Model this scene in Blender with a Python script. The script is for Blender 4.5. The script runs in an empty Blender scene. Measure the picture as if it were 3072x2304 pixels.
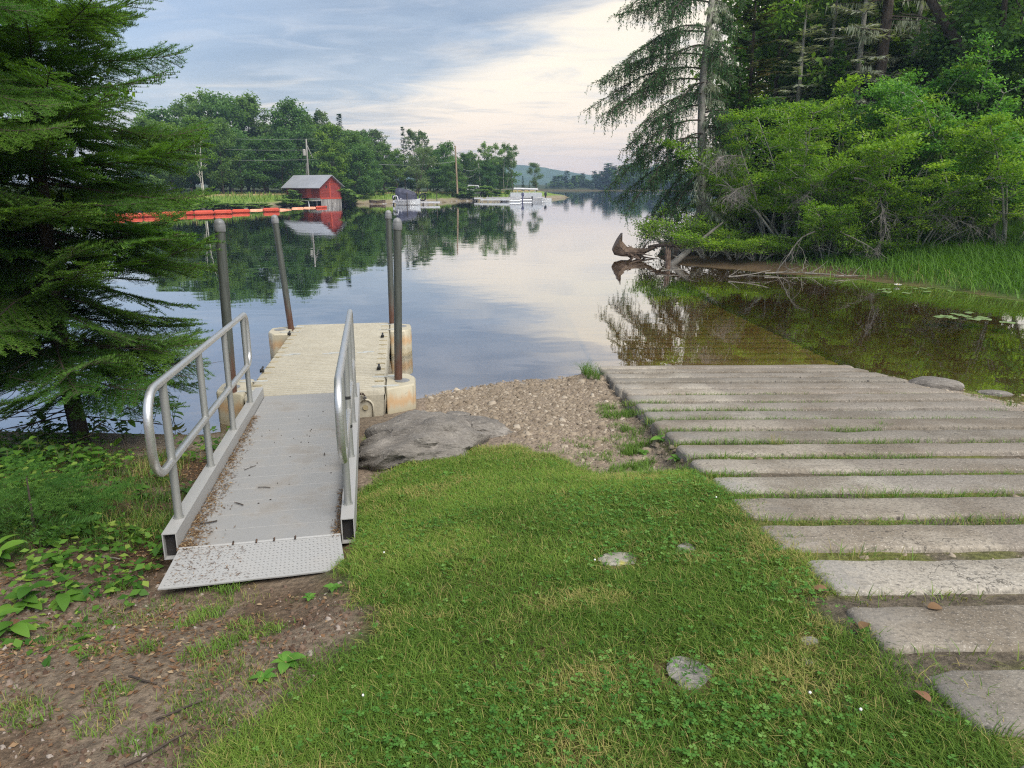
import bpy, bmesh, math, random
import numpy as np
from mathutils import Vector, Matrix

SC = bpy.context.scene
COL = SC.collection
R_ = math.radians
def lin(c):
    return tuple(((v/255.)/12.92 if v/255. <= .04045 else ((v/255.+.055)/1.055)**2.4) for v in c)

# ------------------------------------------------------------------ camera, sky, sun, exposure
FPX, CAMH, HOR = 2150., 2.55, 555.
PITCH = math.atan((1152-HOR)/FPX)
cam = bpy.data.cameras.new('camera'); cam_o = bpy.data.objects.new('camera', cam); COL.objects.link(cam_o)
cam.sensor_width = 36; cam.lens = FPX/3072*36; cam.clip_end = 6000; cam.clip_start = .05
cam_o.location = (0, 0, CAMH); cam_o.rotation_euler = (math.pi/2-PITCH, 0, 0)
SC.camera = cam_o
EXPO = 1.8
SUN_EL, SUN_AZ = R_(50), R_(140)          # azimuth from +Y towards +X
SC.view_settings.view_transform = 'Standard'; SC.view_settings.look = 'None'
SC.view_settings.exposure = EXPO; SC.view_settings.gamma = 1; SC.view_settings.use_curve_mapping = False
SC.render.engine = 'CYCLES'
SC.cycles.use_denoising = False; SC.cycles.filter_width = 1.2
SC.cycles.max_bounces = 8; SC.cycles.diffuse_bounces = 3; SC.cycles.glossy_bounces = 3
SC.cycles.transparent_max_bounces = 8; SC.cycles.transmission_bounces = 4; SC.cycles.volume_bounces = 0
SC.cycles.sample_clamp_indirect = 3

class NT:
    """small helper to write node trees"""
    def __init__(s, tree): s.t = tree; s.n = tree.nodes; s.l = tree.links
    def new(s, typ, **kw):
        n = s.n.new(typ)
        for k, v in kw.items(): setattr(n, k, v)
        return n
    def put(s, sock, v):
        if isinstance(v, bpy.types.NodeSocket): s.l.new(v, sock)
        elif isinstance(v, (tuple, list)) and len(v) == 3 and sock.type == 'RGBA': sock.default_value = (*v, 1)
        else: sock.default_value = v
    def math(s, op, a, b=None, c=None, clamp=False):
        n = s.new('ShaderNodeMath', operation=op); n.use_clamp = clamp
        s.put(n.inputs[0], a)
        if b is not None: s.put(n.inputs[1], b)
        if c is not None: s.put(n.inputs[2], c)
        return n.outputs[0]
    def mix(s, f, a, b, blend='MIX'):
        n = s.new('ShaderNodeMix', data_type='RGBA', blend_type=blend)
        s.put(n.inputs[0], f); s.put(n.inputs[6], a); s.put(n.inputs[7], b)
        return n.outputs[2]
    def ramp(s, v, lo, hi, a=0., b=1., smooth=True):
        n = s.new('ShaderNodeMapRange'); n.interpolation_type = 'SMOOTHSTEP' if smooth else 'LINEAR'
        s.put(n.inputs[0], v); s.put(n.inputs[1], lo); s.put(n.inputs[2], hi); s.put(n.inputs[3], a); s.put(n.inputs[4], b)
        return n.outputs[0]
    def noise(s, vec, scale, detail=3., rough=.55, dist=0.):
        n = s.new('ShaderNodeTexNoise'); s.put(n.inputs['Scale'], scale); n.inputs['Detail'].default_value = detail
        n.inputs['Roughness'].default_value = rough; n.inputs['Distortion'].default_value = dist
        if vec is not None: s.l.new(vec, n.inputs['Vector'])
        return n.outputs['Fac']
    def mapping(s, vec, scale=(1, 1, 1), rot=(0, 0, 0), loc=(0, 0, 0)):
        n = s.new('ShaderNodeMapping'); s.l.new(vec, n.inputs[0])
        n.inputs['Scale'].default_value = scale; n.inputs['Rotation'].default_value = rot; n.inputs['Location'].default_value = loc
        return n.outputs[0]

def build_world():
    w = bpy.data.worlds.new('World'); SC.world = w; w.use_nodes = True
    N = NT(w.node_tree); N.n.clear()
    k = .5**EXPO
    L = lambda c, m=1.: tuple(v*k*m for v in lin(c))
    sky = N.new('ShaderNodeTexSky', sky_type='NISHITA'); sky.sun_disc = False
    sky.sun_elevation = SUN_EL; sky.sun_rotation = SUN_AZ; sky.air_density = 1.2; sky.dust_density = 2.
    bg1 = N.new('ShaderNodeBackground'); N.l.new(sky.outputs[0], bg1.inputs[0]); bg1.inputs[1].default_value = .09
    tc = N.new('ShaderNodeTexCoord').outputs['Generated']
    sp = N.new('ShaderNodeSeparateXYZ'); N.l.new(tc, sp.inputs[0]); x, y, z = sp.outputs
    az = N.math('MULTIPLY', N.math('ARCTAN2', x, y), 180/math.pi)
    el = N.math('MULTIPLY', N.math('ARCSINE', z), 180/math.pi)
    zz = N.math('ADD', N.math('MAXIMUM', z, 0.), .09)
    cb = N.new('ShaderNodeCombineXYZ'); N.put(cb.inputs[0], N.math('DIVIDE', x, zz)); N.put(cb.inputs[1], N.math('DIVIDE', y, zz))
    p = cb.outputs[0]
    n1 = N.noise(N.mapping(p, (.42, .8, 1), (0, 0, R_(-25)), (3.1, .4, 0)), 1.0, 7, .6, .8)
    n2 = N.noise(N.mapping(p, (.6, 1.1, 1), (0, 0, R_(-38)), (1.7, 5.2, 0)), 1.3, 7, .62, 1.1)
    n4 = N.noise(N.mapping(p, (.9, 1.5, 1), (0, 0, R_(-30)), (9.7, 1.2, 0)), 2.2, 6, .6, .9)
    n3 = N.noise(N.mapping(p, (.2, .45, 1), (0, 0, R_(-20)), (7.7, 2.2, 0)), .8, 3, .5, .3)
    # grey-blue cloud sheet, thinner towards the left where clear blue shows
    grey = N.mix(N.ramp(n1, .3, .7), L((142, 157, 180)), L((198, 206, 218)))
    blue = N.mix(N.ramp(el, 0, 16), L((190, 208, 232)), L((158, 188, 230)))
    left = N.math('ADD', N.ramp(az, -34, -8, .62, -.15), N.math('MULTIPLY', N.math('SUBTRACT', n3, .5), 1.6), clamp=True)
    base = N.mix(left, grey, blue)
    base = N.mix(N.ramp(n4, .45, .72, 0, .45), base, L((214, 216, 224)))
    base = N.mix(N.ramp(el, 16, 60, 0, .9), base, L((222, 220, 217), 1.35))
    # evening glow through the thin cloud, under the sheet's slanting edge
    edge = N.math('MAXIMUM', N.math('ADD', N.math('MULTIPLY', N.math('ADD', az, 6.5), .62), 6.2), 4.6)
    edge = N.math('MINIMUM', edge, 15.)
    t = N.math('SUBTRACT', edge, el)
    t = N.math('ADD', t, N.math('MULTIPLY', N.math('SUBTRACT', n2, .46), 12.))
    warm = N.ramp(t, -2.2, 4.2)
    warm = N.math('MULTIPLY', warm, N.ramp(az, -40, -8, .2, 1.))
    warm = N.math('MULTIPLY', warm, N.ramp(az, 35, 110, 1., .15))
    warm = N.math('MULTIPLY', warm, N.math('MULTIPLY', N.ramp(n2, .3, .54, .66, 1.), N.ramp(n4, .3, .52, .7, 1.)))
    wc = N.mix(N.ramp(el, 0, 9), L((252, 226, 207), 1.2), L((255, 237, 211), 1.24))
    colr = N.mix(warm, base, wc)
    # brightest break
    dv = N.math('ADD', N.math('POWER', N.math('DIVIDE', N.math('SUBTRACT', az, 8.5), 6.), 2.), N.math('POWER', N.math('DIVIDE', N.math('SUBTRACT', el, 9.6), 2.6), 2.))
    hot = N.math('MULTIPLY', N.math('EXPONENT', N.math('MULTIPLY', dv, -1.)), N.ramp(n2, .4, .66, .2, 1.))
    colr = N.mix(N.math('MULTIPLY', hot, .85), colr, L((255, 243, 214), 1.12))
    bg2 = N.new('ShaderNodeBackground'); N.l.new(colr, bg2.inputs[0]); bg2.inputs[1].default_value = 1.
    mx = N.new('ShaderNodeMixShader'); mx.inputs[0].default_value = .88
    N.l.new(bg1.outputs[0], mx.inputs[1]); N.l.new(bg2.outputs[0], mx.inputs[2])
    out = N.new('ShaderNodeOutputWorld'); N.l.new(mx.outputs[0], out.inputs[0])
build_world()
sun = bpy.data.lights.new('sun', 'SUN'); sun.energy = 1.5; sun.angle = R_(40); sun.color = (1, .955, .88)
sun_o = bpy.data.objects.new('sun', sun); COL.objects.link(sun_o)
sd_ = Vector((math.sin(SUN_AZ)*math.cos(SUN_EL), math.cos(SUN_AZ)*math.cos(SUN_EL), math.sin(SUN_EL)))
sun_o.rotation_euler = sd_.to_track_quat('Z', 'Y').to_euler(); sun_o.location = (20, 10, 30)

# ------------------------------------------------------------------ helpers
rng = np.random.default_rng(7)
random.seed(7)
CP, SP = math.cos(PITCH), math.sin(PITCH)
def ray(u, v):                      # photograph pixel (3072 x 2304) -> direction; used only to survey positions
    x = (u-1536)/FPX; y = (1152-v)/FPX
    return x, CP+y*SP, -SP+y*CP
def at_z(u, v, z):
    d = ray(u, v); t = (z-CAMH)/d[2]; return Vector((d[0]*t, d[1]*t, z))
def at_y(u, v, Y):
    d = ray(u, v); t = Y/d[1]; return Vector((d[0]*t, Y, CAMH+d[2]*t))
K_ = 3072/2212
def kz(x, y, z): return at_z(x*K_, y*K_, z)
def ky(x, y, Y): return at_y(x*K_, y*K_, Y)

def hash2(ix, iy, s):
    h = (ix.astype(np.int64)*374761393 + iy.astype(np.int64)*668265263 + s*974634777) & 0x7fffffff
    h = ((h ^ (h >> 13))*1274126177) & 0x7fffffff
    return ((h ^ (h >> 16)) & 0xffff)/65535.
def vnoise(x, y, f=1., s=0):
    x = np.asarray(x, float)*f; y = np.asarray(y, float)*f
    ix, iy = np.floor(x), np.floor(y); fx, fy = x-ix, y-iy
    fx = fx*fx*(3-2*fx); fy = fy*fy*(3-2*fy)
    a, b, c, d = hash2(ix, iy, s), hash2(ix+1, iy, s), hash2(ix, iy+1, s), hash2(ix+1, iy+1, s)
    return (a*(1-fx)+b*fx)*(1-fy)+(c*(1-fx)+d*fx)*fy
def fbm(x, y, f=1., s=0, o=3):
    return sum(vnoise(x, y, f*2**i, s+i*17)/2**i for i in range(o))/sum(.5**i for i in range(o))
def sst(a, b, x):
    t = np.clip((np.asarray(x, float)-a)/(b-a), 0, 1); return t*t*(3-2*t)

class MB:
    """collects shapes (world coordinates) and links them as ONE mesh object"""
    def __init__(s): s.v = []; s.f = []
    def add(s, v, f):
        o = len(s.v); s.v += [tuple(p) for p in v]; s.f += [tuple(i+o for i in q) for q in f]; return s
    def hexa(s, p):                 # 8 corners: bottom 4 (ccw), top 4
        return s.add(p, [(3, 2, 1, 0), (4, 5, 6, 7), (0, 1, 5, 4), (1, 2, 6, 5), (2, 3, 7, 6), (3, 0, 4, 7)])
    def box(s, c, d, ax=None):
        c = Vector(c); X, Y, Z = ax or (Vector((1, 0, 0)), Vector((0, 1, 0)), Vector((0, 0, 1)))
        a, b, h = d[0]/2, d[1]/2, d[2]/2
        return s.hexa([c+X*i*a+Y*j*b+Z*k*h for k in (-1, 1) for i, j in ((-1, -1), (1, -1), (1, 1), (-1, 1))])
    def tube(s, pts, r, n=10, cap=True, closed=False):
        pts = [Vector(p) for p in pts]; m = len(pts)
        rad = r if isinstance(r, (list, tuple, np.ndarray)) else [r]*m
        rings = []; prev = None
        for i, p in enumerate(pts):
            a = pts[(i-1) % m] if (closed or i > 0) else p
            b = pts[(i+1) % m] if (closed or i < m-1) else p
            t = (b-a)
            if t.length < 1e-9: t = Vector((0, 0, 1))
            t.normalize()
            if prev is None:
                q = Vector((0, 0, 1)) if abs(t.z) < .9 else Vector((1, 0, 0))
            else: q = prev
            u = (q-t*q.dot(t))
            if u.length < 1e-6: u = t.orthogonal()
            u.normalize(); w = t.cross(u); prev = u
            rings.append([p+(u*math.cos(2*math.pi*k/n)+w*math.sin(2*math.pi*k/n))*rad[i] for k in range(n)])
        v = [q for rg in rings for q in rg]; f = []
        for i in range(m if closed else m-1):
            j = (i+1) % m
            for k in range(n):
                f.append((i*n+k, i*n+(k+1) % n, j*n+(k+1) % n, j*n+k))
        if cap and not closed:
            f.append(tuple(reversed(range(n)))); f.append(tuple(range((m-1)*n, m*n)))
        return s.add(v, f)
    def prism(s, poly, z0, z1, top=None):   # plan polygon, optionally another polygon at the top
        n = len(poly); top = top or poly
        v = [(x, y, z0) for x, y in poly]+[(x, y, z1) for x, y in top]
        return s.add(v, [tuple(reversed(range(n))), tuple(range(n, 2*n))]+[(i, (i+1) % n, n+(i+1) % n, n+i) for i in range(n)])
    def lathe(s, c, prof, n=16):
        c = Vector(c); v = []; m = len(prof)
        for r, z in prof: v += [c+Vector((r*math.cos(2*math.pi*k/n), r*math.sin(2*math.pi*k/n), z)) for k in range(n)]
        f = [(i*n+k, i*n+(k+1) % n, (i+1)*n+(k+1) % n, (i+1)*n+k) for i in range(m-1) for k in range(n)]
        f += [tuple(reversed(range(n))), tuple(range((m-1)*n, m*n))]
        return s.add(v, f)

def wloc(o):
    v = Vector((0, 0, 0))
    while o is not None: v += o.location; o = o.parent
    return v
def link(name, me, parent=None, loc=(0, 0, 0)):
    o = bpy.data.objects.new(name, me); COL.objects.link(o); o.location = loc
    if parent is not None: o.parent = parent
    return o
def obj(name, mb, m, parent=None, smooth=False, bevel=0., seg=2, origin=None):
    """one mesh object from an MB in world coordinates; its origin is the parent's (or origin)"""
    me = bpy.data.meshes.new(name)
    off = wloc(parent) if parent is not None else Vector(origin or (0, 0, 0))
    me.from_pydata([tuple(Vector(p)-off) for p in mb.v], [], mb.f)
    if m: me.materials.append(m)
    if smooth is True: me.shade_smooth()
    elif smooth:
        me.shade_smooth()
        if hasattr(me, 'set_sharp_from_angle'): me.set_sharp_from_angle(angle=R_(smooth))
    o = link(name, me, parent, (0, 0, 0) if parent is not None else off)
    if bevel:
        b = o.modifiers.new('bevel', 'BEVEL'); b.width = bevel; b.segments = seg; b.limit_method = 'ANGLE'; b.angle_limit = R_(35)
    return o
def npmesh(name, V, F, m, var=None, smooth=False):
    """fast mesh from arrays; var = one float per vertex (tone of a leaf or blade)"""
    V = np.ascontiguousarray(V, np.float32); F = np.ascontiguousarray(F, np.int32); k = F.shape[1]
    me = bpy.data.meshes.new(name)
    me.vertices.add(len(V)); me.vertices.foreach_set('co', V.ravel())
    me.loops.add(F.size); me.loops.foreach_set('vertex_index', F.ravel())
    me.polygons.add(len(F)); me.polygons.foreach_set('loop_start', np.arange(0, F.size, k, dtype=np.int32))
    me.polygons.foreach_set('loop_total', np.full(len(F), k, np.int32))
    if smooth: me.polygons.foreach_set('use_smooth', np.ones(len(F), bool))
    if var is not None:
        a = me.attributes.new('var', 'FLOAT', 'POINT'); a.data.foreach_set('value', np.ascontiguousarray(var, np.float32))
    me.update(calc_edges=True)
    if m: me.materials.append(m)
    return me
def tag(o, label=None, cat=None, group=None, kind=None):
    if label: o['label'] = label
    if cat: o['category'] = cat
    if group: o['group'] = group
    if kind: o['kind'] = kind
    return o
def empty(name, loc, label, cat, group=None, rotz=0):
    o = bpy.data.objects.new(name, None); COL.objects.link(o); o.location = loc; o.rotation_euler = (0, 0, rotz)
    o.empty_display_size = .2
    return tag(o, label, cat, group)
def copy_tree(o, parent=None):
    c = o.copy(); COL.objects.link(c)
    if parent is not None: c.parent = parent
    for ch in list(o.children): copy_tree(ch, c)
    return c

# ------------------------------------------------------------------ materials
def new_mat(name):
    m = bpy.data.materials.new(name); m.use_nodes = True
    N = NT(m.node_tree); N.n.clear()
    return m, N
def finish(N, shader, volume=None, disp=None):
    o = N.new('ShaderNodeOutputMaterial'); N.l.new(shader, o.inputs[0])
    if volume: N.l.new(volume, o.inputs[1])
def bump(N, h, strength, dist):
    b = N.new('ShaderNodeBump'); b.inputs['Strength'].default_value = strength; b.inputs['Distance'].default_value = dist
    N.l.new(h, b.inputs['Height']); return b.outputs[0]
def pm(name, c1, c2, scale=6., rough=.8, bmp=.3, bd=.01, metal=0., stretch=(1, 1, 1), fine=None, rnd=.0, spec=.4, c3=None, s3=30.):
    """two-tone noisy surface with relief; rnd = tone change from piece to piece"""
    m, N = new_mat(name)
    oc = N.new('ShaderNodeTexCoord').outputs['Object']
    v = N.mapping(oc, stretch)
    a = N.noise(v, scale, 5, .6)
    c = N.mix(N.ramp(a, .32, .68), c1, c2)
    f = N.noise(v, fine or scale*9, 4, .7)
    c = N.mix(N.ramp(f, .3, .75, .0, .5), c, tuple(x*.55 for x in c1))
    if c3: c = N.mix(N.ramp(N.noise(oc, s3, 3, .6), .58, .68, 0, .8), c, c3)
    if rnd:
        ri = N.new('ShaderNodeObjectInfo').outputs['Random']
        g = N.ramp(ri, 0, 1, 1-rnd, 1+rnd, False)
        cc = N.new('ShaderNodeCombineXYZ')
        for i in range(3): N.put(cc.inputs[i], g)
        c = N.mix(1., c, cc.outputs[0], 'MULTIPLY')
    b = N.new('ShaderNodeBsdfPrincipled'); N.l.new(c, b.inputs['Base Color'])
    N.put(b.inputs['Roughness'], N.ramp(f, .2, .8, max(.05, rough-.12), min(1, rough+.12), False))
    b.inputs['Metallic'].default_value = metal; b.inputs['Specular IOR Level'].default_value = spec
    if bmp: N.l.new(bump(N, N.math('ADD', f, N.math('MULTIPLY', a, 1.5)), bmp, bd), b.inputs['Normal'])
    finish(N, b.outputs[0]); return m
def fol(name, ca, cb, cc, tr=.35, rnd=.15, rough=.55, spec=.25, f1=.75):
    """leaves: tone from the 'var' attribute, some light passes through"""
    m, N = new_mat(name)
    a = N.new('ShaderNodeAttribute', attribute_name='var').outputs['Fac']
    r = N.new('ShaderNodeValToRGB'); N.l.new(a, r.inputs[0]); e = r.color_ramp.elements
    e[0].position = .0; e[0].color = (*ca, 1); e[1].position = f1; e[1].color = (*cb, 1)
    q = e.new(1.0); q.color = (*cc, 1)
    ri = N.new('ShaderNodeObjectInfo').outputs['Random']
    h = N.new('ShaderNodeHueSaturation'); N.l.new(r.outputs[0], h.inputs['Color'])
    N.put(h.inputs['Value'], N.ramp(ri, 0, 1, 1-rnd, 1+rnd, False)); N.put(h.inputs['Hue'], N.ramp(ri, 0, 1, .512, .49, False))
    b = N.new('ShaderNodeBsdfPrincipled'); N.l.new(h.outputs[0], b.inputs['Base Color'])
    b.inputs['Roughness'].default_value = rough; b.inputs['Specular IOR Level'].default_value = spec
    t = N.new('ShaderNodeBsdfTranslucent')
    N.l.new(N.mix(1., h.outputs[0], (1.25, 1.3, .55), 'MULTIPLY'), t.inputs[0])
    mx = N.new('ShaderNodeMixShader'); mx.inputs[0].default_value = tr
    N.l.new(b.outputs[0], mx.inputs[1]); N.l.new(t.outputs[0], mx.inputs[2])
    finish(N, mx.outputs[0]); return m

M = {}
M['lawn'] = fol('lawn blade', (.045, .11, .014), (.175, .28, .045), (.36, .29, .12), .35, 0, .65, .15, .6)
M['clover'] = fol('clover leaf', (.045, .12, .02), (.1, .21, .04), (.17, .28, .07), .3, 0, .7, .12)
M['gapgrass'] = fol('gap grass', (.045, .1, .014), (.135, .23, .03), (.28, .21, .09), .3, 0)
M['reed'] = fol('marsh grass', (.05, .13, .014), (.14, .27, .036), (.36, .3, .13), .35, 0)
M['needle'] = fol('fir needles', (.04, .105, .018), (.13, .265, .04), (.27, .41, .07), .45, .15, .6, .2)
M['spruce'] = fol('spruce needles', (.02, .06, .02), (.055, .13, .035), (.12, .19, .05), .3, .2)
M['firlight'] = fol('light fir needles', (.03, .085, .014), (.08, .17, .03), (.17, .22, .04), .25, .2)
M['brownfir'] = fol('browned fir needles', (.02, .05, .012), (.075, .075, .018), (.16, .09, .03), .2, .1)
M['larch'] = fol('larch needles', (.025, .075, .028), (.065, .15, .052), (.14, .22, .08), .35, .1)
M['alder'] = fol('alder leaves', (.075, .17, .018), (.22, .37, .035), (.4, .48, .06), .45, .24)
M['alder2'] = fol('blue green leaves', (.04, .14, .025), (.12, .29, .05), (.22, .38, .07), .42, .2)
M['leaf'] = fol('broad leaves', (.06, .125, .03), (.15, .255, .058), (.28, .36, .095), .45, .3)
M['leafbright'] = fol('brightened broad leaves', (.09, .18, .025), (.22, .36, .05), (.36, .44, .08), .5, .2)  # light put into the leaf colour, offsets the canopy's own shade
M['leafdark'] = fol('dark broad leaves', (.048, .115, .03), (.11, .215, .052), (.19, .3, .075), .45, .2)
M['leafy'] = fol('yellow green leaves', (.05, .12, .014), (.15, .25, .03), (.28, .34, .05), .35, .12)
M['leafgrey'] = fol('grey green leaves', (.07, .12, .045), (.14, .21, .085), (.22, .27, .12), .4, .1)
M['maple'] = fol('maple leaves', (.06, .17, .012), (.22, .36, .025), (.5, .38, .03), .45, .1)
M['plant'] = fol('undergrowth leaves', (.03, .095, .012), (.1, .21, .028), (.24, .32, .06), .35, .25)
M['weed'] = fol('weed leaves', (.05, .15, .02), (.12, .27, .04), (.25, .38, .05), .35, .2)
M['litter'] = fol('fallen leaves', (.085, .045, .025), (.19, .105, .055), (.32, .235, .145), .1, .1)
M['lichen'] = fol('beard lichen', (.22, .25, .18), (.38, .42, .32), (.55, .57, .47), .3, .05, .9, .1)
M['deadtwig'] = pm('dead grey twigs', (.12, .108, .095), (.25, .23, .205), 5, .9, .2)
M['bark'] = pm('bark', (.04, .03, .023), (.1, .078, .06), 9, .9, .7, .02, 0, (1, 1, .25))
M['barkgrey'] = pm('grey lichened bark', (.2, .19, .165), (.38, .365, .32), 7, .92, .6, .02, 0, (1, 1, .3), c3=(.36, .39, .31), s3=11)
M['birch'] = pm('birch bark', (.55, .53, .48), (.74, .72, .67), 6, .7, .2, .005, 0, (1, 1, 3), c3=(.06, .05, .045), s3=4)
M['driftwood'] = pm('wet brown driftwood', (.07, .045, .032), (.19, .135, .1), 7, .75, .8, .02, 0, (1, 1, 1))
M['greywood'] = pm('weathered grey wood', (.12, .11, .095), (.25, .23, .2), 6, .9, .5, .01, 0, (1, 1, .3))
M['twig'] = pm('dark twig', (.03, .024, .02), (.08, .06, .045), 20, .9, .3)

def alu(name, c, rough, ribs=None, dirt=.3, metal=.85):
    m, N = new_mat(name)
    oc = N.new('ShaderNodeNewGeometry').outputs['Position']
    a = N.noise(oc, 3.5, 5, .65); f = N.noise(oc, 60, 3, .7)
    d = N.ramp(a, .42, .75, 0, dirt)
    col = N.mix(d, c, (.2, .18, .155))
    col = N.mix(N.ramp(f, .45, .75, 0, .25), col, tuple(x*.6 for x in c))
    b = N.new('ShaderNodeBsdfPrincipled'); N.l.new(col, b.inputs['Base Color'])
    N.put(b.inputs['Metallic'], N.math('SUBTRACT', metal, N.math('MULTIPLY', d, .8), clamp=True))
    N.put(b.inputs['Roughness'], N.math('ADD', rough, N.math('MULTIPLY', f, .18)))
    h = f
    if ribs:
        w = N.new('ShaderNodeTexWave'); w.wave_type = 'BANDS'; w.bands_direction = 'Y'; w.inputs['Scale'].default_value = ribs[1]
        N.l.new(N.mapping(oc, (1, 1, 1), (0, 0, ribs[0])), w.inputs['Vector'])
        h = N.math('ADD', N.math('MULTIPLY', f, .3), w.outputs['Fac'])
    N.l.new(bump(N, h, .25, .004), b.inputs['Normal'])
    finish(N, b.outputs[0]); return m
AZG = math.atan2(.702, 3.545)
M['rail'] = alu('brushed aluminium tube', (.62, .62, .61), .3, None, .18, .92)
M['post'] = alu('dull aluminium post', (.34, .345, .33), .45, None, .25, .7)
M['deckalu'] = alu('worn aluminium deck', (.255, .255, .252), .62, None, .75, .2)
M['plate'] = alu('aluminium tread plate', (.37, .37, .365), .5, None, .4, .45)
M['curb'] = alu('aluminium curb', (.4, .398, .39), .5, None, .4, .45)
M['black'] = pm('black rubber', (.012, .012, .012), (.03, .03, .03), 20, .6, .2)
M['chain'] = pm('dark rusty steel', (.03, .025, .022), (.1, .055, .035), 60, .55, .3, .002, .6)
M['lock'] = pm('padlock steel', (.25, .25, .25), (.4, .4, .4), 40, .35, .1, .002, .9)
M['poly'] = pm('beige dock plastic', (.38, .35, .275), (.43, .4, .32), 3, .6, .15, .003)

def float_mat():
    m, N = new_mat('stained dock plastic')
    tc = N.new('ShaderNodeTexCoord'); oc = tc.outputs['Object']
    sp = N.new('ShaderNodeSeparateXYZ'); N.l.new(oc, sp.inputs[0])
    a = N.noise(oc, 4, 4, .6)
    c = N.mix(N.ramp(a, .3, .7), (.34, .305, .22), (.4, .365, .275))
    zz = N.math('ADD', sp.outputs[2], N.math('MULTIPLY', N.math('SUBTRACT', N.noise(N.mapping(oc, (3, 3, .5)), 5, 4, .6), .5), .22))
    rust = N.math('MULTIPLY', N.ramp(zz, .1, .2, 0, 1), N.ramp(zz, .32, .2, 0, 1))
    c = N.mix(N.math('MULTIPLY', rust, .55), c, (.4, .2, .06))
    c = N.mix(N.ramp(zz, .13, .02, 0, .75), c, (.33, .28, .18))
    c = N.mix(N.ramp(N.noise(oc, 22, 3, .7), .62, .72, 0, .6), c, (.2, .17, .12))
    b = N.new('ShaderNodeBsdfPrincipled'); N.l.new(c, b.inputs['Base Color']); b.inputs['Roughness'].default_value = .55
    N.l.new(bump(N, a, .15, .01), b.inputs['Normal'])
    finish(N, b.outputs[0]); return m
M['float'] = float_mat()
def pile_mat():
    m, N = new_mat('rusting steel pile')
    oc = N.new('ShaderNodeTexCoord').outputs['Object']
    sp = N.new('ShaderNodeSeparateXYZ'); N.l.new(oc, sp.inputs[0])
    f = N.noise(N.mapping(oc, (9, 9, 1.2)), 3, 5, .65)
    zz = N.math('ADD', sp.outputs[2], N.math('MULTIPLY', N.math('SUBTRACT', f, .5), 1.0))
    ri = N.new('ShaderNodeObjectInfo').outputs['Random']
    c = N.mix(f, (.065, .075, .066), (.14, .15, .135))
    rust = N.ramp(zz, 1.85, 1.3, 0, 1)
    c = N.mix(rust, c, N.mix(N.noise(oc, 30, 3, .7), (.045, .022, .015), (.11, .05, .03)))
    b = N.new('ShaderNodeBsdfPrincipled'); N.l.new(c, b.inputs['Base Color'])
    N.put(b.inputs['Metallic'], N.ramp(rust, 0, 1, .55, 0)); N.put(b.inputs['Roughness'], N.ramp(f, .2, .8, .38, .6))
    N.l.new(bump(N, N.noise(oc, 50, 3, .7), .2, .003), b.inputs['Normal'])
    finish(N, b.outputs[0]); return m
M['pile'] = pile_mat()
M['pilecap'] = pm('grey pile cap', (.16, .165, .17), (.24, .245, .25), 9, .45, .1)

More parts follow.
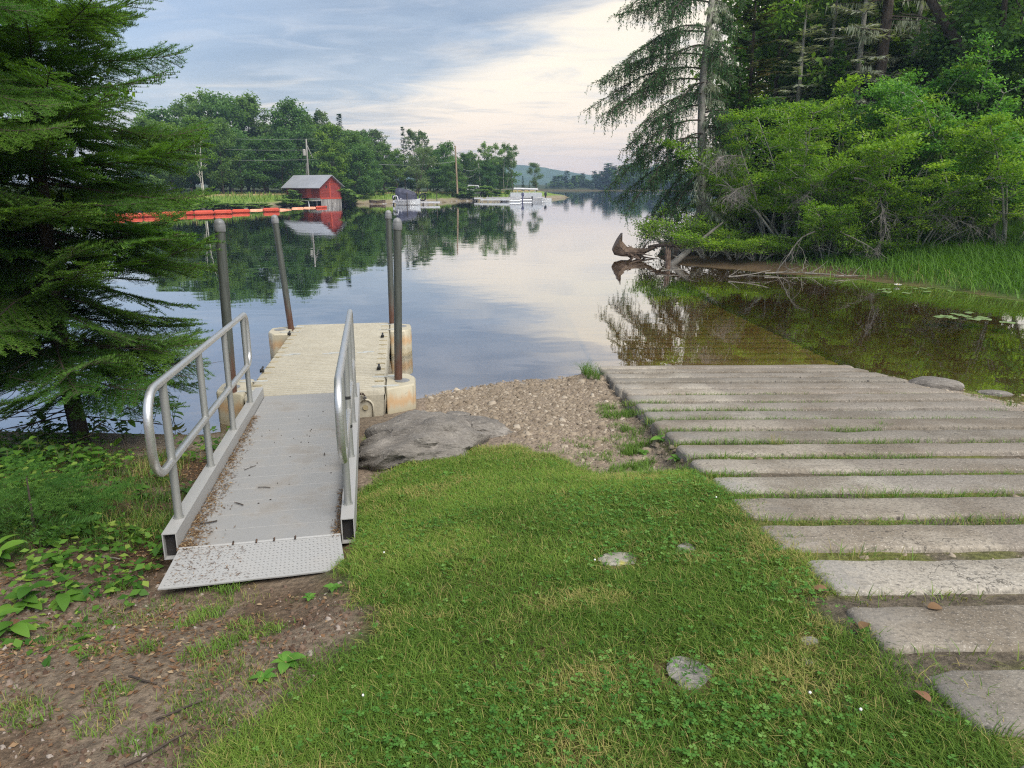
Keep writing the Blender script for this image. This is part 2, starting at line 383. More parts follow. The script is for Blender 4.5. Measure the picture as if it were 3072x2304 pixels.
def concrete_mat(name, wet):
    m, N = new_mat(name)
    oc = N.new('ShaderNodeTexCoord').outputs['Object']
    sp = N.new('ShaderNodeSeparateXYZ'); N.l.new(oc, sp.inputs[0])
    ri = N.new('ShaderNodeObjectInfo').outputs['Random']
    sh = N.new('ShaderNodeVectorMath', operation='ADD'); N.l.new(oc, sh.inputs[0])
    cb = N.new('ShaderNodeCombineXYZ'); N.put(cb.inputs[1], N.math('MULTIPLY', ri, 40.)); N.l.new(cb.outputs[0], sh.inputs[1])
    p = sh.outputs[0]
    a = N.noise(p, 3.2, 6, .65); f = N.noise(p, 45, 4, .75); g = N.noise(p, 110, 2, .6)
    st = N.noise(N.mapping(p, (14, 2.5, 1), (0, 0, R_(12))), 3, 4, .7)
    if wet:
        c = N.mix(a, (.13, .095, .036), (.215, .16, .068))
        c = N.mix(N.ramp(f, .5, .7, 0, .6), c, (.1, .075, .03))
    else:
        light = N.mix(a, (.23, .212, .18), (.33, .305, .262)); tan = N.mix(a, (.148, .132, .114), (.225, .204, .18))
        xx = N.math('ADD', N.math('MULTIPLY', sp.outputs[0], 1.), N.math('MULTIPLY', N.math('SUBTRACT', N.noise(p, 9, 4, .7), .5), .3))
        c = N.mix(N.math('MULTIPLY', N.ramp(xx, 1.0, 1.13), N.ramp(ri, 0, 1, .35, .95, False)), light, tan)
        c = N.mix(N.ramp(N.noise(p, 1.3, 5, .65), .42, .64, 0, .7), c, (.13, .108, .08))
        c = N.mix(N.ramp(N.noise(N.mapping(p, (.35, 3, 1)), 9, 5, .75), .6, .66, 0, .6), c, (.1, .095, .08))
        c = N.mix(N.ramp(st, .52, .72, 0, .35), c, (.16, .155, .145))
        vo = N.new('ShaderNodeTexVoronoi'); vo.feature = 'DISTANCE_TO_EDGE'; vo.inputs['Scale'].default_value = 1.7
        wv = N.new('ShaderNodeVectorMath', operation='ADD'); N.l.new(p, wv.inputs[0]); nv = N.new('ShaderNodeTexNoise'); nv.inputs['Scale'].default_value = 5; nv.inputs['Detail'].default_value = 5; N.l.new(p, nv.inputs['Vector']); N.l.new(nv.outputs['Color'], wv.inputs[1]); N.l.new(wv.outputs[0], vo.inputs['Vector'])
        crack = N.math('MULTIPLY', N.ramp(vo.outputs['Distance'], .014, .004), N.ramp(N.noise(p, 1.1, 2, .5), .52, .6))
        c = N.mix(N.math('MULTIPLY', crack, .8), c, (.04, .036, .03))
        c = N.mix(N.ramp(f, .46, .66, 0, .7), c, (.085, .08, .072))
        c = N.mix(N.ramp(g, .6, .68, 0, .6), c, (.5, .48, .44))
        pit = N.ramp(N.noise(p, 16, 2, .5), .69, .73); c = N.mix(pit, c, (.07, .065, .06))
        c = N.mix(N.math('MULTIPLY', N.ramp(xx, .42, .02), N.ramp(a, .42, .62, .0, .7)), c, (.2, .195, .185))
        c = N.mix(N.ramp(N.math('FRACT', N.math('MULTIPLY', ri, 7.31)), 0, 1, 0, .45, False), c, N.mix(1., c, (1.05, .94, .83), 'MULTIPLY'))
        gg = N.ramp(ri, 0, 1, .78, 1.16, False)
        cc = N.new('ShaderNodeCombineXYZ'); [N.put(cc.inputs[i], gg) for i in range(3)]
        c = N.mix(1., c, cc.outputs[0], 'MULTIPLY')
    b = N.new('ShaderNodeBsdfPrincipled'); N.l.new(c, b.inputs['Base Color']); b.inputs['Roughness'].default_value = .9
    b.inputs['Specular IOR Level'].default_value = .25
    h = N.math('ADD', N.math('MULTIPLY', f, .8), N.math('ADD', N.math('MULTIPLY', st, .25), N.math('MULTIPLY', a, 1.6)))
    N.l.new(bump(N, h, .6, .012), b.inputs['Normal'])
    finish(N, b.outputs[0]); return m
M['concrete'] = concrete_mat('weathered concrete', False)
M['wetconcrete'] = concrete_mat('algae covered concrete', True)

def rock_mat(name, c1, c2, c3, band=6.):
    m, N = new_mat(name)
    oc = N.new('ShaderNodeTexCoord').outputs['Object']
    a = N.noise(oc, 2.6, 5, .6); f = N.noise(oc, 38, 4, .75)
    wv = N.noise(N.mapping(oc, (1.4, 9, 9), (0, R_(12), R_(28))), band, 5, .6, .5)
    c = N.mix(N.ramp(a, .3, .7), c1, c2)
    c = N.mix(N.ramp(wv, .45, .7, 0, .55), c, tuple(v*.45 for v in c1))
    c = N.mix(N.ramp(f, .55, .7, 0, .7), c, c3)
    c = N.mix(N.ramp(N.noise(oc, 5, 3, .7), .6, .68, 0, .7), c, tuple(v*1.35 for v in c2))
    b = N.new('ShaderNodeBsdfPrincipled'); N.l.new(c, b.inputs['Base Color']); b.inputs['Roughness'].default_value = .85
    N.l.new(bump(N, N.math('ADD', N.math('MULTIPLY', wv, 1.2), N.math('MULTIPLY', f, .7)), .8, .02), b.inputs['Normal'])
    finish(N, b.outputs[0]); return m
M['boulder'] = rock_mat('grey gneiss', (.115, .104, .092), (.195, .178, .158), (.31, .292, .265))
M['flatstone'] = rock_mat('pale field stone', (.2, .19, .17), (.28, .265, .24), (.36, .34, .315))
M['mossstone'] = pm('lichen yellow stone', (.25, .235, .2), (.33, .31, .26), 9, .9, .5, .006, c3=(.38, .36, .05), s3=7)
M['pebble'] = fol('pebbles', (.12, .09, .066), (.24, .19, .145), (.38, .33, .275), 0., 0, .85, .3)
M['shorestone'] = pm('shore stones', (.18, .165, .15), (.34, .32, .3), 1.2, .85, .4)

M['redwall'] = pm('weathered red boards', (.14, .016, .012), (.235, .03, .02), 1.4, .8, .3, .01, 0, (1, 1, 4), c3=(.13, .03, .025), s3=2.)
M['redtrim'] = pm('bright red boards', (.3, .036, .02), (.36, .052, .026), 2, .75, .2)
M['reddoor'] = pm('dark red door', (.17, .022, .02), (.24, .035, .028), 2, .8, .2)
M['metalroof'] = pm('pale metal roof', (.28, .29, .32), (.34, .35, .38), .8, .45, .05, .004, .2)
M['greyplank'] = pm('bleached planks', (.17, .16, .15), (.3, .285, .27), 2, .9, .4, .01, 0, (1, 1, .3), rnd=.25)
M['dark'] = pm('dark opening', (.012, .01, .01), (.02, .018, .016), 4, .9, 0)
M['boom'] = pm('orange red plastic', (.42, .05, .024), (.5, .078, .036), 1.2, .45, .1, rnd=.12)
M['boompale'] = pm('faded orange plastic', (.72, .3, .18), (.8, .4, .26), 1.2, .5, .1)
M['canvas'] = pm('dark blue canvas', (.022, .024, .045), (.05, .052, .085), 2, .7, .4, .03)
M['canvasgrey'] = pm('grey canvas', (.2, .2, .22), (.28, .28, .3), 2, .7, .3, .03)
M['whitepaint'] = pm('white paint', (.42, .42, .44), (.55, .55, .58), 2, .5, .05)
M['aluboat'] = alu('boat aluminium', (.62, .63, .64), .35, None, .15, .7)
M['motor'] = pm('black outboard', (.015, .015, .018), (.035, .035, .045), 5, .35, .1)
M['motorblue'] = pm('blue black outboard', (.05, .05, .1), (.09, .09, .16), 5, .35, .1)
M['glass'] = pm('dark window glass', (.03, .035, .04), (.06, .065, .07), 3, .1, 0, spec=.6)
M['dockwood'] = pm('grey dock boards', (.24, .225, .21), (.4, .385, .36), 2, .85, .4)
M['polewood'] = pm('pole wood', (.2, .14, .09), (.32, .24, .17), 3, .85, .3, .01, 0, (1, 1, .2))
M['polegrey'] = pm('grey pole wood', (.32, .3, .28), (.45, .43, .4), 3, .85, .3, .01, 0, (1, 1, .2))
M['wire'] = pm('utility wire', (.2, .21, .22), (.3, .31, .32), 3, .6, 0)
M['lilypad'] = pm('lily pad', (.12, .2, .07), (.25, .32, .16), 8, .28, .1, spec=.6)
M['petal'] = pm('white petal', (.75, .75, .72), (.85, .85, .82), 8, .5, 0)
M['stamen'] = pm('yellow stamen', (.7, .45, .03), (.8, .55, .05), 8, .5, 0)
M['hill'] = pm('wooded hill', (.025, .06, .02), (.06, .11, .035), .02, .95, .8, 6., fine=.12)

# ------------------------------------------------------------------ terrain
NEAR = np.array([(-80, -60), (-80, 6), (-20, 7.0), (-6, 7.3), (-4.5, 7.23), (-3.3, 7.16), (-2.3, 7.75), (-1.15, 8.5), (-.85, 8.73), (-.34, 9.05), (0, 9.28), (.6, 9.35),
                 (1.18, 9.9), (3, 10.15), (4.8, 10.25), (5.4, 9.25), (6.2, 8.65), (8, 8.0), (12, 7), (20, 5), (60, 3), (60, -60)], float)
RIGHT = np.array([(5.3, 24.25), (6.6, 23.1), (8.26, 21.6), (9.8, 20.5), (10.4, 19.1), (11.1, 18.2), (11.7, 16.3), (13, 14.5), (18, 11), (60, 5), (300, 40),
                  (300, 320), (120, 330), (60, 200), (30, 110), (12, 50), (7, 33), (5.4, 27)], float)
FAR = np.array([(-120, 40), (-60, 50), (-42, 62), (-34, 72), (-31, 78), (-29, 83), (-28.2, 92), (-25.6, 98.6), (-21, 103.5), (-16, 106), (-11, 109), (-9, 121), (-4, 123.5), (3, 128),
                (8, 140), (12.5, 158), (9, 185), (-10, 225), (-60, 290), (-100, 325), (-60, 338), (20, 344), (80, 344), (140, 330), (320, 330), (900, 400), (900, 2500), (-900, 2500), (-900, 40)], float)
def sdist(x, y, P):
    """distance to the outline, positive inside"""
    x = np.asarray(x, float); y = np.asarray(y, float)
    d = np.full(x.shape, 1e9); ins = np.zeros(x.shape, bool)
    for (x0, y0), (x1, y1) in zip(P, np.roll(P, -1, 0)):
        ex, ey = x1-x0, y1-y0
        t = np.clip(((x-x0)*ex+(y-y0)*ey)/(ex*ex+ey*ey), 0, 1)
        d = np.minimum(d, np.hypot(x-x0-t*ex, y-y0-t*ey))
        if y1 != y0:
            c = ((y0 > y) != (y1 > y)) & (x < (x1-x0)*(y-y0)/(y1-y0)+x0); ins ^= c
    return np.where(ins, d, -d)
RY0, RSL, RX0, RX1 = 10.19, .126, 1.27, 4.93
def rampz(y):
    y = np.asarray(y, float); return np.where(y < RY0, RSL*(RY0-y), -.03*(y-RY0)-.0)
def terrain(x, y, near_only=False):
    x = np.asarray(x, float); y = np.asarray(y, float)
    sN = sdist(x, y, NEAR)
    if near_only: sR = np.full(x.shape, -1e3); sF = sR
    else: sR = sdist(x, y, RIGHT); sF = sdist(x, y, FAR)
    dw = -np.maximum(np.maximum(sN, sR), sF)
    zw = -(.05*np.minimum(dw, 7)+.2*np.clip(dw-7, 0, 9))
    # near land: straight beach below, lawn mound towards the ramp
    yw = np.interp(x, NEAR[1:-1, 0], NEAR[1:-1, 1]); s = np.maximum(yw-y, 0)
    zn = .108*np.minimum(s, 11)+.02*np.clip(s-11, 0, 30)
    zn = zn+.13*sst(-1.1, .9, x)*(1-sst(4.0, 5.1, y))-.05*sst(.3, 1.0, x)*sst(4.5, 5.2, y)*sst(9.4, 8, y)
    zn = zn+.02*(fbm(x, y, .9, 3)-.5)*sst(.2, 1.5, s)+.012*(fbm(x, y, 6, 9)-.5)*sst(0, .5, s)
    zn = zn-.095*sst(-2.7, -2.1, x)*sst(-.8, -1.12, x)*sst(2.5, 3.3, y)*sst(6, 5, y)
    zn = zn+.16*sst(-3.2, -5, x)*sst(.5, 3, s)
    zr = .06+.10*np.minimum(sR, 12)+.02*np.clip(sR-12, 0, 60)+.12*(fbm(x, y, .4, 5)-.5)*sst(.5, 3, sR)
    zr = np.where(sR < .6, zr*np.clip(sR/.6, 0, 1), zr)
    zf = .55*sst(0, 1.2, sF)+.85*sst(1.2, 7, sF)+.012*np.clip(sF-20, 0, 120)+.1*(fbm(x, y, .15, 6)-.5)*sst(.5, 3, sF)
    z = np.where(sN > 0, zn, np.where(sR > 0, zr, np.where(sF > 0, zf, zw)))
    w = sst(RX0-.12, RX0+.06, x)*(1-sst(RX1-.06, RX1+.2, x))*(1-sst(20, 23, y))
    below = .022+.012*sst(4.5, 6.2, y)+.10*sst(5.6, 7.4, y)+.16*sst(10.05, 10.4, y)
    z = z*(1-w)+(rampz(y)-below+.014*(fbm(x, y, 9, 21)-.5))*w
    return z
def tz(x, y): return float(terrain(np.array([x]), np.array([y]))[0])

LAWN = np.array([(-1.02, 3.62), (-.98, 3.9), (-1.16, 5.05), (-.97, 5.5), (-.6, 5.75), (-.02, 5.72), (.28, 5.45), (.66, 4.95), (1.1, 4.75), (1.29, 4.6), (1.29, 3.0), (1.33, .2), (1.4, -2),
                 (-1.1, -2), (-.98, 1.5), (-.93, 2.0), (-.83, 2.3), (-.74, 2.55), (-.62, 2.75), (-.66, 3.05), (-.92, 3.3)], float)
def axis_pts(segs):
    out = [segs[0][0]]
    for a, b, st in segs:
        n = max(1, int(round((b-a)/st))); out += list(np.linspace(a, b, n+1)[1:])
    return np.array(out)
def build_ground():
    X = axis_pts([(-900, -120, 60), (-120, -50, 3.5), (-50, -6, 1.0), (-6, -3.5, .14), (-3.5, 3.4, .055), (3.4, 7, .12), (7, 32, .7), (32, 120, 8), (120, 900, 60)])
    Y = axis_pts([(-60, -4, 4), (-4, 1.2, .3), (1.2, 9.8, .055), (9.8, 16, .2), (16, 34, .45), (34, 60, 2), (60, 150, 1.0), (150, 360, 6), (360, 1260, 90)])
    gx, gy = np.meshgrid(X, Y); x, y = gx.ravel(), gy.ravel(); z = terrain(x, y)
    nx, ny = len(X), len(Y)
    i = np.arange(nx*ny).reshape(ny, nx)
    F = np.stack([i[:-1, :-1].ravel(), i[:-1, 1:].ravel(), i[1:, 1:].ravel(), i[1:, :-1].ravel()], 1)
    sN, sR, sF = sdist(x, y, NEAR), sdist(x, y, RIGHT), sdist(x, y, FAR)
    nz = fbm(x, y, 2.2, 31, 4); n2 = fbm(x, y, 7, 41, 3)
    def C(*c): return np.array(c)[None, :]
    def mix(a, b, t): return a*(1-t[:, None])+b*t[:, None]
    col = np.repeat(C(.085, .062, .028), len(x), 0)                                     # lake bed
    mud = mix(np.repeat(C(.13, .105, .08), len(x), 0), np.repeat(C(.22, .185, .145), len(x), 0), nz)
    col = mix(col, mud, sst(-.15, .25, sN))
    litter = mix(np.repeat(C(.065, .042, .027), len(x), 0), np.repeat(C(.135, .103, .073), len(x), 0), sst(.3, .7, nz))
    col = mix(col, litter, sst(.6, 1.6, sN)*sst(-.8, -1.6, x+.3*(nz-.5)-.0)+0*x)
    dirt = sst(3.9, 3.3, y)*sst(.1, -.4, x)*(sN > 0)
    col = mix(col, mix(litter, np.repeat(C(.15, .12, .09), len(x), 0), sst(.42, .62, fbm(x+3, y, 1.6, 55, 3))), dirt)
    grav = sst(-1.4, -1.0, x)*sst(4.6, 5.2, y)*sst(-.25, 0, sN)*sst(1.5, 1.3, x)
    col = mix(col, mix(np.repeat(C(.15, .12, .095), len(x), 0), np.repeat(C(.25, .205, .165), len(x), 0), n2), grav)
    lw = sst(-.12, .1, sdist(x, y, LAWN)+.25*(nz-.5))
    col = mix(col, mix(np.repeat(C(.055, .07, .02), len(x), 0), np.repeat(C(.14, .105, .05), len(x), 0), sst(.4, .65, n2)), lw)
    rm = sst(RX0-.1, RX0, x)*(1-sst(RX1, RX1+.1, x))*(sN > -.4)
    gap = mix(np.repeat(C(.1, .085, .065), len(x), 0), np.repeat(C(.11, .12, .035), len(x), 0), sst(.45, .6, fbm(x, y, 3, 77, 3)))
    gap = mix(gap, np.repeat(C(.05, .043, .033), len(x), 0), sst(5.5, 7, y))
    col = mix(col, gap, rm)
    col = mix(col, np.repeat(C(.035, .027, .013), len(x), 0), sst(RX0-.05, RX0+.05, x)*(1-sst(RX1-.05, RX1+.02, x))*sst(10.1, 10.35, y)*sst(24, 20, y))
    pr = sst(4.9, 5.1, x)*(sN > 0)
    col = mix(col, np.repeat(C(.24, .21, .18), len(x), 0), pr)
    # right bank: brown mud front, dark wood floor
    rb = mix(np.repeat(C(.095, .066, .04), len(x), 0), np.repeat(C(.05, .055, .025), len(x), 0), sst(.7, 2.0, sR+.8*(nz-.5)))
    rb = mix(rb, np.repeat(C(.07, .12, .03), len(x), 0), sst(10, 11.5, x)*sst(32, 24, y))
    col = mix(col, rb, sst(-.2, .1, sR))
    # far bank: stones, meadow, dry road verge, wood floor
    fb = mix(np.repeat(C(.2, .17, .12), len(x), 0), np.repeat(C(.13, .2, .035), len(x), 0), sst(.8, 2.0, sF+.7*(nz-.5)))
    fb = mix(fb, np.repeat(C(.3, .225, .12), len(x), 0), sst(5.2, 6.6, sF)*sst(12, 10, sF))
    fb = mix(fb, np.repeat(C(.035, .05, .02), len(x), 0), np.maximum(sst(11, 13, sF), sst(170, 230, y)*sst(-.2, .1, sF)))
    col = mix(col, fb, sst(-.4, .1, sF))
    m, N = new_mat('ground')
    at = N.new('ShaderNodeAttribute', attribute_name='zone').outputs['Color']
    oc = N.new('ShaderNodeTexCoord').outputs['Object']
    f = N.noise(oc, 26, 5, .7); g = N.noise(oc, 90, 3, .7); h = N.noise(oc, 5, 4, .6)
    c = N.mix(1., at, N.mix(N.ramp(f, .3, .7), (.55, .55, .55), (1.45, 1.42, 1.38)), 'MULTIPLY')
    c = N.mix(N.ramp(g, .6, .72, 0, .45), c, N.mix(.5, at, (.5, .44, .36)))
    b = N.new('ShaderNodeBsdfPrincipled'); N.l.new(c, b.inputs['Base Color']); b.inputs['Roughness'].default_value = .95
    b.inputs['Specular IOR Level'].default_value = .15
    N.l.new(bump(N, N.math('ADD', f, N.math('ADD', N.math('MULTIPLY', g, .5), h)), .8, .02), b.inputs['Normal'])
    finish(N, b.outputs[0])
    me = npmesh('ground', np.stack([x, y, z], 1), F, m, None, True)
    a = me.color_attributes.new('zone', 'FLOAT_COLOR', 'POINT')
    a.data.foreach_set('color', np.concatenate([col, np.ones((len(x), 1))], 1).astype(np.float32).ravel())
    tag(link('ground', me), 'grassy and muddy ground sloping down to the lake', None, None, 'structure')
build_ground()

def build_water():
    m, N = new_mat('calm lake water')
    oc = N.new('ShaderNodeTexCoord').outputs['Object']
    w1 = N.noise(N.mapping(oc, (.5, .75, 1)), 1.3, 2, .5, .3)
    w2 = N.noise(N.mapping(oc, (1, 1.6, 1), (0, 0, R_(20))), 9., 2, .5)
    calm = N.ramp(N.noise(N.mapping(oc, (.02, .05, 1)), 1., 2, .5), .42, .62, .15, 1.)
    h = N.math('ADD', N.math('MULTIPLY', w1, 1.), N.math('MULTIPLY', w2, N.math('MULTIPLY', calm, .10)))
    nrm = bump(N, h, 1., .0042)
    gl = N.new('ShaderNodeBsdfGlossy'); gl.inputs['Roughness'].default_value = .012; gl.inputs['Color'].default_value = (.96, .975, 1, 1)
    N.l.new(nrm, gl.inputs['Normal'])
    tr = N.new('ShaderNodeBsdfTransparent'); tr.inputs[0].default_value = (.93, .86, .7, 1)
    geo = N.new('ShaderNodeNewGeometry')
    dt = N.new('ShaderNodeVectorMath', operation='DOT_PRODUCT'); N.l.new(geo.outputs['Incoming'], dt.inputs[0]); N.l.new(geo.outputs['Normal'], dt.inputs[1])
    cs = N.math('ABSOLUTE', dt.outputs['Value'])
    fr = N.math('ADD', .03, N.math('MULTIPLY', .97, N.math('POWER', N.math('SUBTRACT', 1., cs), 2.1)))
    mx = N.new('ShaderNodeMixShader'); N.l.new(fr, mx.inputs[0]); N.l.new(tr.outputs[0], mx.inputs[1]); N.l.new(gl.outputs[0], mx.inputs[2])
    ab = N.new('ShaderNodeVolumeAbsorption'); ab.inputs['Color'].default_value = (.55, .4, .16, 1); ab.inputs['Density'].default_value = .9
    finish(N, mx.outputs[0], ab.outputs[0])
    mb = MB().add([(-890, -20, 0), (890, -20, 0), (890, 1200, 0), (-890, 1200, 0)], [(0, 1, 2, 3)])
    tag(obj('water', mb, m), 'calm lake water mirroring trees and sky', None, None, 'structure')
build_water()

def build_hill():
    xs = np.linspace(-420, 420, 85); ys = np.linspace(0, 1, 14)
    V = []; 
    for t in ys:
        for xx in xs:
            prof = 30*math.exp(-((xx+30)/150.)**2)+6*math.exp(-((xx-120)/190.)**2)+24*math.exp(-((xx+260)/120.)**2)
            V.append((xx, 900+t*330, .3+prof*math.sin(min(1., t*1.25)*math.pi/2)**1.2+2.5*(float(fbm(xx, t*200, .06, 12))-.5)))
    n = len(xs); F = [(j*n+i, j*n+i+1, (j+1)*n+i+1, (j+1)*n+i) for j in range(len(ys)-1) for i in range(n-1)]
    me = npmesh('hill', np.array(V), np.array(F), M['hill'], None, True)
    tag(link('hill', me), 'low wooded hill fading to blue far across the lake', None, None, 'structure')
build_hill()

def build_haze():
    m, N = new_mat('evening haze')
    v = N.new('ShaderNodeVolumePrincipled'); v.inputs['Color'].default_value = (.5, .7, 1., 1); v.inputs['Density'].default_value = .00055
    v.inputs['Anisotropy'].default_value = .2
    o = N.new('ShaderNodeOutputMaterial'); N.l.new(v.outputs[0], o.inputs['Volume'])
    mb = MB().box((0, 595, 21), (1860, 1390, 50))
    tag(obj('haze', mb, m), 'thin evening haze over the lake', None, None, 'stuff')
build_haze()

# ------------------------------------------------------------------ boat ramp
def plank_mesh(seed, L=3.66, W=.324, T=.17):
    r = np.random.default_rng(seed)
    n = 46; xs = np.concatenate([[0, .012, .035, .07], np.linspace(.12, L-.12, n-8), [L-.07, L-.035, L-.012, L]])
    c = .016
    prof = [(-W/2, -T), (-W/2, -c), (-W/2+c*.35, -c*.3), (-W/2+c, 0), (-W/6, .002), (W/6, .001), (W/2-c, 0), (W/2-c*.35, -c*.3), (W/2, -c), (W/2, -T)]
    V = []; sd = seed*13.7
    for x in xs:
        e = min(x, L-x); rd = .07
        k = 1-(1-math.sqrt(max(0, 1-max(0, 1-e/rd)**2)))*.16            # rounded ends in plan
        dz = -.02*max(0, 1-e/.03)**2
        for j, (y, z) in enumerate(prof):
            s = -1 if y < 0 else 1
            w = (float(fbm(x, s*3+sd, 5, 3, 3))-.5)*.03+(float(vnoise(x, s*7+sd, 22, 5))-.5)*.012
            ch = max(0, float(vnoise(x+sd, s*11., 3.4, 9))-.74)*.16 if abs(y) > W/6+.01 else 0
            V.append((x, y*k+(w-s*ch if abs(y) > W/6+.01 else 0), z+dz*(z > -T+.01)+(float(fbm(x, y+sd, 4, 8, 3))-.5)*.008*(z > -c*2)-(ch*.5 if z > -c*2 and abs(y) < W/2-.001 else 0)))
    m = len(prof)
    F = [(i*m+j, (i+1)*m+j, (i+1)*m+(j+1) % m, i*m+(j+1) % m) for i in range(len(xs)-1) for j in range(m)]
    me = bpy.data.meshes.new('concrete_plank'); me.from_pydata(V, [], F+[tuple(range(m)), tuple(reversed(range((len(xs)-1)*m, len(xs)*m)))])
    me.shade_smooth(); me.set_sharp_from_angle(angle=R_(40))
    return me
def build_ramp():
    t = empty('boat_ramp', (3.1, RY0, 0), 'concrete plank boat ramp running down into the lake', 'boat ramp')
    dry = [plank_mesh(i) for i in range(9)]; wet = [plank_mesh(i+20) for i in range(3)]
    for q in dry: q.materials.append(M['concrete'])
    for q in wet: q.materials.append(M['wetconcrete'])
    P = .4555; r = random.Random(4)
    y = 10.03; k = 0
    while y > -1.2:
        o = link('concrete_plank', dry[(k*5) % 9], t)
        o.location = Vector((RX0-.005-.015*math.sin(k*2.3)+(.04 if y < 3 else -.02*(y-3)/7), y, float(rampz(y))))-t.location
        o.rotation_euler = (-math.atan(RSL)+r.uniform(-.024, .024), r.uniform(-.0035, .0035), R_(.9)+r.uniform(-.006, .006)); o.location.z += r.uniform(-.003, .007); y -= P*math.cos(.12)*1.006; k += 1
    y = 10.03+P; k = 0
    while y < 19:
        o = link('concrete_plank', wet[k % 3], t)
        o.location = Vector((RX0-.04, y, float(rampz(y))-.02))-t.location; o.rotation_euler = (-.03, 0, R_(1.0)); o.scale = (1, .9, 1); y += P; k += 1
build_ramp()

# ------------------------------------------------------------------ gangway
GO = Vector((-1.478, 3.82, .52)); GE = Vector((-2.18, 7.365, .38))
GA = (GE-GO); GA += GA.normalized()*.06; GL = GA.length; GA.normalize()
GR = Vector((GA.y, -GA.x, 0)).normalized(); GU = GR.cross(GA).normalized()
def G(a, b, h=0.): return GO+GA*a+GR*b+GU*h
def build_gangway():
    t = empty('gangway', G(0, 0, -.05), 'aluminium gangway with looped handrails leading down to the beige floating dock', 'gangway')
    ax = (GR, GA, GU)
    n = 16; p = GL/n
    proto = None
    for i in range(n):
        if i == 0:
            mb = MB(); mb.box(G(p/2, 0, -.02), (.91, p-.004, .04), ax)
            proto = obj('deck_plank', mb, M['deckalu'], t, bevel=.002, seg=1); o = proto
        else:
            o = proto.copy(); COL.objects.link(o); o.location = GA*(p*i)
    for s in (-1, 1):
        mb = MB(); b0, b1 = s*.462, s*.54                                # hollow rectangular curb tube, open at the near end
        w = .006; hh = (-.06, .1)
        mb.box(G(GL/2, (b0+b1)/2, hh[1]-w/2), (.08, GL-.02, w), ax); mb.box(G(GL/2, (b0+b1)/2, hh[0]+w/2), (.08, GL-.02, w), ax)
        for b in (b0, b1): mb.box(G(GL/2, b+(w/2 if b < (b0+b1)/2 else -w/2), (hh[0]+hh[1])/2), (w, GL-.02, .16-2*w-.002), ax)
        c = obj('curb', mb, M['curb'], t)
        mb = MB().box(G(.05, (b0+b1)/2, .02), (.058, .01, .135), ax); obj('curb_hollow_shade', mb, M['dark'], c)  # dark sheet stands for the shade inside the hollow tube
    # tread plate from the deck's near end down to the ground, curled at its left corner
    nx, ny = 14, 6; top = []; 
    for j in range(ny+1):
        for i in range(nx+1):
            u = i/nx*2-1; v = j/ny
            q = G(-.30*v-.004, u*(.455+.035*v), .002-.075*v); q.z += .018*max(0, -u)**2*v*.6+.012*max(0, u-.3)*v
            q += GA*(-.03*max(0, -u)*v); top.append(q)
    V = [tuple(q) for q in top]+[tuple(q-Vector((0, 0, .008))) for q in top]; m = nx+1; o = len(top)
    F = []
    for j in range(ny):
        for i in range(nx):
            a = j*m+i; F += [(a, a+m, a+m+1, a+1), (o+a, o+a+1, o+a+m+1, o+a+m)]
    for j in range(ny):
        for i in (0, nx): a = j*m+i; F.append((a, a+m, o+a+m, o+a) if i else (a, o+a, o+a+m, a+m))
    for i in range(nx):
        for j in (0, ny): a = j*m+i; F.append((a, o+a, o+a+1, a+1))
    pl = obj('transition_plate', MB().add(V, F), M['plate'], t)
    mb = MB()                                                            # raised diamonds of the tread
    for j in range(13):
        for i in range(40):
            v = (j+.6)/13.6; u = ((i+.5)/40*2-1)*(.97)
            q = G(-.30*v-.004, u*(.455+.035*v), .0028-.075*v); q.z += .018*max(0, -u)**2*v*.6+.012*max(0, u-.3)*v; q += GA*(-.03*max(0, -u)*v)
            d = (GR*(1 if (i+j) % 2 else -1)+GA*1.0).normalized(); e = d.cross(GU)
            mb.add([q-d*.011, q-e*.0028+GU*.0018, q+d*.011, q+e*.0028+GU*.0018], [(0, 1, 2, 3)])
    tag(obj('tread_pattern', mb, M['plate'], pl), kind='stuff')
    hb = MB().tube([G(.004, -.455, .004), G(.004, .455, .004)], .008, 8); obj('hinge', hb, M['plate'], t)
    for b in (-.16, -.03, .07, .19):
        mb = MB().tube([G(.02, b, .006), G(.004, b+.006, .02), G(-.012, b+.004, .008)], .005, 6); obj('hinge_clip', mb, M['chain'], t)
    # handrails
    for s in (-1, 1):
        b = s*.5; st = [.24+.932*i for i in range(4)]
        hs, hm = .95, .46
        for a in st:
            mb = MB().tube([G(a, b, .098), G(a, b, hs-.01)], .0235, 12); po = obj('rail_post', mb, M['post'], t, smooth=50)
            mb = MB().tube([G(a, b, .099), G(a, b, .108)], .031, 12); obj('post_weld', mb, M['post'], po)
        if s == 1:
            for z in (.33, .55):
                a = st[1]; mb = MB().tube([G(a, b, z), G(a, b, z+.022)], .025, 12); obj('black_tape', mb, M['black'], t)
        a0, a1 = st[0]-.34, st[3]+.19
        R1 = .17; path = []
        def arc(ca, ch, r, t0, t1, n=7): return [(ca+r*math.cos(q), ch+r*math.sin(q)) for q in np.linspace(t0, t1, n)]
        pi = math.pi
        loop = arc(a0+R1, hs-R1, R1, pi/2, pi)+arc(a0+R1, hm+R1, R1, pi, pi*1.5)+arc(a1-.12, hm+.12, .12, pi*1.5, pi*2)+arc(a1-.12, hs-.12, .12, 0, pi/2)
        pts = [G(a, b, h) for a, h in loop]
        n1 = len(pts)
        # densify straights so the tube keeps its section
        mb = MB().tube(pts, .0245, 14, closed=True)
        obj('handrail', mb, M['rail'], t, smooth=50)
build_gangway()

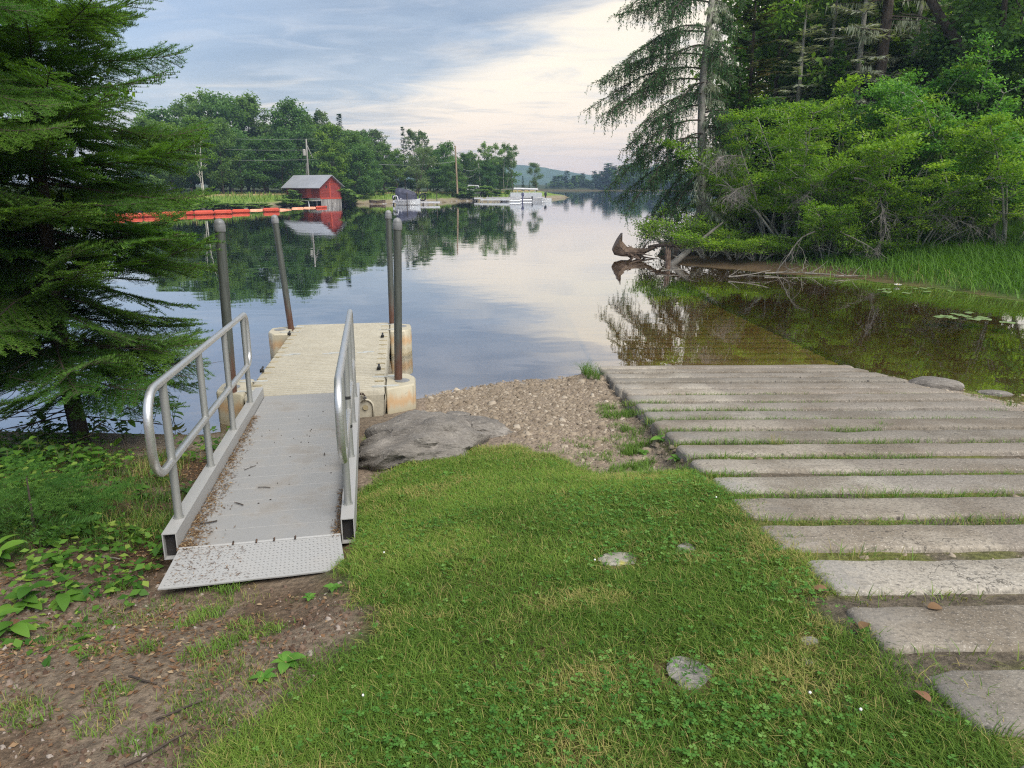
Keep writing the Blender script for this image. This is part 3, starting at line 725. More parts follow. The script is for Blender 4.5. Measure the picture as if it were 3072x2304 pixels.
# ------------------------------------------------------------------ floating dock
DO = Vector((-2.14, 7.47, .37)); DA = Vector((-.1495, .9888, 0)); DR = Vector((.9888, .1495, 0)); DU = Vector((0, 0, 1))
def D(a, b, h=0.): return DO+DA*a+DR*b+DU*h
DW, DLEN = .75, 4.12
def dock_section(a0, a1):
    """hollow plastic section: grooved top, bulging sides with scalloped edge"""
    mb = MB(); n = max(2, int(round((a1-a0)/.079))); p = (a1-a0)/n
    prof = []
    for i in range(n):
        a = a0+i*p
        prof += [(a+.010, -.03), (a+.017, 0), (a+p-.017, 0), (a+p-.010, -.03)]
    B = [(-DW, -.05), (-DW+.012, -.012), (-DW+.04, 0), (DW-.04, 0), (DW-.012, -.012), (DW, -.05)]
    V = []
    for a, h in prof:
        for j, (b, z) in enumerate(B): V.append(D(a, b, z+(h if j in (2, 3) else h*.35)))
    m = len(B)
    F = [(i*m+j, i*m+j+1, (i+1)*m+j+1, (i+1)*m+j) for i in range(len(prof)-1) for j in range(m-1)]
    mb.add(V, F)
    a0, a1 = a0+.010, a1-.010
    def strip(top, bot): mb.add(top+bot, [(i, i+1, len(top)+i+1, len(top)+i) for i in range(len(top)-1)])
    for b, s in ((-DW, -1), (DW, 1)):                                    # sides
        ns = 24; top = [D(a0+(a1-a0)*i/ns, b, -.05) for i in range(ns+1)]
        mid = [D(a0+(a1-a0)*i/ns, b+s*(.012 if i % 2 else -.012), -.13) for i in range(ns+1)]
        bot = [D(a0+(a1-a0)*i/ns, b-s*.03, -.42) for i in range(ns+1)]
        strip(top, mid); strip(mid, bot)
    for a, s in ((a0, -1), (a1, 1)):                                     # ends
        nb = 20; hh = lambda b: 0 if abs(b) < DW-.04 else -.02
        bs = [-DW+.012]+list(np.linspace(-DW+.04, DW-.04, nb))+[DW-.012]
        strip([D(a, b, -.012 if 0 < i < len(bs)-1 else -.02) for i, b in enumerate(bs)], [D(a+s*.008, b, -.05) for b in bs])
        strip([D(a+s*.008, b, -.05) for b in bs], [D(a-s*.02, b*.97, -.42) for b in bs])
    return mb
def rounded(poly, r=.06, n=4):
    out = []; m = len(poly)
    for i in range(m):
        p, a, b = Vector(poly[i]), Vector(poly[i-1]), Vector(poly[(i+1) % m])
        d0, d1 = (a-p).normalized(), (b-p).normalized(); q0, q1 = p+d0*r, p+d1*r
        for k in range(n+1):
            t = k/n; out.append(tuple((1-t)**2*q0+2*t*(1-t)*p+t*t*q1))
    return out
def build_dock():
    M['socket'] = pm('dirty plastic and groove shade', (.26, .22, .13), (.38, .32, .2), 8, .6, .1)
    t = empty('floating_dock', D(2, 0, -.37), 'beige plastic floating dock with ribbed top and corner floats', 'dock')
    seam = 1.95
    for a0, a1 in ((0, seam-.004), (seam+.004, DLEN)):
        o = obj('dock_section', dock_section(a0, a1), M['poly'], t, smooth=28); o.data.materials.append(M['socket'])
        for p in o.data.polygons:                                        # darker colour paints shade into the groove bottoms
            c = p.center
            if abs(p.normal.z) > .9 and c.z+wloc(t).z < DO.z-.012 and c.z+wloc(t).z > DO.z-.035: p.material_index = 1
    # connector sockets along both edges
    def disc(name, a, b, m, ra=.05, rb=.03, h=.004, par=t):
        mb = MB(); n = 14
        v = [D(a+rb*math.sin(2*math.pi*i/n), b+ra*math.cos(2*math.pi*i/n), h) for i in range(n)]
        c = D(a, b, h-.004); mb.add(v+[c], [(i, (i+1) % n, n) for i in range(n)])
        v2 = [q-DU*.012 for q in v]; mb.add(v+v2, [((i+1) % n, i, n+i, n+(i+1) % n) for i in range(n)])
        return obj(name, mb, m, par)
    M['connector'] = pm('grey connector', (.34, .35, .33), (.46, .47, .45), 8, .55, .1)
    for s in (-1, 1):
        for k in range(13):
            a = .42+k*.282
            if abs(a-seam) < .03: continue
            if a < DLEN-.3: disc('edge_socket', a, s*(DW-.075), M['socket'], .055, .026)
    for b in (-.52, 0, .45):
        for d in (-.05, .05): disc('seam_connector', seam+d*.55, b+d*.9, M['connector'], .075, .028, .003)
    # corner floats that hold the piles
    for s in (-1, 1):
        for a0, flip in ((.03, 1), (DLEN-.03, -1)):
            P = [(0, .008), (0, .36), (.66, .36), (.66, .008)]
            P = [(.02, .008), (.20, .335), (.52, .345), (.70, .25), (.70, .008)]
            poly = [(D(a0+flip*a, s*(DW+b))) for a, b in P]
            poly = [(q.x, q.y) for q in poly]
            if s*flip > 0: poly = poly[::-1]
            top = rounded(poly, .045); c = Vector((sum(p[0] for p in top)/len(top), sum(p[1] for p in top)/len(top)))
            ins = [tuple(Vector(p)+(c-Vector(p)).normalized()*.014) for p in top]
            bot = [tuple(Vector(p)+(c-Vector(p)).normalized()*.012) for p in top]
            mb = MB(); n = len(top)
            L = [([(x, y, .37) for x, y in ins]), ([(x, y, .352) for x, y in top]), ([(x, y, .02) for x, y in top]), ([(x, y, -.04) for x, y in bot])]
            mb.add([p for l in L for p in l], [(i*n+k, (i+1)*n+k, (i+1)*n+(k+1) % n, i*n+(k+1) % n) for i in range(3) for k in range(n)]+[tuple(range(n)), tuple(reversed(range(3*n, 4*n)))])
            bm = mb
            o = obj('corner_float', bm, M['float'], t, smooth=35)
            me = o.data; b = bmesh.new(); b.from_mesh(me); bmesh.ops.recalc_face_normals(b, faces=b.faces); b.to_mesh(me); b.free()
            for a in (.16, .58):
                aa = a0+flip*a
                disc('pile_connector', aa, s*(DW-.085), M['connector'], .075, .03, .003)
                disc('pile_connector', aa, s*(DW+.085), M['connector'], .075, .03, .006)
                mb = MB().box(D(aa, s*DW, .001), (.06, .03, .006), (DR, DA, DU)); obj('connector_bridge', mb, M['connector'], t)
            q = D(a0+flip*.36, s*(DW+.19)); mb = MB().lathe((q.x, q.y, .37), [(.085, 0), (.085, .006), (.06, .008)], 18); obj('pile_collar', mb, M['pilecap'], o)
    # recessed pocket on the front face, right of the gangway
    mb = MB(); pr = [(-.085, -.36), (-.085, -.18)]+[(.085*math.cos(q), -.18+.085*math.sin(q)) for q in np.linspace(math.pi, 0, 9)][1:-1]+[(.085, -.18), (.085, -.36)]
    cx = .53
    mb.tube([D(-.0, cx+b, h) for b, h in pr], .011, 6); obj('pocket_rim', mb, M['poly'], t, smooth=True)
    mb = MB(); n = 14; v = [D(-.004, cx+.03*math.cos(2*math.pi*i/n), -.185+.03*math.sin(2*math.pi*i/n)) for i in range(n)]; mb.add(v, [tuple(range(n))]); obj('pocket_bolt', mb, M['socket'], t)
    # small black cleats
    def cleat(a, b):
        mb = MB().box(D(a, b, .02), (.045, .06, .03), (DR, DA, DU)); mb.tube([D(a-.075, b, .05), D(a-.03, b, .042), D(a+.03, b, .042), D(a+.075, b, .05)], .014, 8)
        obj('cleat', mb, M['black'], t, bevel=.004)
    for a, b in ((1.02, -DW+.02), (3.25, -DW+.02), (.95, DW-.09), (2.9, DW-.09)): cleat(a, b)
build_dock()
def build_piles():
    spec = [((697, 1176), (658, 672), .05, 'thick grey steel pile left of the gangway handrail', .37),
            ((873, 986), (824, 655), .047, 'steel pile at the far left corner of the dock, rusty below', .37),
            ((1176, 970), (1165, 641), .046, 'slim rusty pile partly hidden behind the nearer right pile', .37),
            ((1195, 1139), (1192, 668), .0455, 'tall dark steel pile in the near right corner float', .37)]
    for i, (b, tp, r, lab, z) in enumerate(spec):
        p = at_z(*b, z); q = at_y(*tp, p.y); d = (q-p).normalized()
        # stand the pile in the middle of its corner float
        t = empty('steel_pile', p-d*1.2, lab, 'steel pile', 'steel piles holding the floating dock')
        L = (q-p).length
        mb = MB().tube([p-d*1.2, p, p+d*L*.5, p+d*(L-.03)], r, 16); obj('pipe', mb, M['pile'], t, smooth=50)
        X = d.orthogonal().normalized(); Y = d.cross(X)
        prof = [(r*1.12, -.075), (r*1.16, -.07), (r*1.16, -.01), (r*1.08, 0), (r*1.1, .005), (r*.95, .028), (r*.55, .048), (r*.15, .054)]
        mb = MB(); n = 16; v = [q+d*(z_-.0)+(X*math.cos(2*math.pi*k/n)+Y*math.sin(2*math.pi*k/n))*rr for rr, z_ in prof for k in range(n)]
        f = [(j*n+k, j*n+(k+1) % n, (j+1)*n+(k+1) % n, (j+1)*n+k) for j in range(len(prof)-1) for k in range(n)]+[tuple(range((len(prof)-1)*n, len(prof)*n))]
        mb.add(v, f); obj('pile_cap', mb, M['pilecap'], t, smooth=40)
build_piles()
def build_lock():
    c = D(-.02, .385, .0)
    t = empty('chain_and_padlock', c, 'rusty chain loop and padlock on the dock edge beside the gangway', 'chain')
    R1 = .042
    mb = MB().tube([c+DR*(R1*math.cos(a))+DU*(.035+R1*math.sin(a))+DA*.01 for a in np.linspace(0, 2*math.pi, 15)[:-1]], .013, 8, closed=True); obj('shackle', mb, M['chain'], t, smooth=True)
    for k in range(5):
        q = c+DR*(.05+.022*k)+DU*(.02-.012*k)-DA*.02; ax = (DR if k % 2 else (DR-DU).normalized()); up = DU if k % 2 else DA
        mb = MB().tube([q+ax*(.019*math.cos(a))+up*(.011*math.sin(a)) for a in np.linspace(0, 2*math.pi, 11)[:-1]], .0055, 6, closed=True); obj('chain_link', mb, M['chain'], t, smooth=True)
    q = c+DR*.145-DU*.06-DA*.03
    mb = MB().box(q, (.04, .02, .034), ((DR+DU*.6).normalized(), DA, (DU-DR*.6).normalized())); pb = obj('padlock', mb, M['lock'], t, bevel=.004)
build_lock()

# ------------------------------------------------------------------ foliage builders
def nrm(a): return a/np.maximum(np.linalg.norm(a, axis=-1, keepdims=True), 1e-9)
def cards(P, A, Nn, L, W, belly=.45, fold=.12):
    """one folded diamond leaf per row: base P, direction A, normal Nn"""
    A = nrm(A); S = nrm(np.cross(A, Nn)); Nn = np.cross(S, A)
    L = np.broadcast_to(np.asarray(L, float), (len(P),))[:, None]; W = np.broadcast_to(np.asarray(W, float), (len(P),))[:, None]
    mid = P+A*L*belly+Nn*W*fold
    V = np.stack([P, mid+S*W*.5, P+A*L, mid-S*W*.5], 1).reshape(-1, 3)
    F = np.arange(len(P)*4).reshape(-1, 4); return V, F
def tris(P, A, Nn, L, W):
    A = nrm(A); S = nrm(np.cross(A, Nn))
    L = np.broadcast_to(np.asarray(L, float), (len(P),))[:, None]; W = np.broadcast_to(np.asarray(W, float), (len(P),))[:, None]
    V = np.stack([P-S*W*.5, P+S*W*.5, P+A*L], 1).reshape(-1, 3)
    return V, np.arange(len(P)*3).reshape(-1, 3)
def rdir(r, n, zb=0., zs=1.):
    d = r.normal(size=(n, 3)); d = nrm(d); d[:, 2] = d[:, 2]*zs+zb; return nrm(d)
def limb(mb, r, p, d, L, r0, n=5, gravity=-.1, wob=.25, tip=.25, sides=6):
    """wobbly tapering branch; returns its points"""
    pts = [Vector(p)]; d = Vector(d).normalized(); st = L/n
    for i in range(n):
        d = (d+Vector((r.uniform(-wob, wob), r.uniform(-wob, wob), r.uniform(-wob, wob)*.6+gravity))).normalized()
        pts.append(pts[-1]+d*st)
    if mb is not None: mb.tube(pts, [r0*(1-(1-tip)*i/n) for i in range(n+1)], sides, cap=False)
    return pts

def deciduous(seed, H=10., R=2.6, base=.28, nl=13, nclump=9, nleaf=3400, leaf=.26, up=.5, leafmat='leaf', bark='bark', trunk_r=.16, stems=1, top_thin=.0, clr=.75, lean=0., flat=.6):
    """trunk with limbs (one mesh) and a crown of leaf-sized faces gathered in clumps round the limb ends"""
    r = random.Random(seed); g = np.random.default_rng(seed)
    mb = MB(); tips = []
    for s in range(stems):
        a0 = r.uniform(0, 6.28); off = .25*(stems > 1)
        tr = limb(mb, r, (off*math.cos(a0), off*math.sin(a0), -.25), (lean+.22*(stems > 1)*math.cos(a0), .22*(stems > 1)*math.sin(a0), 1), H*.93+.25, trunk_r*(1 if stems == 1 else .7), 9, .02, .06, .18, 8)
        m = nl//stems
        for i in range(m):
            t = base+(1-base)*((i+r.random()*.8)/m); k = min(8, int(t*9)); fr = t*9-k
            p = tr[k].lerp(tr[k+1], min(1, fr))
            a = i*2.4+r.uniform(-.5, .5); prof = math.sin(math.pi*min(1, max(.06, (t-base*.7)/(1-base*.7)))**.75)**.7
            L = R*(.35+.75*prof)*r.uniform(.75, 1.15)
            lp = limb(mb, r, p, (math.cos(a), math.sin(a), up+.9*t*t), L, trunk_r*.42*(1.15-t), 5, .02, .2, .3, 5)
            tips += [(lp[-1], 1.), (lp[3], .9), (lp[4], 1.)]
            for q in (lp[2], lp[3]):
                sp = limb(mb, r, q, (math.cos(a+r.uniform(-1.3, 1.3)), math.sin(a+r.uniform(-1.3, 1.3)), r.uniform(.1, .8)), L*r.uniform(.35, .6), trunk_r*.16*(1.15-t)+.006, 3, .03, .25, .3, 4)
                tips += [(sp[-1], .8), (sp[2], .7)]
        tips.append((tr[-1], .8))
    tp = np.array([tuple(p) for p, w in tips]); tw = np.array([w for p, w in tips])
    n = nleaf; idx = g.choice(len(tp), n, p=tw/tw.sum())
    cr = clr*R/2.6*g.uniform(.55, 1.1, len(tp))
    d = rdir(g, n); rad = g.random(n)**.45
    P = tp[idx]+d*(cr[idx]*rad)[:, None]*np.array([1, 1, flat])
    keep = P[:, 2] > H*.1; P, idx, d = P[keep], idx[keep], d[keep]; n = len(P)
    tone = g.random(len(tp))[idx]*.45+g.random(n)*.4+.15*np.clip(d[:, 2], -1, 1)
    V, F = cards(P, rdir(g, n, -.25, .6), rdir(g, n, .9), leaf*g.uniform(.6, 1.25, n), leaf*.7*g.uniform(.6, 1.2, n))
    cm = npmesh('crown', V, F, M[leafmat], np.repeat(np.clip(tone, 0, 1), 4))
    tm = bpy.data.meshes.new('trunk'); tm.from_pydata(mb.v, [], mb.f); tm.materials.append(M[bark]); tm.shade_smooth()
    return tm, cm
def conifer(seed, H=10., R=1.8, whorls=20, per=6, leaf=.34, droop=-.25, base=.1, dens=11, mat='spruce', bark='bark', trunk_r=.13, ragged=.25, wide=.5, upturn=.0, topbare=0):
    r = random.Random(seed); g = np.random.default_rng(seed)
    mb = MB(); tr = limb(mb, r, (0, 0, -.25), (0, 0, 1), H+.2, trunk_r, 8, 0, .025, .1, 8)
    Ps, As, Ns, Ls, T = [], [], [], [], []
    for w in range(whorls):
        t = base+(1-base)*w/whorls
        for k in range(per):
            if r.random() < ragged*.5: continue
            tt = min(.99, t+r.uniform(0, .04)); a = k*6.283/per+w*.9+r.uniform(-.35, .35)
            L = R*(1-tt)**.8*r.uniform(1-ragged, 1+ragged*.5)+.12
            kk = min(7, int(tt*8)); p = tr[kk].lerp(tr[kk+1], tt*8-kk)
            d = Vector((math.cos(a), math.sin(a), droop+.9*tt*tt))
            lp = limb(mb, r, p, d, L, trunk_r*.2*(1.1-tt), 4, upturn, .08, .3, 4)
            m = max(3, int(L*dens)); sd_ = Vector((-math.sin(a), math.cos(a), 0)); tone = r.random()
            for i in range(m):
                f = .15+.85*(i+r.random())/m; j = min(3, int(f*4)); q = lp[j].lerp(lp[j+1], f*4-j); dd = (lp[j+1]-lp[j]).normalized()
                for s in (-1, 1):
                    v = dd*r.uniform(.5, 1.1)+sd_*s*r.uniform(.5, 1.1)+Vector((0, 0, r.uniform(-.5, .1)))
                    Ps.append(q); As.append(v); Ns.append((r.uniform(-.4, .4), r.uniform(-.4, .4), 1)); Ls.append(leaf*r.uniform(.6, 1.15)*(1.15-.6*f)); T.append(.6*tone+.4*f*r.random())
    # leader
    for i in range(14):
        f = i/14; Ps.append(tr[7].lerp(tr[8], f)); a = i*2.4; As.append((math.cos(a), math.sin(a), .9)); Ns.append((0, 0, 1)); Ls.append(leaf*.6*(1.1-f)); T.append(.6)
    P, A, Nn, Ls = np.array([tuple(p) for p in Ps]), np.array([tuple(p) for p in As]), np.array(Ns), np.array(Ls)
    V, F = cards(P, A, Nn, Ls, Ls*wide, .4, .05)
    cm = npmesh('crown', V, F, M[mat], np.repeat(np.clip(T, 0, 1), 4))
    tm = bpy.data.meshes.new('trunk'); tm.from_pydata(mb.v, [], mb.f); tm.materials.append(M[bark]); tm.shade_smooth()
    return tm, cm
PROTO = {}
def plant_tree(kind, name, label, cat, group, x, y, H, W=None, rot=None, z=None, H0=10., W0=None):
    """an Empty at the foot with its own trunk and crown objects (mesh data shared between alike trees)"""
    tm, cm = PROTO[kind]
    t = empty(name, (x, y, tz(x, y) if z is None else z), label, cat, group, rotz=random.uniform(0, 6.28) if rot is None else rot)
    s = H/H0; w = (W if W else s); t.scale = (w, w, s)
    link('trunk', tm, t); link('crown', cm, t)
    return t

# ------------------------------------------------------------------ near left: firs on the bank
def bough_mesh(seed, L=1.35, n_side=19, spread=.44, nl=1.2, nw=.0088, sp=.0075, mat='needle'):
    """one fir bough along +X: woody axis, side twigs in a flat spray, each lined with needles"""
    r = random.Random(seed); g = np.random.default_rng(seed)
    mb = MB(); segs = []
    main = [Vector((L*t, .05*L*math.sin(t*3+seed), -.10*L*t-.16*L*t*t+.20*L*t**3)) for t in np.linspace(0, 1, 9)]
    mb.tube(main, [.013*(1-.8*i/8) for i in range(9)], 5, cap=False)
    segs.append((main[2:], 1.))
    for i in range(n_side):
        f = .16+.82*i/n_side
        for s in (-1, 1):
            if r.random() < .1: continue
            k = min(7, int(f*8)); p = main[k].lerp(main[k+1], f*8-k); dd = (main[k+1]-main[k]).normalized()
            ln = L*spread*(1.08-f)**.75*r.uniform(.7, 1.15)+.05
            d = dd*r.uniform(.75, 1.0)+Vector((0, s, 0))*r.uniform(.7, 1.0)+Vector((0, 0, r.uniform(-.22, .08)))
            tw = limb(mb, r, p, d, ln, .004, 4, -.03+.02*r.random(), .07, .4, 3); segs.append((tw, r.random()))
            m = int(ln/.055)
            for j in range(m):
                q = (j+.6)/m; kk = min(3, int(q*4)); p2 = tw[kk].lerp(tw[kk+1], q*4-kk); d2 = (tw[kk+1]-tw[kk]).normalized(); sd = d2.cross(Vector((0, 0, 1))).normalized()
                for s2 in (-1, 1):
                    if r.random() < .25: continue
                    l2 = ln*.34*(1.1-q)*r.uniform(.6, 1.2)+.02
                    e = p2+(d2*.85+sd*s2*.7+Vector((0, 0, r.uniform(-.2, .05)))).normalized()*l2; segs.append(([p2, p2.lerp(e, .5), e], r.random()))
    P, A, T, Nn, Ls = [], [], [], [], []
    for pts, tone in segs:
        tot = sum((pts[i+1]-pts[i]).length for i in range(len(pts)-1)); m = max(4, int(tot/sp))
        for j in range(m):
            f = (j+.5)/m*(len(pts)-1); k = min(len(pts)-2, int(f)); p = pts[k].lerp(pts[k+1], f-k); d = (pts[k+1]-pts[k]).normalized()
            sd = d.cross(Vector((0, 0, 1))); sd = sd.normalized() if sd.length > .05 else Vector((0, 1, 0)); s = 1 if j % 2 else -1
            u = r.random()
            v = d*.55+sd*s*(1. if u < .75 else .35)+Vector((0, 0, .12 if u < .75 else .8))
            P.append(p); A.append(v); Nn.append((0, 0, 1) if u < .75 else tuple(sd)); Ls.append(nl*r.uniform(.02, .03)*(1.15-.35*j/m)); T.append(.25*tone+.3*r.random()+(.42 if j > m*.72 else .0)*r.random())
    V, F = tris(np.array([tuple(p) for p in P]), np.array([tuple(p) for p in A]), np.array(Nn, float), np.array(Ls), nw)
    nv = len(mb.v)
    me = npmesh('bough', V, F, M[mat], np.repeat(np.clip(T, 0, 1), 3))
    wm = bpy.data.meshes.new('bough_wood'); wm.from_pydata(mb.v, [], mb.f); wm.materials.append(M['twig']); wm.shade_smooth()
    return me, wm
BOUGH = [bough_mesh(i) for i in range(5)]
def near_fir(x, y, H, label, lens, z_lo, z_hi, nb, seed, r0=.075, dead=True, az_w=None):
    r = random.Random(seed); z = tz(x, y)
    t = empty('fir_tree', (x, y, z), label, 'tree', 'firs on the left bank')
    mb = MB(); tr = [Vector((x+.03*math.sin(k*1.3+seed), y+.03*math.cos(k*1.7), z-.2+(H+.2)*k/10)) for k in range(11)]
    mb.tube(tr, [r0*(1-.85*k/10) for k in range(11)], 10, cap=False); obj('trunk', mb, M['bark'], t, smooth=True)
    for i in range(nb):
        f = i/nb; zz = z_lo+(4.6-z_lo)*f/.8 if f < .8 else 4.6+(z_hi-4.6)*(f-.8)/.2; a = i*2.3999+r.uniform(-.3, .3)
        L = np.interp(zz, [p[0] for p in lens], [p[1] for p in lens])*r.uniform(.82, 1.12)
        b, w = BOUGH[r.randrange(5)]; o = link('bough', b, t); o.location = (0, 0, zz-z+0); s = L/1.35
        o.scale = (s, max(.8, s)*r.uniform(.9, 1.1), max(.75, s)); o.rotation_euler = (r.uniform(-.55, .55), r.uniform(-.34, .36)-.15*f, a)
        wo = link('wood', w, o)
    if dead:                                                              # bare lower branches
        mb = MB()
        for i in range(26):
            a = r.uniform(0, 6.28); zz = z+r.uniform(.25, 1.25)
            pts = limb(mb, r, (x, y, zz), (math.cos(a), math.sin(a), -.08), r.uniform(.5, 1.3), .008, 6, -.01, .12, .3, 4)
            for q in pts[2:]:
                limb(mb, r, q, (math.cos(a+r.uniform(-1.2, 1.2)), math.sin(a+r.uniform(-1.2, 1.2)), r.uniform(-.4, .2)), r.uniform(.15, .45), .004, 4, 0, .2, .3, 3)
        obj('dead_branches', mb, M['twig'], t)
    return t
near_fir(-4.3, 6.75, 8.5, 'dark green fir with needled boughs reaching out beside the gangway', [(0, .75), (.6, 1.15), (1.2, 1.3), (2.2, 1.5), (3, 1.45), (4, 1.12), (6, .8), (9, .3)], .66, 8.2, 165, 3)
near_fir(-5.35, 6.55, 8.0, 'dark fir trunk and boughs at the left edge, behind bare twigs', [(0, .6), (1, 1.3), (2.5, 1.6), (4.2, 1.3), (8, .3)], .9, 7.8, 120, 11, .085)
near_fir(-4.35, 5.15, 6.3, 'darkest fir, its boughs hanging into the upper left corner', [(0, .8), (2.2, .8), (3, 1.25), (4.3, 1.2), (6.5, .35)], 2.4, 6.1, 60, 23, .05, False)
SAPB = [bough_mesh(90+i, .5, 8, .4, .9, .006, .006, 'firlight') for i in range(3)]
def fir_sapling(x, y, h, L, label, seed):
    r = random.Random(seed); z = tz(x, y); t = empty('fir_sapling', (x, y, z), label, 'sapling', 'fir saplings')
    mb = MB().tube([(x, y, z-.05), (x+.02, y, z+h)], [.012, .004], 6); obj('stem', mb, M['bark'], t)
    for i in range(17):
        b, w = SAPB[i % 3]; o = link('bough', b, t); o.location = (0, 0, h*(.2+.8*i/17)); s = L/.5*(1.05-.5*i/17)
        o.scale = (s*1.1, s*1.2, s*1.3); o.rotation_euler = (r.uniform(-.2, .2), r.uniform(-.25, .1), i*2.4)
fir_sapling(-3.12, 4.25, .42, .62, 'small fir sapling sprouting at the left edge above the leaf litter', 2)

def maple(x, y, H, R, n, seed, label):
    tm, cm = deciduous(seed, H, R, .2, 12, 9, n, .12, .4, 'maple', 'bark', .03, 1, clr=.5*2.6/R*.9)
    t = empty('young_maple', (x, y, tz(x, y)), label, 'tree', 'young maples behind the firs'); link('trunk', tm, t); link('crown', cm, t)
maple(-4.6, 8.0-.9, 4.1, 1.0, 700, 51, 'young maple with yellow green leaves showing between the fir boughs')
maple(-6.1, 7.0, 2.9, .9, 500, 52, 'low maple with bright leaves glowing through the left fir')

# ------------------------------------------------------------------ undergrowth on the left bank: plants with single leaves
def leaf_data(L, W, seed, m):
    r = random.Random(seed); n = 5; V = []; F = []
    for i in range(n+1):
        t = i/n; w = W*.5*math.sin(math.pi*min(1, t*.93+.05))**.8; z = .12*L*math.sin(t*2.2)-.25*L*t*t
        V += [(L*t, -w, z+.18*w), (L*t, 0, z), (L*t, w, z+.18*w)]
    for i in range(n): a = i*3; F += [(a, a+1, a+4, a+3), (a+1, a+2, a+5, a+4)]
    me = npmesh('leaf', np.array(V), np.array(F), M[m], np.clip(np.repeat([.35+.4*r.random()], len(V)), 0, 1), True); return me
LEAF = [leaf_data(.1, .06, 1, 'plant'), leaf_data(.12, .05, 2, 'plant'), leaf_data(.08, .055, 3, 'plant'), leaf_data(.11, .065, 4, 'leafdark')]
def leafy_plant(x, y, h, nleaf, label, seed, s=1., kinds=(0, 1, 2, 3), name='leafy_plant', group='leafy plants on the left bank'):
    r = random.Random(seed); z = tz(x, y); t = empty(name, (x, y, z), label, 'plant', group)
    mb = MB(); ns = 2 if h < .3 else 3; stems = []
    for k in range(ns):
        a = r.uniform(0, 6.28); stems.append(limb(mb, r, (x, y, z-.02), (.35*math.cos(a), .35*math.sin(a), 1), h*r.uniform(.7, 1.05), .004, 5, 0, .14, .5, 4))
    obj('stem', mb, M['alderstem'], t)
    for i in range(nleaf):
        st = stems[i % ns]; f = .3+.7*(i//ns)/max(1, nleaf//ns); k = min(4, int(f*5)); p = st[k].lerp(st[k+1], f*5-k); a = i*2.4+r.uniform(-.4, .4)
        o = link('leaf', LEAF[kinds[r.randrange(len(kinds))]], t); o.location = p-Vector((x, y, z))
        q = s*r.uniform(.75, 1.2); o.scale = (q, q, q); o.rotation_euler = (r.uniform(-.3, .3), r.uniform(-.35, .3), a)
M['alderstem'] = pm('green brown stems', (.07, .08, .03), (.13, .12, .06), 9, .8, .1)
UP = [  # photo pixel (3072), height, leaves, scale, kinds, label
    ((60, 1830), .18, 12, 1.0, (0, 2), 'plant with pale oval leaves in the lower left corner of the bank'),
    ((20, 1700), .22, 12, 1.0, (0, 1), 'leafy plant half cut by the left picture edge'),
    ((150, 1640), .20, 14, 1.0, (0, 2), 'light green plant in the middle of the leaf patch'),
    ((230, 1610), .18, 12, .9, (0, 2), 'pale oval leaved plant at the right end of the leaf patch'),
    ((90, 1590), .24, 14, 1.0, (0, 1, 2), 'taller light plant just below the fir sapling'),
    ((170, 1700), .14, 10, .9, (0, 2), 'low plant at the front edge of the leaf patch'),
    ((30, 1900), .12, 9, 1.1, (1, 0), 'plant with pointed drooping leaves lowest at the left edge'),
    ((190, 1800), .1, 7, 1.2, (1,), 'single sprig of pointed leaves on bare leaf litter'),
    ((330, 1500), .2, 12, .8, (2, 3), 'small plant beside the gangway curb'),
    ((420, 1500), .16, 10, .8, (3, 2), 'dark leaved plant close under the left handrail loop'),
    ((300, 1400), .26, 16, .9, (3, 1), 'bushy dark plant behind the handrail'),
    ((480, 1440), .22, 14, .8, (2, 3), 'plant growing against the gangway side'),
    ((200, 1420), .3, 16, 1.0, (3, 0), 'broad leaved plant between fir trunk and handrail'),
    ((100, 1400), .3, 16, 1.0, (3, 1), 'shaded plant at the foot of the left fir'),
    ((20, 1420), .3, 14, 1.1, (3, 0), 'shaded plant under the left edge fir'),
    ((380, 1330), .4, 20, 1.0, (1, 2), 'leafy shoot seen through the handrail loop'),
    ((450, 1290), .5, 22, 1.0, (1, 2), 'light leafy shoot against the water left of the dock float'),
    ((520, 1270), .42, 18, .9, (1,), 'thin leafy shoot beside the left dock float'),
    ((300, 1300), .45, 20, 1.0, (3, 1), 'dark leafy shoot in front of the bright water'),
    ((140, 1330), .45, 18, 1.1, (3,), 'dark shoot in front of the fir trunk'),
    ((540, 1380), .16, 10, .7, (2, 3), 'small plant on the mud under the gangway'),
    ((560, 1480), .14, 10, .7, (2, 3), 'low plant tucked under the gangway curb'),
    ((250, 1500), .2, 13, .9, (0, 3), 'leafy plant on litter above the pale leaf patch'),
    ((390, 1610), .12, 8, .7, (2, 0), 'tiny plant left of the curb end'),
]
def px_ground(u, v):
    z = .4
    for _ in range(12): p = at_z(u, v, z); z = .5*z+.5*tz(p.x, p.y)
    return at_z(u, v, z)
for i, (pp, h, n, s, kd, lab) in enumerate(UP):
    q = px_ground(*pp); leafy_plant(q.x, q.y, h, n, lab, 100+i, s, kd)
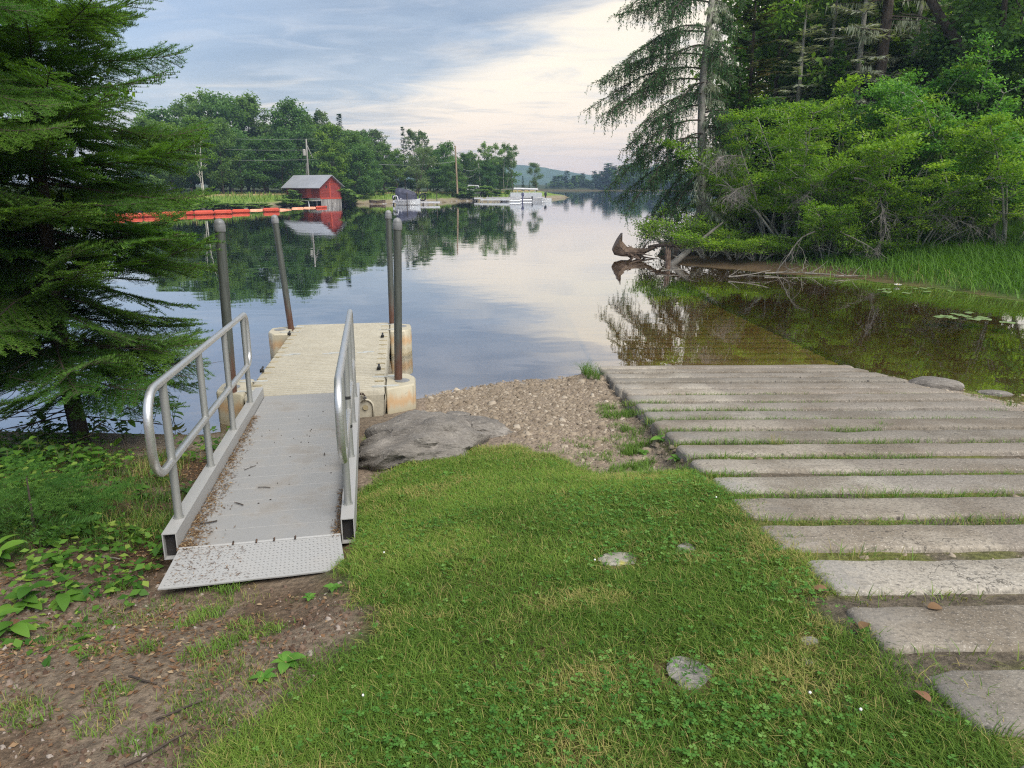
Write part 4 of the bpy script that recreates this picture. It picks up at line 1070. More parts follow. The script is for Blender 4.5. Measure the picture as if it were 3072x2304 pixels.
# broad-leaved weeds in the grass
def rosette(x, y, n, s, label, seed, name='broadleaf_weed', flat=.25, group='broad leaved weeds in the grass'):
    r = random.Random(seed); z = tz(x, y); t = empty(name, (x, y, z), label, 'weed', group)
    for i in range(n):
        o = link('leaf', WLEAF[i % 2], t); o.location = (0, 0, .012); q = s*r.uniform(.45, .8); o.scale = (q, q, q); o.rotation_euler = (r.uniform(-.2, .2), -flat+r.uniform(-.2, .25), i*2.4)
WLEAF = [leaf_data(.13, .075, 11, 'weed'), leaf_data(.11, .055, 12, 'weed')]
for i, (pp, n, s, lab) in enumerate([((860, 1995), 7, 1.0, 'large broad leaved weed at the edge of the dirt patch'), ((790, 2040), 6, .7, 'broad leaved weed lower left of the largest one'),
        ((1000, 1770), 8, .55, 'cluster of small round leaves beside the tread plate corner'), ((930, 1800), 7, .5, 'small weed on the dirt just in front of the tread plate'),
        ((2610, 1900), 6, .5, 'reddish weed beside the second nearest concrete plank'), ((1960, 1260), 9, .9, 'bright weed at the broken plank ends by the gravel'),
        ((1985, 1320), 9, 1.0, 'lush weed hugging the plank ends below the gravel'), ((2030, 1380), 8, .8, 'weed between lawn corner and plank ends'), ((1930, 1360), 8, .7, 'weed on the gravel near the lawn corner'),
        ((2725, 1250), 5, .6, 'lone upright leaf between two planks on the ramp'), ((2995, 1185), 7, .7, 'bright weed at the right edge of the ramp'), ((1340, 1430), 7, .7, 'dark clover like weed in the middle of the mound'),
        ((1090, 1370), 7, .6, 'pale weed under the boulder beside the gangway')]):
    q = px_ground(*pp); rosette(q.x, q.y, n, s, lab, 300+i)

# ------------------------------------------------------------------ grass, clover, litter, gravel
def in_poly_pts(n, box, P, g, margin=0.):
    x = g.uniform(box[0], box[1], n); y = g.uniform(box[2], box[3], n); k = sdist(x, y, P) > margin; return x[k], y[k]
def blades(x, y, z, h, w, lean, g, tone, bend=.6, name='grass', mat='lawn'):
    n = len(x); a = g.uniform(0, 6.283, n); d = np.stack([np.cos(a), np.sin(a), np.zeros(n)], 1); s = np.stack([-np.sin(a), np.cos(a), np.zeros(n)], 1)
    b = np.stack([x, y, z-.004], 1); h = h[:, None]; w = w[:, None]; l = lean[:, None]; up = np.array([[0, 0, 1.]])
    m = b+up*h*.55+d*h*l*.35; t = b+up*h*np.clip(1-bend*l*.45, .25, 1)+d*h*l*1.05
    V = np.stack([b-s*w*.5, b+s*w*.5, m+s*w*.42, m-s*w*.42, t+s*w*.1, t-s*w*.1], 1).reshape(-1, 3)
    o = np.arange(n)[:, None]*6; F = np.concatenate([o+np.array([[0, 1, 2, 3]]), o+np.array([[3, 2, 4, 5]])])
    return npmesh(name, V, F, M[mat], np.repeat(np.clip(tone, 0, 1), 6))
def build_lawn():
    g = np.random.default_rng(5)
    n = 460000; x = g.uniform(-1.5, 1.5, n); u = g.random(n); y = 1.2+4.7*u**1.25
    sd_ = sdist(x, y, LAWN)+.22*(fbm(x, y, 3.2, 61)-.5)*2
    dens = sst(-.10, .10, sd_)*(.5+.5*sst(.3, .45, fbm(x, y, 2.6, 71, 3)))
    bare = np.zeros(n)
    for sx, sy, sr in [(*px_ground(*q)[:2], sr) for q, sr in (((1855, 1682), .095), ((2056, 1648), .055), ((2078, 2032), .1), ((2430, 1925), .03))]+[(.2, 1.75, .16), (.95, 1.95, .12)]:
        bare = np.maximum(bare, np.exp(-(((x-sx)**2+(y-sy)**2)/sr**2)))
    k = (g.random(n) < dens*(1-.93*bare*(np.hypot(x-.2, y-1.75) > .3)*(np.hypot(x-.95, y-1.95) > .3)-.55*bare)) & (np.abs(x/y) < .92); x, y, bare = x[k], y[k], bare[k]; n = len(x)
    patch = fbm(x, y, 1.1, 81, 3); p2 = fbm(x, y, 3.3, 91, 3)
    dry = np.clip(sst(.54, .74, p2)*.7+bare*.8+sst(5.15, 5.7, y+.15*x)*.5, 0, 1)*.9
    tone = np.where(g.random(n) < dry*.8+.10, g.uniform(.72, 1., n), .02+.36*g.random(n)+.5*sst(.38, .62, patch)*g.random(n)+.12*(y > 4))
    h = g.uniform(.018, .048, n)*(.75+.6*fbm(x, y, 3, 13))
    me = blades(x, y, terrain(x, y, True), h, g.uniform(.0018, .0036, n)*(1+.12*(y-2)), g.uniform(.3, 1.5, n), g, tone, name='lawn_grass')
    tag(link('lawn_grass', me), 'short mown green grass of the lawn', 'grass', None, 'stuff')
    # the same turf under and beside the viewer's feet
    n2 = 110000; x = g.uniform(-1.5, 1.5, n2); y = g.uniform(-1.2, 2.0, n2); k = ((y < 1.2) | (np.abs(x/np.maximum(y, .01)) >= .92)) & (sdist(x, y, LAWN)+.22*(fbm(x, y, 3.2, 61)-.5)*2 > 0); x, y = x[k], y[k]; m = len(x)
    me = blades(x, y, terrain(x, y, True), g.uniform(.02, .05, m), g.uniform(.002, .004, m), g.uniform(.3, 1.5, m), g, .05+.7*g.random(m)*fbm(x, y, 1.1, 81, 3)+.2*(g.random(m) < .2), name='lawn_grass_near')
    tag(link('foreground_grass', me), 'mown grass right at the viewer', 'grass', None, 'stuff')
    # clover: three leaflets each
    n = 17000; x = g.uniform(-1.2, 1.3, n); y = 1.3+4.0*g.random(n)**1.3
    k = (sdist(x, y, LAWN) > .02) & (g.random(n) < (.08+.5*sst(.45, .7, fbm(x, y, 1.5, 101, 3)))); x, y = x[k], y[k]; n = len(x)
    z = terrain(x, y, True)+g.uniform(.018, .042, n); P = np.stack([x, y, z], 1); a0 = g.uniform(0, 6.28, n); Vs, Fs, o = [], [], 0
    for i in range(3):
        a = a0+i*2.094; A = np.stack([np.cos(a), np.sin(a), g.uniform(-.1, .25, n)], 1); L = g.uniform(.009, .016, n)
        V, F = cards(P, A, np.stack([g.normal(0, .25, n), g.normal(0, .25, n), np.ones(n)], 1), L, L*.95, .6, .08); Vs.append(V); Fs.append(F+o); o += len(V)
    me = npmesh('clover', np.concatenate(Vs), np.concatenate(Fs), M['clover'], np.tile(np.repeat(g.random(n), 4), 3)); tag(link('clover', me), 'patches of clover leaves in the lawn', 'clover', None, 'stuff')
    # clover heads
    mb = MB()
    for i in range(7):
        xx, yy = g.uniform(-.8, 1.2), g.uniform(1.6, 3.8); zz = tz(xx, yy)+.035; mb.lathe((xx, yy, zz), [(.001, -.003), (.004, 0), (.005, .004), (.003, .007), (.001, .008)], 7)
    tag(obj('clover_blossom', mb, M['petal']), 'tiny white clover blossoms in the lawn', 'blossom', None, 'stuff')
build_lawn()
def build_gap_grass():
    g = np.random.default_rng(15); n = 120000
    x = g.uniform(RX0-.1, 5.2, n); y = 1.3+6.6*g.random(n)
    P = .4555*math.cos(.12)*1.006; ph = ((10.03-y)/P+.5) % 1.          # .5 = plank centre
    gap = np.abs(ph-.5) > .385
    cl = fbm(x, y*2.2, 1.7, 111, 3)
    lush = sst(.5, .62, cl+.22*np.exp(-((x-1.6)/.5)**2)*(y > 3.8)*(y < 7)+.06*sst(5.8, 4.5, y))
    k = gap & (g.random(n) < lush+.25*sst(2.0, 1.35, x)*sst(4.5, 3.5, y)) & (x-RX0+.04*(y-4) > .02); x, y = x[k], y[k]; n = len(x)
    dry = sst(4.2, 2.6, y)*.65+.15
    tone = np.where(g.random(n) < dry, g.uniform(.72, 1, n), .15+.6*g.random(n))
    h = g.uniform(.025, .06, n)*(.6+.9*fbm(x, y, 2.3, 19)); z = rampz(y)-.04
    me = blades(x, y, z, h+.025, g.uniform(.0025, .005, n), g.uniform(.2, 1.2, n), g, tone, name='gap_grass', mat='gapgrass')
    tag(link('gap_grass', me), 'grass growing in the gaps between the concrete planks', 'grass', None, 'stuff')
    # looser tufts: gravel edge by the planks, dirt patch, under the gangway, left bank
    Xs, Ys, Hs, Ts, Ws = [], [], [], [], []
    def tuft(cx, cy, r, n, h, tone, w=.004):
        a = g.uniform(0, 6.28, n); q = r*np.sqrt(g.random(n)); Xs.append(cx+q*np.cos(a)); Ys.append(cy+q*np.sin(a)); Hs.append(h*g.uniform(.5, 1.1, n)); Ts.append(np.clip(tone+g.normal(0, .14, n), 0, 1)); Ws.append(np.full(n, w))
    for i in range(46):
        yy = g.uniform(4.5, 7.6); tuft(g.uniform(.95, 1.24)-.25*(yy < 5.4)*g.random(), yy, .07, 60, .07*g.uniform(.6, 1.5), .45)
    for i in range(60): tuft(g.uniform(.2, 1.0), g.uniform(4.95, 6.1), .06, 22, .05, .6)
    for cx, cy, rr, n, h in [((345, 1690)), ]if False else []: pass
    for (u, v, rr, n, h, tn) in [(640, 1760, .09, 160, .07, .5), (690, 1775, .06, 90, .06, .5), (620, 1850, .09, 160, .05, .65), (560, 1880, .06, 80, .05, .6), (690, 1930, .08, 130, .05, .5), (610, 1965, .10, 170, .05, .6), (350, 1770, .06, 90, .05, .45),
            (440, 1950, .07, 100, .05, .5), (330, 2080, .09, 130, .04, .55), (290, 1960, .08, 110, .04, .5), (720, 1880, .07, 90, .045, .7), (790, 1900, .1, 150, .045, .65), (310, 2170, .1, 140, .04, .75), (420, 2230, .09, 120, .045, .5), (100, 2150, .1, 120, .04, .6),
            (1110, 1350, .12, 160, .09, .6), (1130, 1400, .08, 120, .07, .5), (1080, 1330, .08, 90, .12, .7), (2380, 1240, .04, 40, .1, .9), (2650, 1290, .05, 60, .09, .3), (2330, 1340, .05, 50, .1, .9), (1060, 1540, .08, 140, .1, .45)]:
        q = px_ground(u, v); tuft(q.x, q.y, rr, n, h, tn)
    for i in range(260):
        q = px_ground(g.uniform(0, 560), g.uniform(1360, 1640)); tuft(q.x, q.y, .12, 34, .11*g.uniform(.5, 1.3), g.choice([.0, .1, .25, .85]), .004)
    for i in range(620):
        q = px_ground(g.uniform(0, 900)*g.random()**.3, g.uniform(1740, 2300))
        if float(fbm(q.x, q.y, 1.9, 201, 2)) < .53: continue
        tuft(q.x, q.y, .06, 20, .036, g.choice([.3, .5, .85, .95]), .003)
    for i in range(150):
        xx, yy = g.uniform(-.9, 1.3), 1.5+4*g.random()
        if float(sdist(np.array([xx]), np.array([yy]), LAWN)[0]) > -.08: tuft(xx, yy, .05, 26, .062*g.uniform(.7, 1.3), g.choice([.05, .2, .4, .85]), .003)
    for i in range(26): tuft(1.05+g.uniform(-.06, .1), 9.35+g.uniform(-.3, .5), .03, 10, .22, .25, .005)
    x, y, h, t, w = map(np.concatenate, (Xs, Ys, Hs, Ts, Ws))
    k = ((x-GO.x)*GR.x+(y-GO.y)*GR.y > .57) | ((x-GO.x)*GR.x+(y-GO.y)*GR.y < -.57) | ((x-GO.x)*GA.x+(y-GO.y)*GA.y < -.3)
    x, y, h, t, w = x[k], y[k], h[k], t[k], w[k]
    me = blades(x, y, terrain(x, y, True), h, w, g.uniform(.2, 1.2, len(x)), g, t, name='grass_tufts', mat='gapgrass')
    tag(link('grass_tufts', me), 'loose grass tufts on dirt, gravel and bank', 'grass', None, 'stuff')
build_gap_grass()
def build_litter():
    g = np.random.default_rng(25)
    def scatter(name, label, cat, n, fn, L, W, mat, lift=.006, tilt=.35, parent=None):
        x, y, z = fn(n); n = len(x); a = g.uniform(0, 6.28, n); A = np.stack([np.cos(a), np.sin(a), g.normal(0, tilt*.5, n)], 1)
        Nn = np.stack([g.normal(0, tilt, n), g.normal(0, tilt, n), np.ones(n)], 1)
        V, F = cards(np.stack([x, y, z+lift*g.uniform(.3, 2, n)], 1), A, Nn, g.uniform(*L, n), g.uniform(*W, n), .5, .15)
        me = npmesh(name, V, F, M[mat], np.repeat(g.random(n), 4)); o = link(name, me, parent, -wloc(parent) if parent else (0, 0, 0)); tag(o, label, cat, None, 'stuff'); return o
    def bank(n):
        x = g.uniform(-5.6, -.6, n); y = 1.0+5.6*g.random(n); lx = -.72-.16*np.clip(3.2-y, 0, 3)*.0
        k = (sdist(x, y, LAWN) < -.02) & ((x-GO.x)*GR.x+(y-GO.y)*GR.y < -.57-9*((x-GO.x)*GA.x+(y-GO.y)*GA.y < -.34)*-1*0) | (y < 3.35) & (sdist(x, y, LAWN) < -.02)
        k &= ~((np.abs((x-GO.x)*GR.x+(y-GO.y)*GR.y) < .56) & ((x-GO.x)*GA.x+(y-GO.y)*GA.y > -.36))
        d = .25+.75*sst(.4, .6, fbm(x, y, 1.4, 121, 3)); k &= g.random(n) < d*np.where(x > -1.6, .55, 1.); x, y = x[k], y[k]; return x, y, terrain(x, y, True)
    scatter('leaf_litter', 'brown fallen leaves and bark bits covering the left bank', 'leaf litter', 52000, bank, (.01, .04), (.005, .02), 'litter')
    scatter('needle_litter', 'fallen needles and thin stalks on the dirt patch', 'needle litter', 46000, bank, (.02, .07), (.0015, .003), 'litter', .005, .15)
    # red-brown needles swept against the curbs of the gangway
    def on_deck(n):
        side = g.random(n) < .84; a = np.where(side, GL*g.random(n)**1.5*.78, .75*g.random(n)**1.4); e = np.abs(g.normal(0, 1, n))
        b = np.where(side, -.455+e*.032*(1.7-1.2*a/GL)*(.5+1.2*fbm(a, a*0, 5, 7)), .452-e*.022*(1-a*.8)); k = (np.abs(b) < .455); a, b = a[k], b[k]
        q = np.array(GO)[None]+np.array(GA)[None]*a[:, None]+np.array(GR)[None]*b[:, None]+np.array(GU)[None]*.002; return q[:, 0], q[:, 1], q[:, 2]
    scatter('gangway_litter', 'rusty red needles and leaf bits swept along the gangway curbs', 'leaf litter', 2600, on_deck, (.012, .04), (.002, .009), 'litter', .004, .3)
    def on_plate(n):
        u = g.uniform(-1, -.1, n)**1; v = g.random(n); b = u*.45+.0; k = g.random(n) < sst(.5, .66, fbm(u, v, 4, 131)+.25*(u < -.45)); b, v = b[k], v[k]
        q = np.array(GO)[None]-np.array(GA)[None]*(.3*v)[:, None]+np.array(GR)[None]*b[:, None]; zz = q[:, 2]+.006-.075*v+.018*np.maximum(0, -b/.47)**2*v*.6; return q[:, 0], q[:, 1], zz
    scatter('plate_litter', 'scattered brown needles on the left half of the tread plate', 'leaf litter', 260, on_plate, (.012, .045), (.0015, .005), 'litter', .003, .1)
    # single twigs and bits lying on the gangway
    labs = [((.9, -.1), .09, .004, 'thin curved dark twig in the middle of the gangway deck'), ((.62, -.22), .075, .005, 'short straight black twig near the left curb'), ((1.35, -.26), .11, .003, 'curved twig beside the red needles on the deck'),
            ((.34, -.36), .10, .006, 'brown stick on the needle pile near the tread plate'), ((2.1, .37), .06, .003, 'small twig beside the right curb'), ((1.55, .28), .05, .005, 'stubby dark bit on the right half of the deck')]
    for i, ((a, b), L, w, lab) in enumerate(labs):
        r = random.Random(i+40); an = r.uniform(0, 6.28); pts = []
        for k in range(6): t = k/5-.5; pts.append(G(a+L*t*math.sin(an)+.03*L*8*(t*t)*math.cos(an), b+L*t*math.cos(an), .005+w))
        mb = MB().tube(pts, w*.8, 6); tag(obj('twig', mb, M['twig'], None, origin=G(a, b)), lab, 'twig', 'twigs lying on the gangway')
    mb = MB()
    for i in range(26):
        q = G(g.uniform(.2, 3), g.uniform(-.3, .44)**1, .004); mb.box(q, (g.uniform(.003, .012), g.uniform(.003, .007), .005), (GR, GA, GU))
    tag(obj('deck_crumbs', mb, M['twig']), 'small dark crumbs scattered on the gangway deck', 'crumbs', None, 'stuff')
    # sticks and leaves on the dirt and lawn
    for i, (u, v, L, lab) in enumerate([(540, 2140, .16, 'dark stick on the dirt patch'), (430, 2050, .14, 'thin stick on the left dirt'), (470, 2260, .2, 'thin pale stick low on the dirt patch'), (330, 1680, .14, 'stalk on the litter left of the curb end')]):
        q = px_ground(u, v); r = random.Random(i); a = r.uniform(-.5, .9); pts = [q+Vector((math.cos(a)*L*(k/4-.5), math.sin(a)*L*(k/4-.5), .012+r.uniform(0, .008))) for k in range(5)]
        tag(obj('stick', MB().tube(pts, .005, 5), M['twig'] if i < 3 else M['greywood'], None, origin=q), lab, 'stick', 'sticks on the dirt')
    lm = leaf_data(.07, .05, 5, 'litter')
    for i, (u, v, lab) in enumerate([(2780, 1843, 'pale dry leaf between the third and fourth nearest planks'), (2785, 2130, 'curled dry leaf in the grass beside the nearest plank'), (2600, 1890, 'russet leaf at the end of the second plank'), (2440, 1782, 'pale fallen leaf at the grass edge of the ramp'), (30, 1885, 'brown fallen leaf on the litter at the left edge')]):
        q = px_ground(u, v); o = link('fallen_leaf', lm, None, q+Vector((0, 0, .03 if u > 2000 else .015))); o.rotation_euler = (.2, -.1, i*1.9); o.scale = (.8, .8, .8); tag(o, lab, 'leaf', 'fallen leaves')
build_litter()
def build_ground_cover():
    g = np.random.default_rng(65); n = 17000; x = g.uniform(-5.6, -1.7, n); y = g.uniform(2.3, 7.2, n)
    lat = (x-GO.x)*GR.x+(y-GO.y)*GR.y; k = (lat < -.6) & (sdist(x, y, NEAR) > .05) & (g.random(n) < sst(.36, .56, fbm(x, y, 1.3, 191, 3))*np.where(y < 3.4, .35, 1.)); x, y = x[k], y[k]; n = len(x)
    z = terrain(x, y, True)+g.uniform(.02, .17, n)*sst(2.6, 4.5, y); a = g.uniform(0, 6.28, n); L = g.uniform(.03, .075, n)
    V, F = cards(np.stack([x, y, z], 1), np.stack([np.cos(a), np.sin(a), g.normal(0, .3, n)], 1), np.stack([g.normal(0, .4, n), g.normal(0, .4, n), np.ones(n)], 1), L, L*.6, .5, .15)
    tag(link('ground_cover', npmesh('ground_cover', V, F, M['plant'], np.repeat(g.random(n), 4))), 'low leafy ground cover on the shaded left bank', 'ground cover', None, 'stuff')
build_ground_cover()

def rocky(c, d, seed, sub=3, rough=.16, rot=0., squash=None, ridge=0.):
    bm = bmesh.new(); bmesh.ops.create_icosphere(bm, subdivisions=sub, radius=1.); mb = MB(); cr, sr = math.cos(rot), math.sin(rot)
    for v in bm.verts:
        p = v.co.copy(); n = (float(fbm(p.x*1.1+seed, p.y*1.1+p.z*1.7, 1.2, seed, 3))-.5)*2*rough+(float(fbm(p.x*3+seed, p.y*3+p.z*2.2, 1.5, seed+5, 3))-.5)*rough*.7
        p *= 1+n-ridge*abs(float(fbm(p.x*1.3+seed, p.y*2.6+p.z*2, 1.6, seed+9, 3))-.5)*2
        if squash and p.z > squash: p.z = squash+(p.z-squash)*.3
        x, y, z = p.x*d[0], p.y*d[1], p.z*d[2]; v.co = Vector((c[0]+x*cr-y*sr, c[1]+x*sr+y*cr, c[2]+z))
    bm.verts.index_update(); mb.add([tuple(v.co) for v in bm.verts], [tuple(q.index for q in f.verts) for f in bm.faces]); bm.free(); return mb
def build_stones():
    def st(name, mb, m, lab, c, sm=True, cat='stone', grp=None): tag(obj(name, mb, M[m], None, smooth=45 if sm else False, origin=c), lab, cat, grp)
    c = (-.82, 5.98, .30); mb = rocky(c, (.6, .5, .32), 4, 5, .26, R_(35), None, .2)
    st('boulder', mb, 'boulder', 'large grey streaked boulder bedded between lawn mound and gangway', c, True, 'boulder')
    c = (-.36, 6.4, .31); st('boulder', rocky(c, (.38, .25, .12), 9, 5, .18, R_(-10), None, .2), 'boulder', 'low flat grey rock at the right end of the boulder', c, True, 'boulder')
    c = (-.55, 6.95, .3); st('rock_slab', rocky(c, (.13, .07, .05), 14, 3, .2, R_(-14), .3), 'boulder', 'small flat slab resting behind the boulder', c, True, 'rock')
    for i, (u, v, d, m, lab) in enumerate([(1855, 1680, (.1, .07, .022), 'mossstone', 'pale stone with yellow lichen sunk in the lawn'), (2056, 1648, (.065, .04, .022), 'flatstone', 'small grey stone flush in the lawn near the ramp'),
                                           (2078, 2030, (.1, .07, .02), 'flatstone', 'pale speckled stone showing through the nearest grass'), (2430, 1925, (.03, .025, .015), 'flatstone', 'tiny pale stone in the grass beside the ramp'),
                                           (2420, 1990, (.02, .02, .012), 'flatstone', 'tiniest stone low in the grass near the ramp')]):
        q = px_ground(u, v); c = (q.x, q.y, q.z+.004); st('field_stone', rocky(c, (d[0], d[1], d[2]*.75), 30+i, 4, .3, i*1.1, .3), m, lab, c, True, 'stone', 'stones in the lawn')
    c = (5.55, 9.05, .02); st('shore_rock', rocky(c, (.33, .2, .11), 22, 4, .16, R_(-12)), 'boulder', 'flat grey rock at the water beside the right edge of the ramp', c, True, 'rock')
    c = (6.15, 8.75, .0); st('shore_rock', rocky(c, (.2, .08, .035), 25, 3, .16, R_(-22)), 'boulder', 'thin dark rock right of the flat rock at the waterline', c, True, 'rock')
    # gravel beach
    g = np.random.default_rng(45)
    n = 42000; x = g.uniform(-1.35, 1.3, n); y = g.uniform(4.9, 9.6, n)
    sN = sdist(x, y, NEAR); dd = .28+.72*sst(5.3, 6.6, y+.35*x+.5*(fbm(x, y, 2.2, 151)-.5)); k = (sN > -.12) & (g.random(n) < dd) & (sdist(x, y, LAWN) < 0) & ((x-DO.x)*DR.x+(y-DO.y)*DR.y > 1.2) & ((x > -.1) | (y > 6.6))
    x2 = g.uniform(4.98, 7.4, 3600); y2 = g.uniform(7, 9.6, 3600); k2 = sdist(x2, y2, NEAR) > -.15
    x3 = g.uniform(RX0, 4.9, 9000); y3 = g.uniform(1.4, 8, 9000); ph = ((10.03-y3)/(.4555*math.cos(.12)*1.006)+.5) % 1.; k3 = (np.abs(ph-.5) > .37) & (g.random(9000) < sst(.5, .62, fbm(x3, y3, 1.3, 161, 3)))
    X = np.concatenate([x[k], x2[k2], x3[k3]]); Y = np.concatenate([y[k], y2[k2], y3[k3]]); n = len(X); big = g.random(n)
    s = .007*(1-g.random(n))**-.42; s = np.where(big > .99, g.uniform(.03, .06, n), np.clip(s, .006, .034)); s[-k3.sum():] *= .7
    base = np.array([(math.cos(a)*.95, math.sin(a)*.95, .0) for a in np.linspace(0, 2*math.pi, 7)[:-1]]+[(math.cos(a+.5)*.62, math.sin(a+.5)*.62, .42) for a in np.linspace(0, 2*math.pi, 7)[:-1]])
    f0 = [(i, (i+1) % 6, 6+(i+1) % 6, 6+i) for i in range(6)]+[(6, 7, 8, 9), (9, 10, 11, 6)]
    a = g.uniform(0, 6.28, n); ca, sa = np.cos(a), np.sin(a); st_ = g.uniform(.55, 1., n)
    jit = 1+g.normal(0, .14, (n, 12, 1)); B = base[None]*jit; bx, by, bz = B[..., 0]*s[:, None], B[..., 1]*(s*st_)[:, None], B[..., 2]*s[:, None]*g.uniform(.7, 1.3, n)[:, None]
    Z = terrain(X, Y, True); tl = g.normal(0, .25, (n, 2))
    V = np.stack([X[:, None]+bx*ca[:, None]-by*sa[:, None], Y[:, None]+bx*sa[:, None]+by*ca[:, None], Z[:, None]+bz-.002+tl[:, :1]*bx*(bz > 0)], -1).reshape(-1, 3)
    F = (np.arange(n)[:, None, None]*12+np.array(f0)[None]).reshape(-1, 4)
    me = npmesh('pebbles', V, F, M['pebble'], np.repeat(np.clip(g.beta(2, 2, n), 0, 1), 12)); tag(link('pebbles', me), 'brown and grey pebbles of the gravel beach', 'gravel', None, 'stuff')
    for i, (u, v, s) in enumerate([(1210, 1190, .035), (1240, 1192, .03), (1280, 1195, .03), (1463, 1165, .028), (1483, 1168, .026), (1630, 1146, .035), (1655, 1158, .05), (1570, 1155, .06), (1450, 1180, .055), (1505, 1165, .04)]):
        p = at_z(u, v, .0); c = (p.x, p.y, .0); tag(obj('shore_pebble', rocky(c, (s, s*.8, s*.6), 60+i, 2, .2, i), M['boulder'], None, smooth=50, origin=c), 'dark wet stone at the very edge of the gravel beach', 'stone', 'wet stones along the beach waterline')
build_stones()
def build_soil_crumbs():
    g = np.random.default_rng(85); n = 26000; x = g.uniform(-3.2, -.55, n); y = 1.1+2.7*g.random(n)
    k = (sdist(x, y, LAWN) < .03) & (g.random(n) < .25+.75*sst(.4, .6, fbm(x, y, 2.1, 211, 3))) & ~((np.abs((x-GO.x)*GR.x+(y-GO.y)*GR.y) < .5) & ((x-GO.x)*GA.x+(y-GO.y)*GA.y > -.34)); x, y = x[k], y[k]; n = len(x)
    s = np.clip(.0028*(1-g.random(n))**-.5, .003, .02); z = terrain(x, y, True); a = g.uniform(0, 6.28, n); V = []
    base = np.array([(math.cos(q), math.sin(q), 0) for q in (0, 1.6, 3.1, 4.7)]+[(.5*math.cos(q), .5*math.sin(q), .7) for q in (.7, 2.2, 3.9, 5.4)])
    B = base[None]*(1+g.normal(0, .22, (n, 8, 1)))*s[:, None, None]; ca, sa = np.cos(a)[:, None], np.sin(a)[:, None]
    V = np.stack([x[:, None]+B[..., 0]*ca-B[..., 1]*sa*.7, y[:, None]+B[..., 0]*sa+B[..., 1]*ca*.7, z[:, None]+B[..., 2]-.001], -1).reshape(-1, 3)
    F = (np.arange(n)[:, None, None]*8+np.array([(0, 1, 5, 4), (1, 2, 6, 5), (2, 3, 7, 6), (3, 0, 4, 7), (4, 5, 6, 7)])[None]).reshape(-1, 4)
    tag(link('soil_crumbs', npmesh('soil_crumbs', V, F, M['soil'], np.repeat(g.random(n), 8))), 'crumbs of brown soil and grit on the dirt patch', 'soil', None, 'stuff')
M['soil'] = fol('soil crumbs', (.06, .04, .028), (.15, .11, .08), (.3, .27, .24), 0., 0, .95, .1, .85)
build_soil_crumbs()

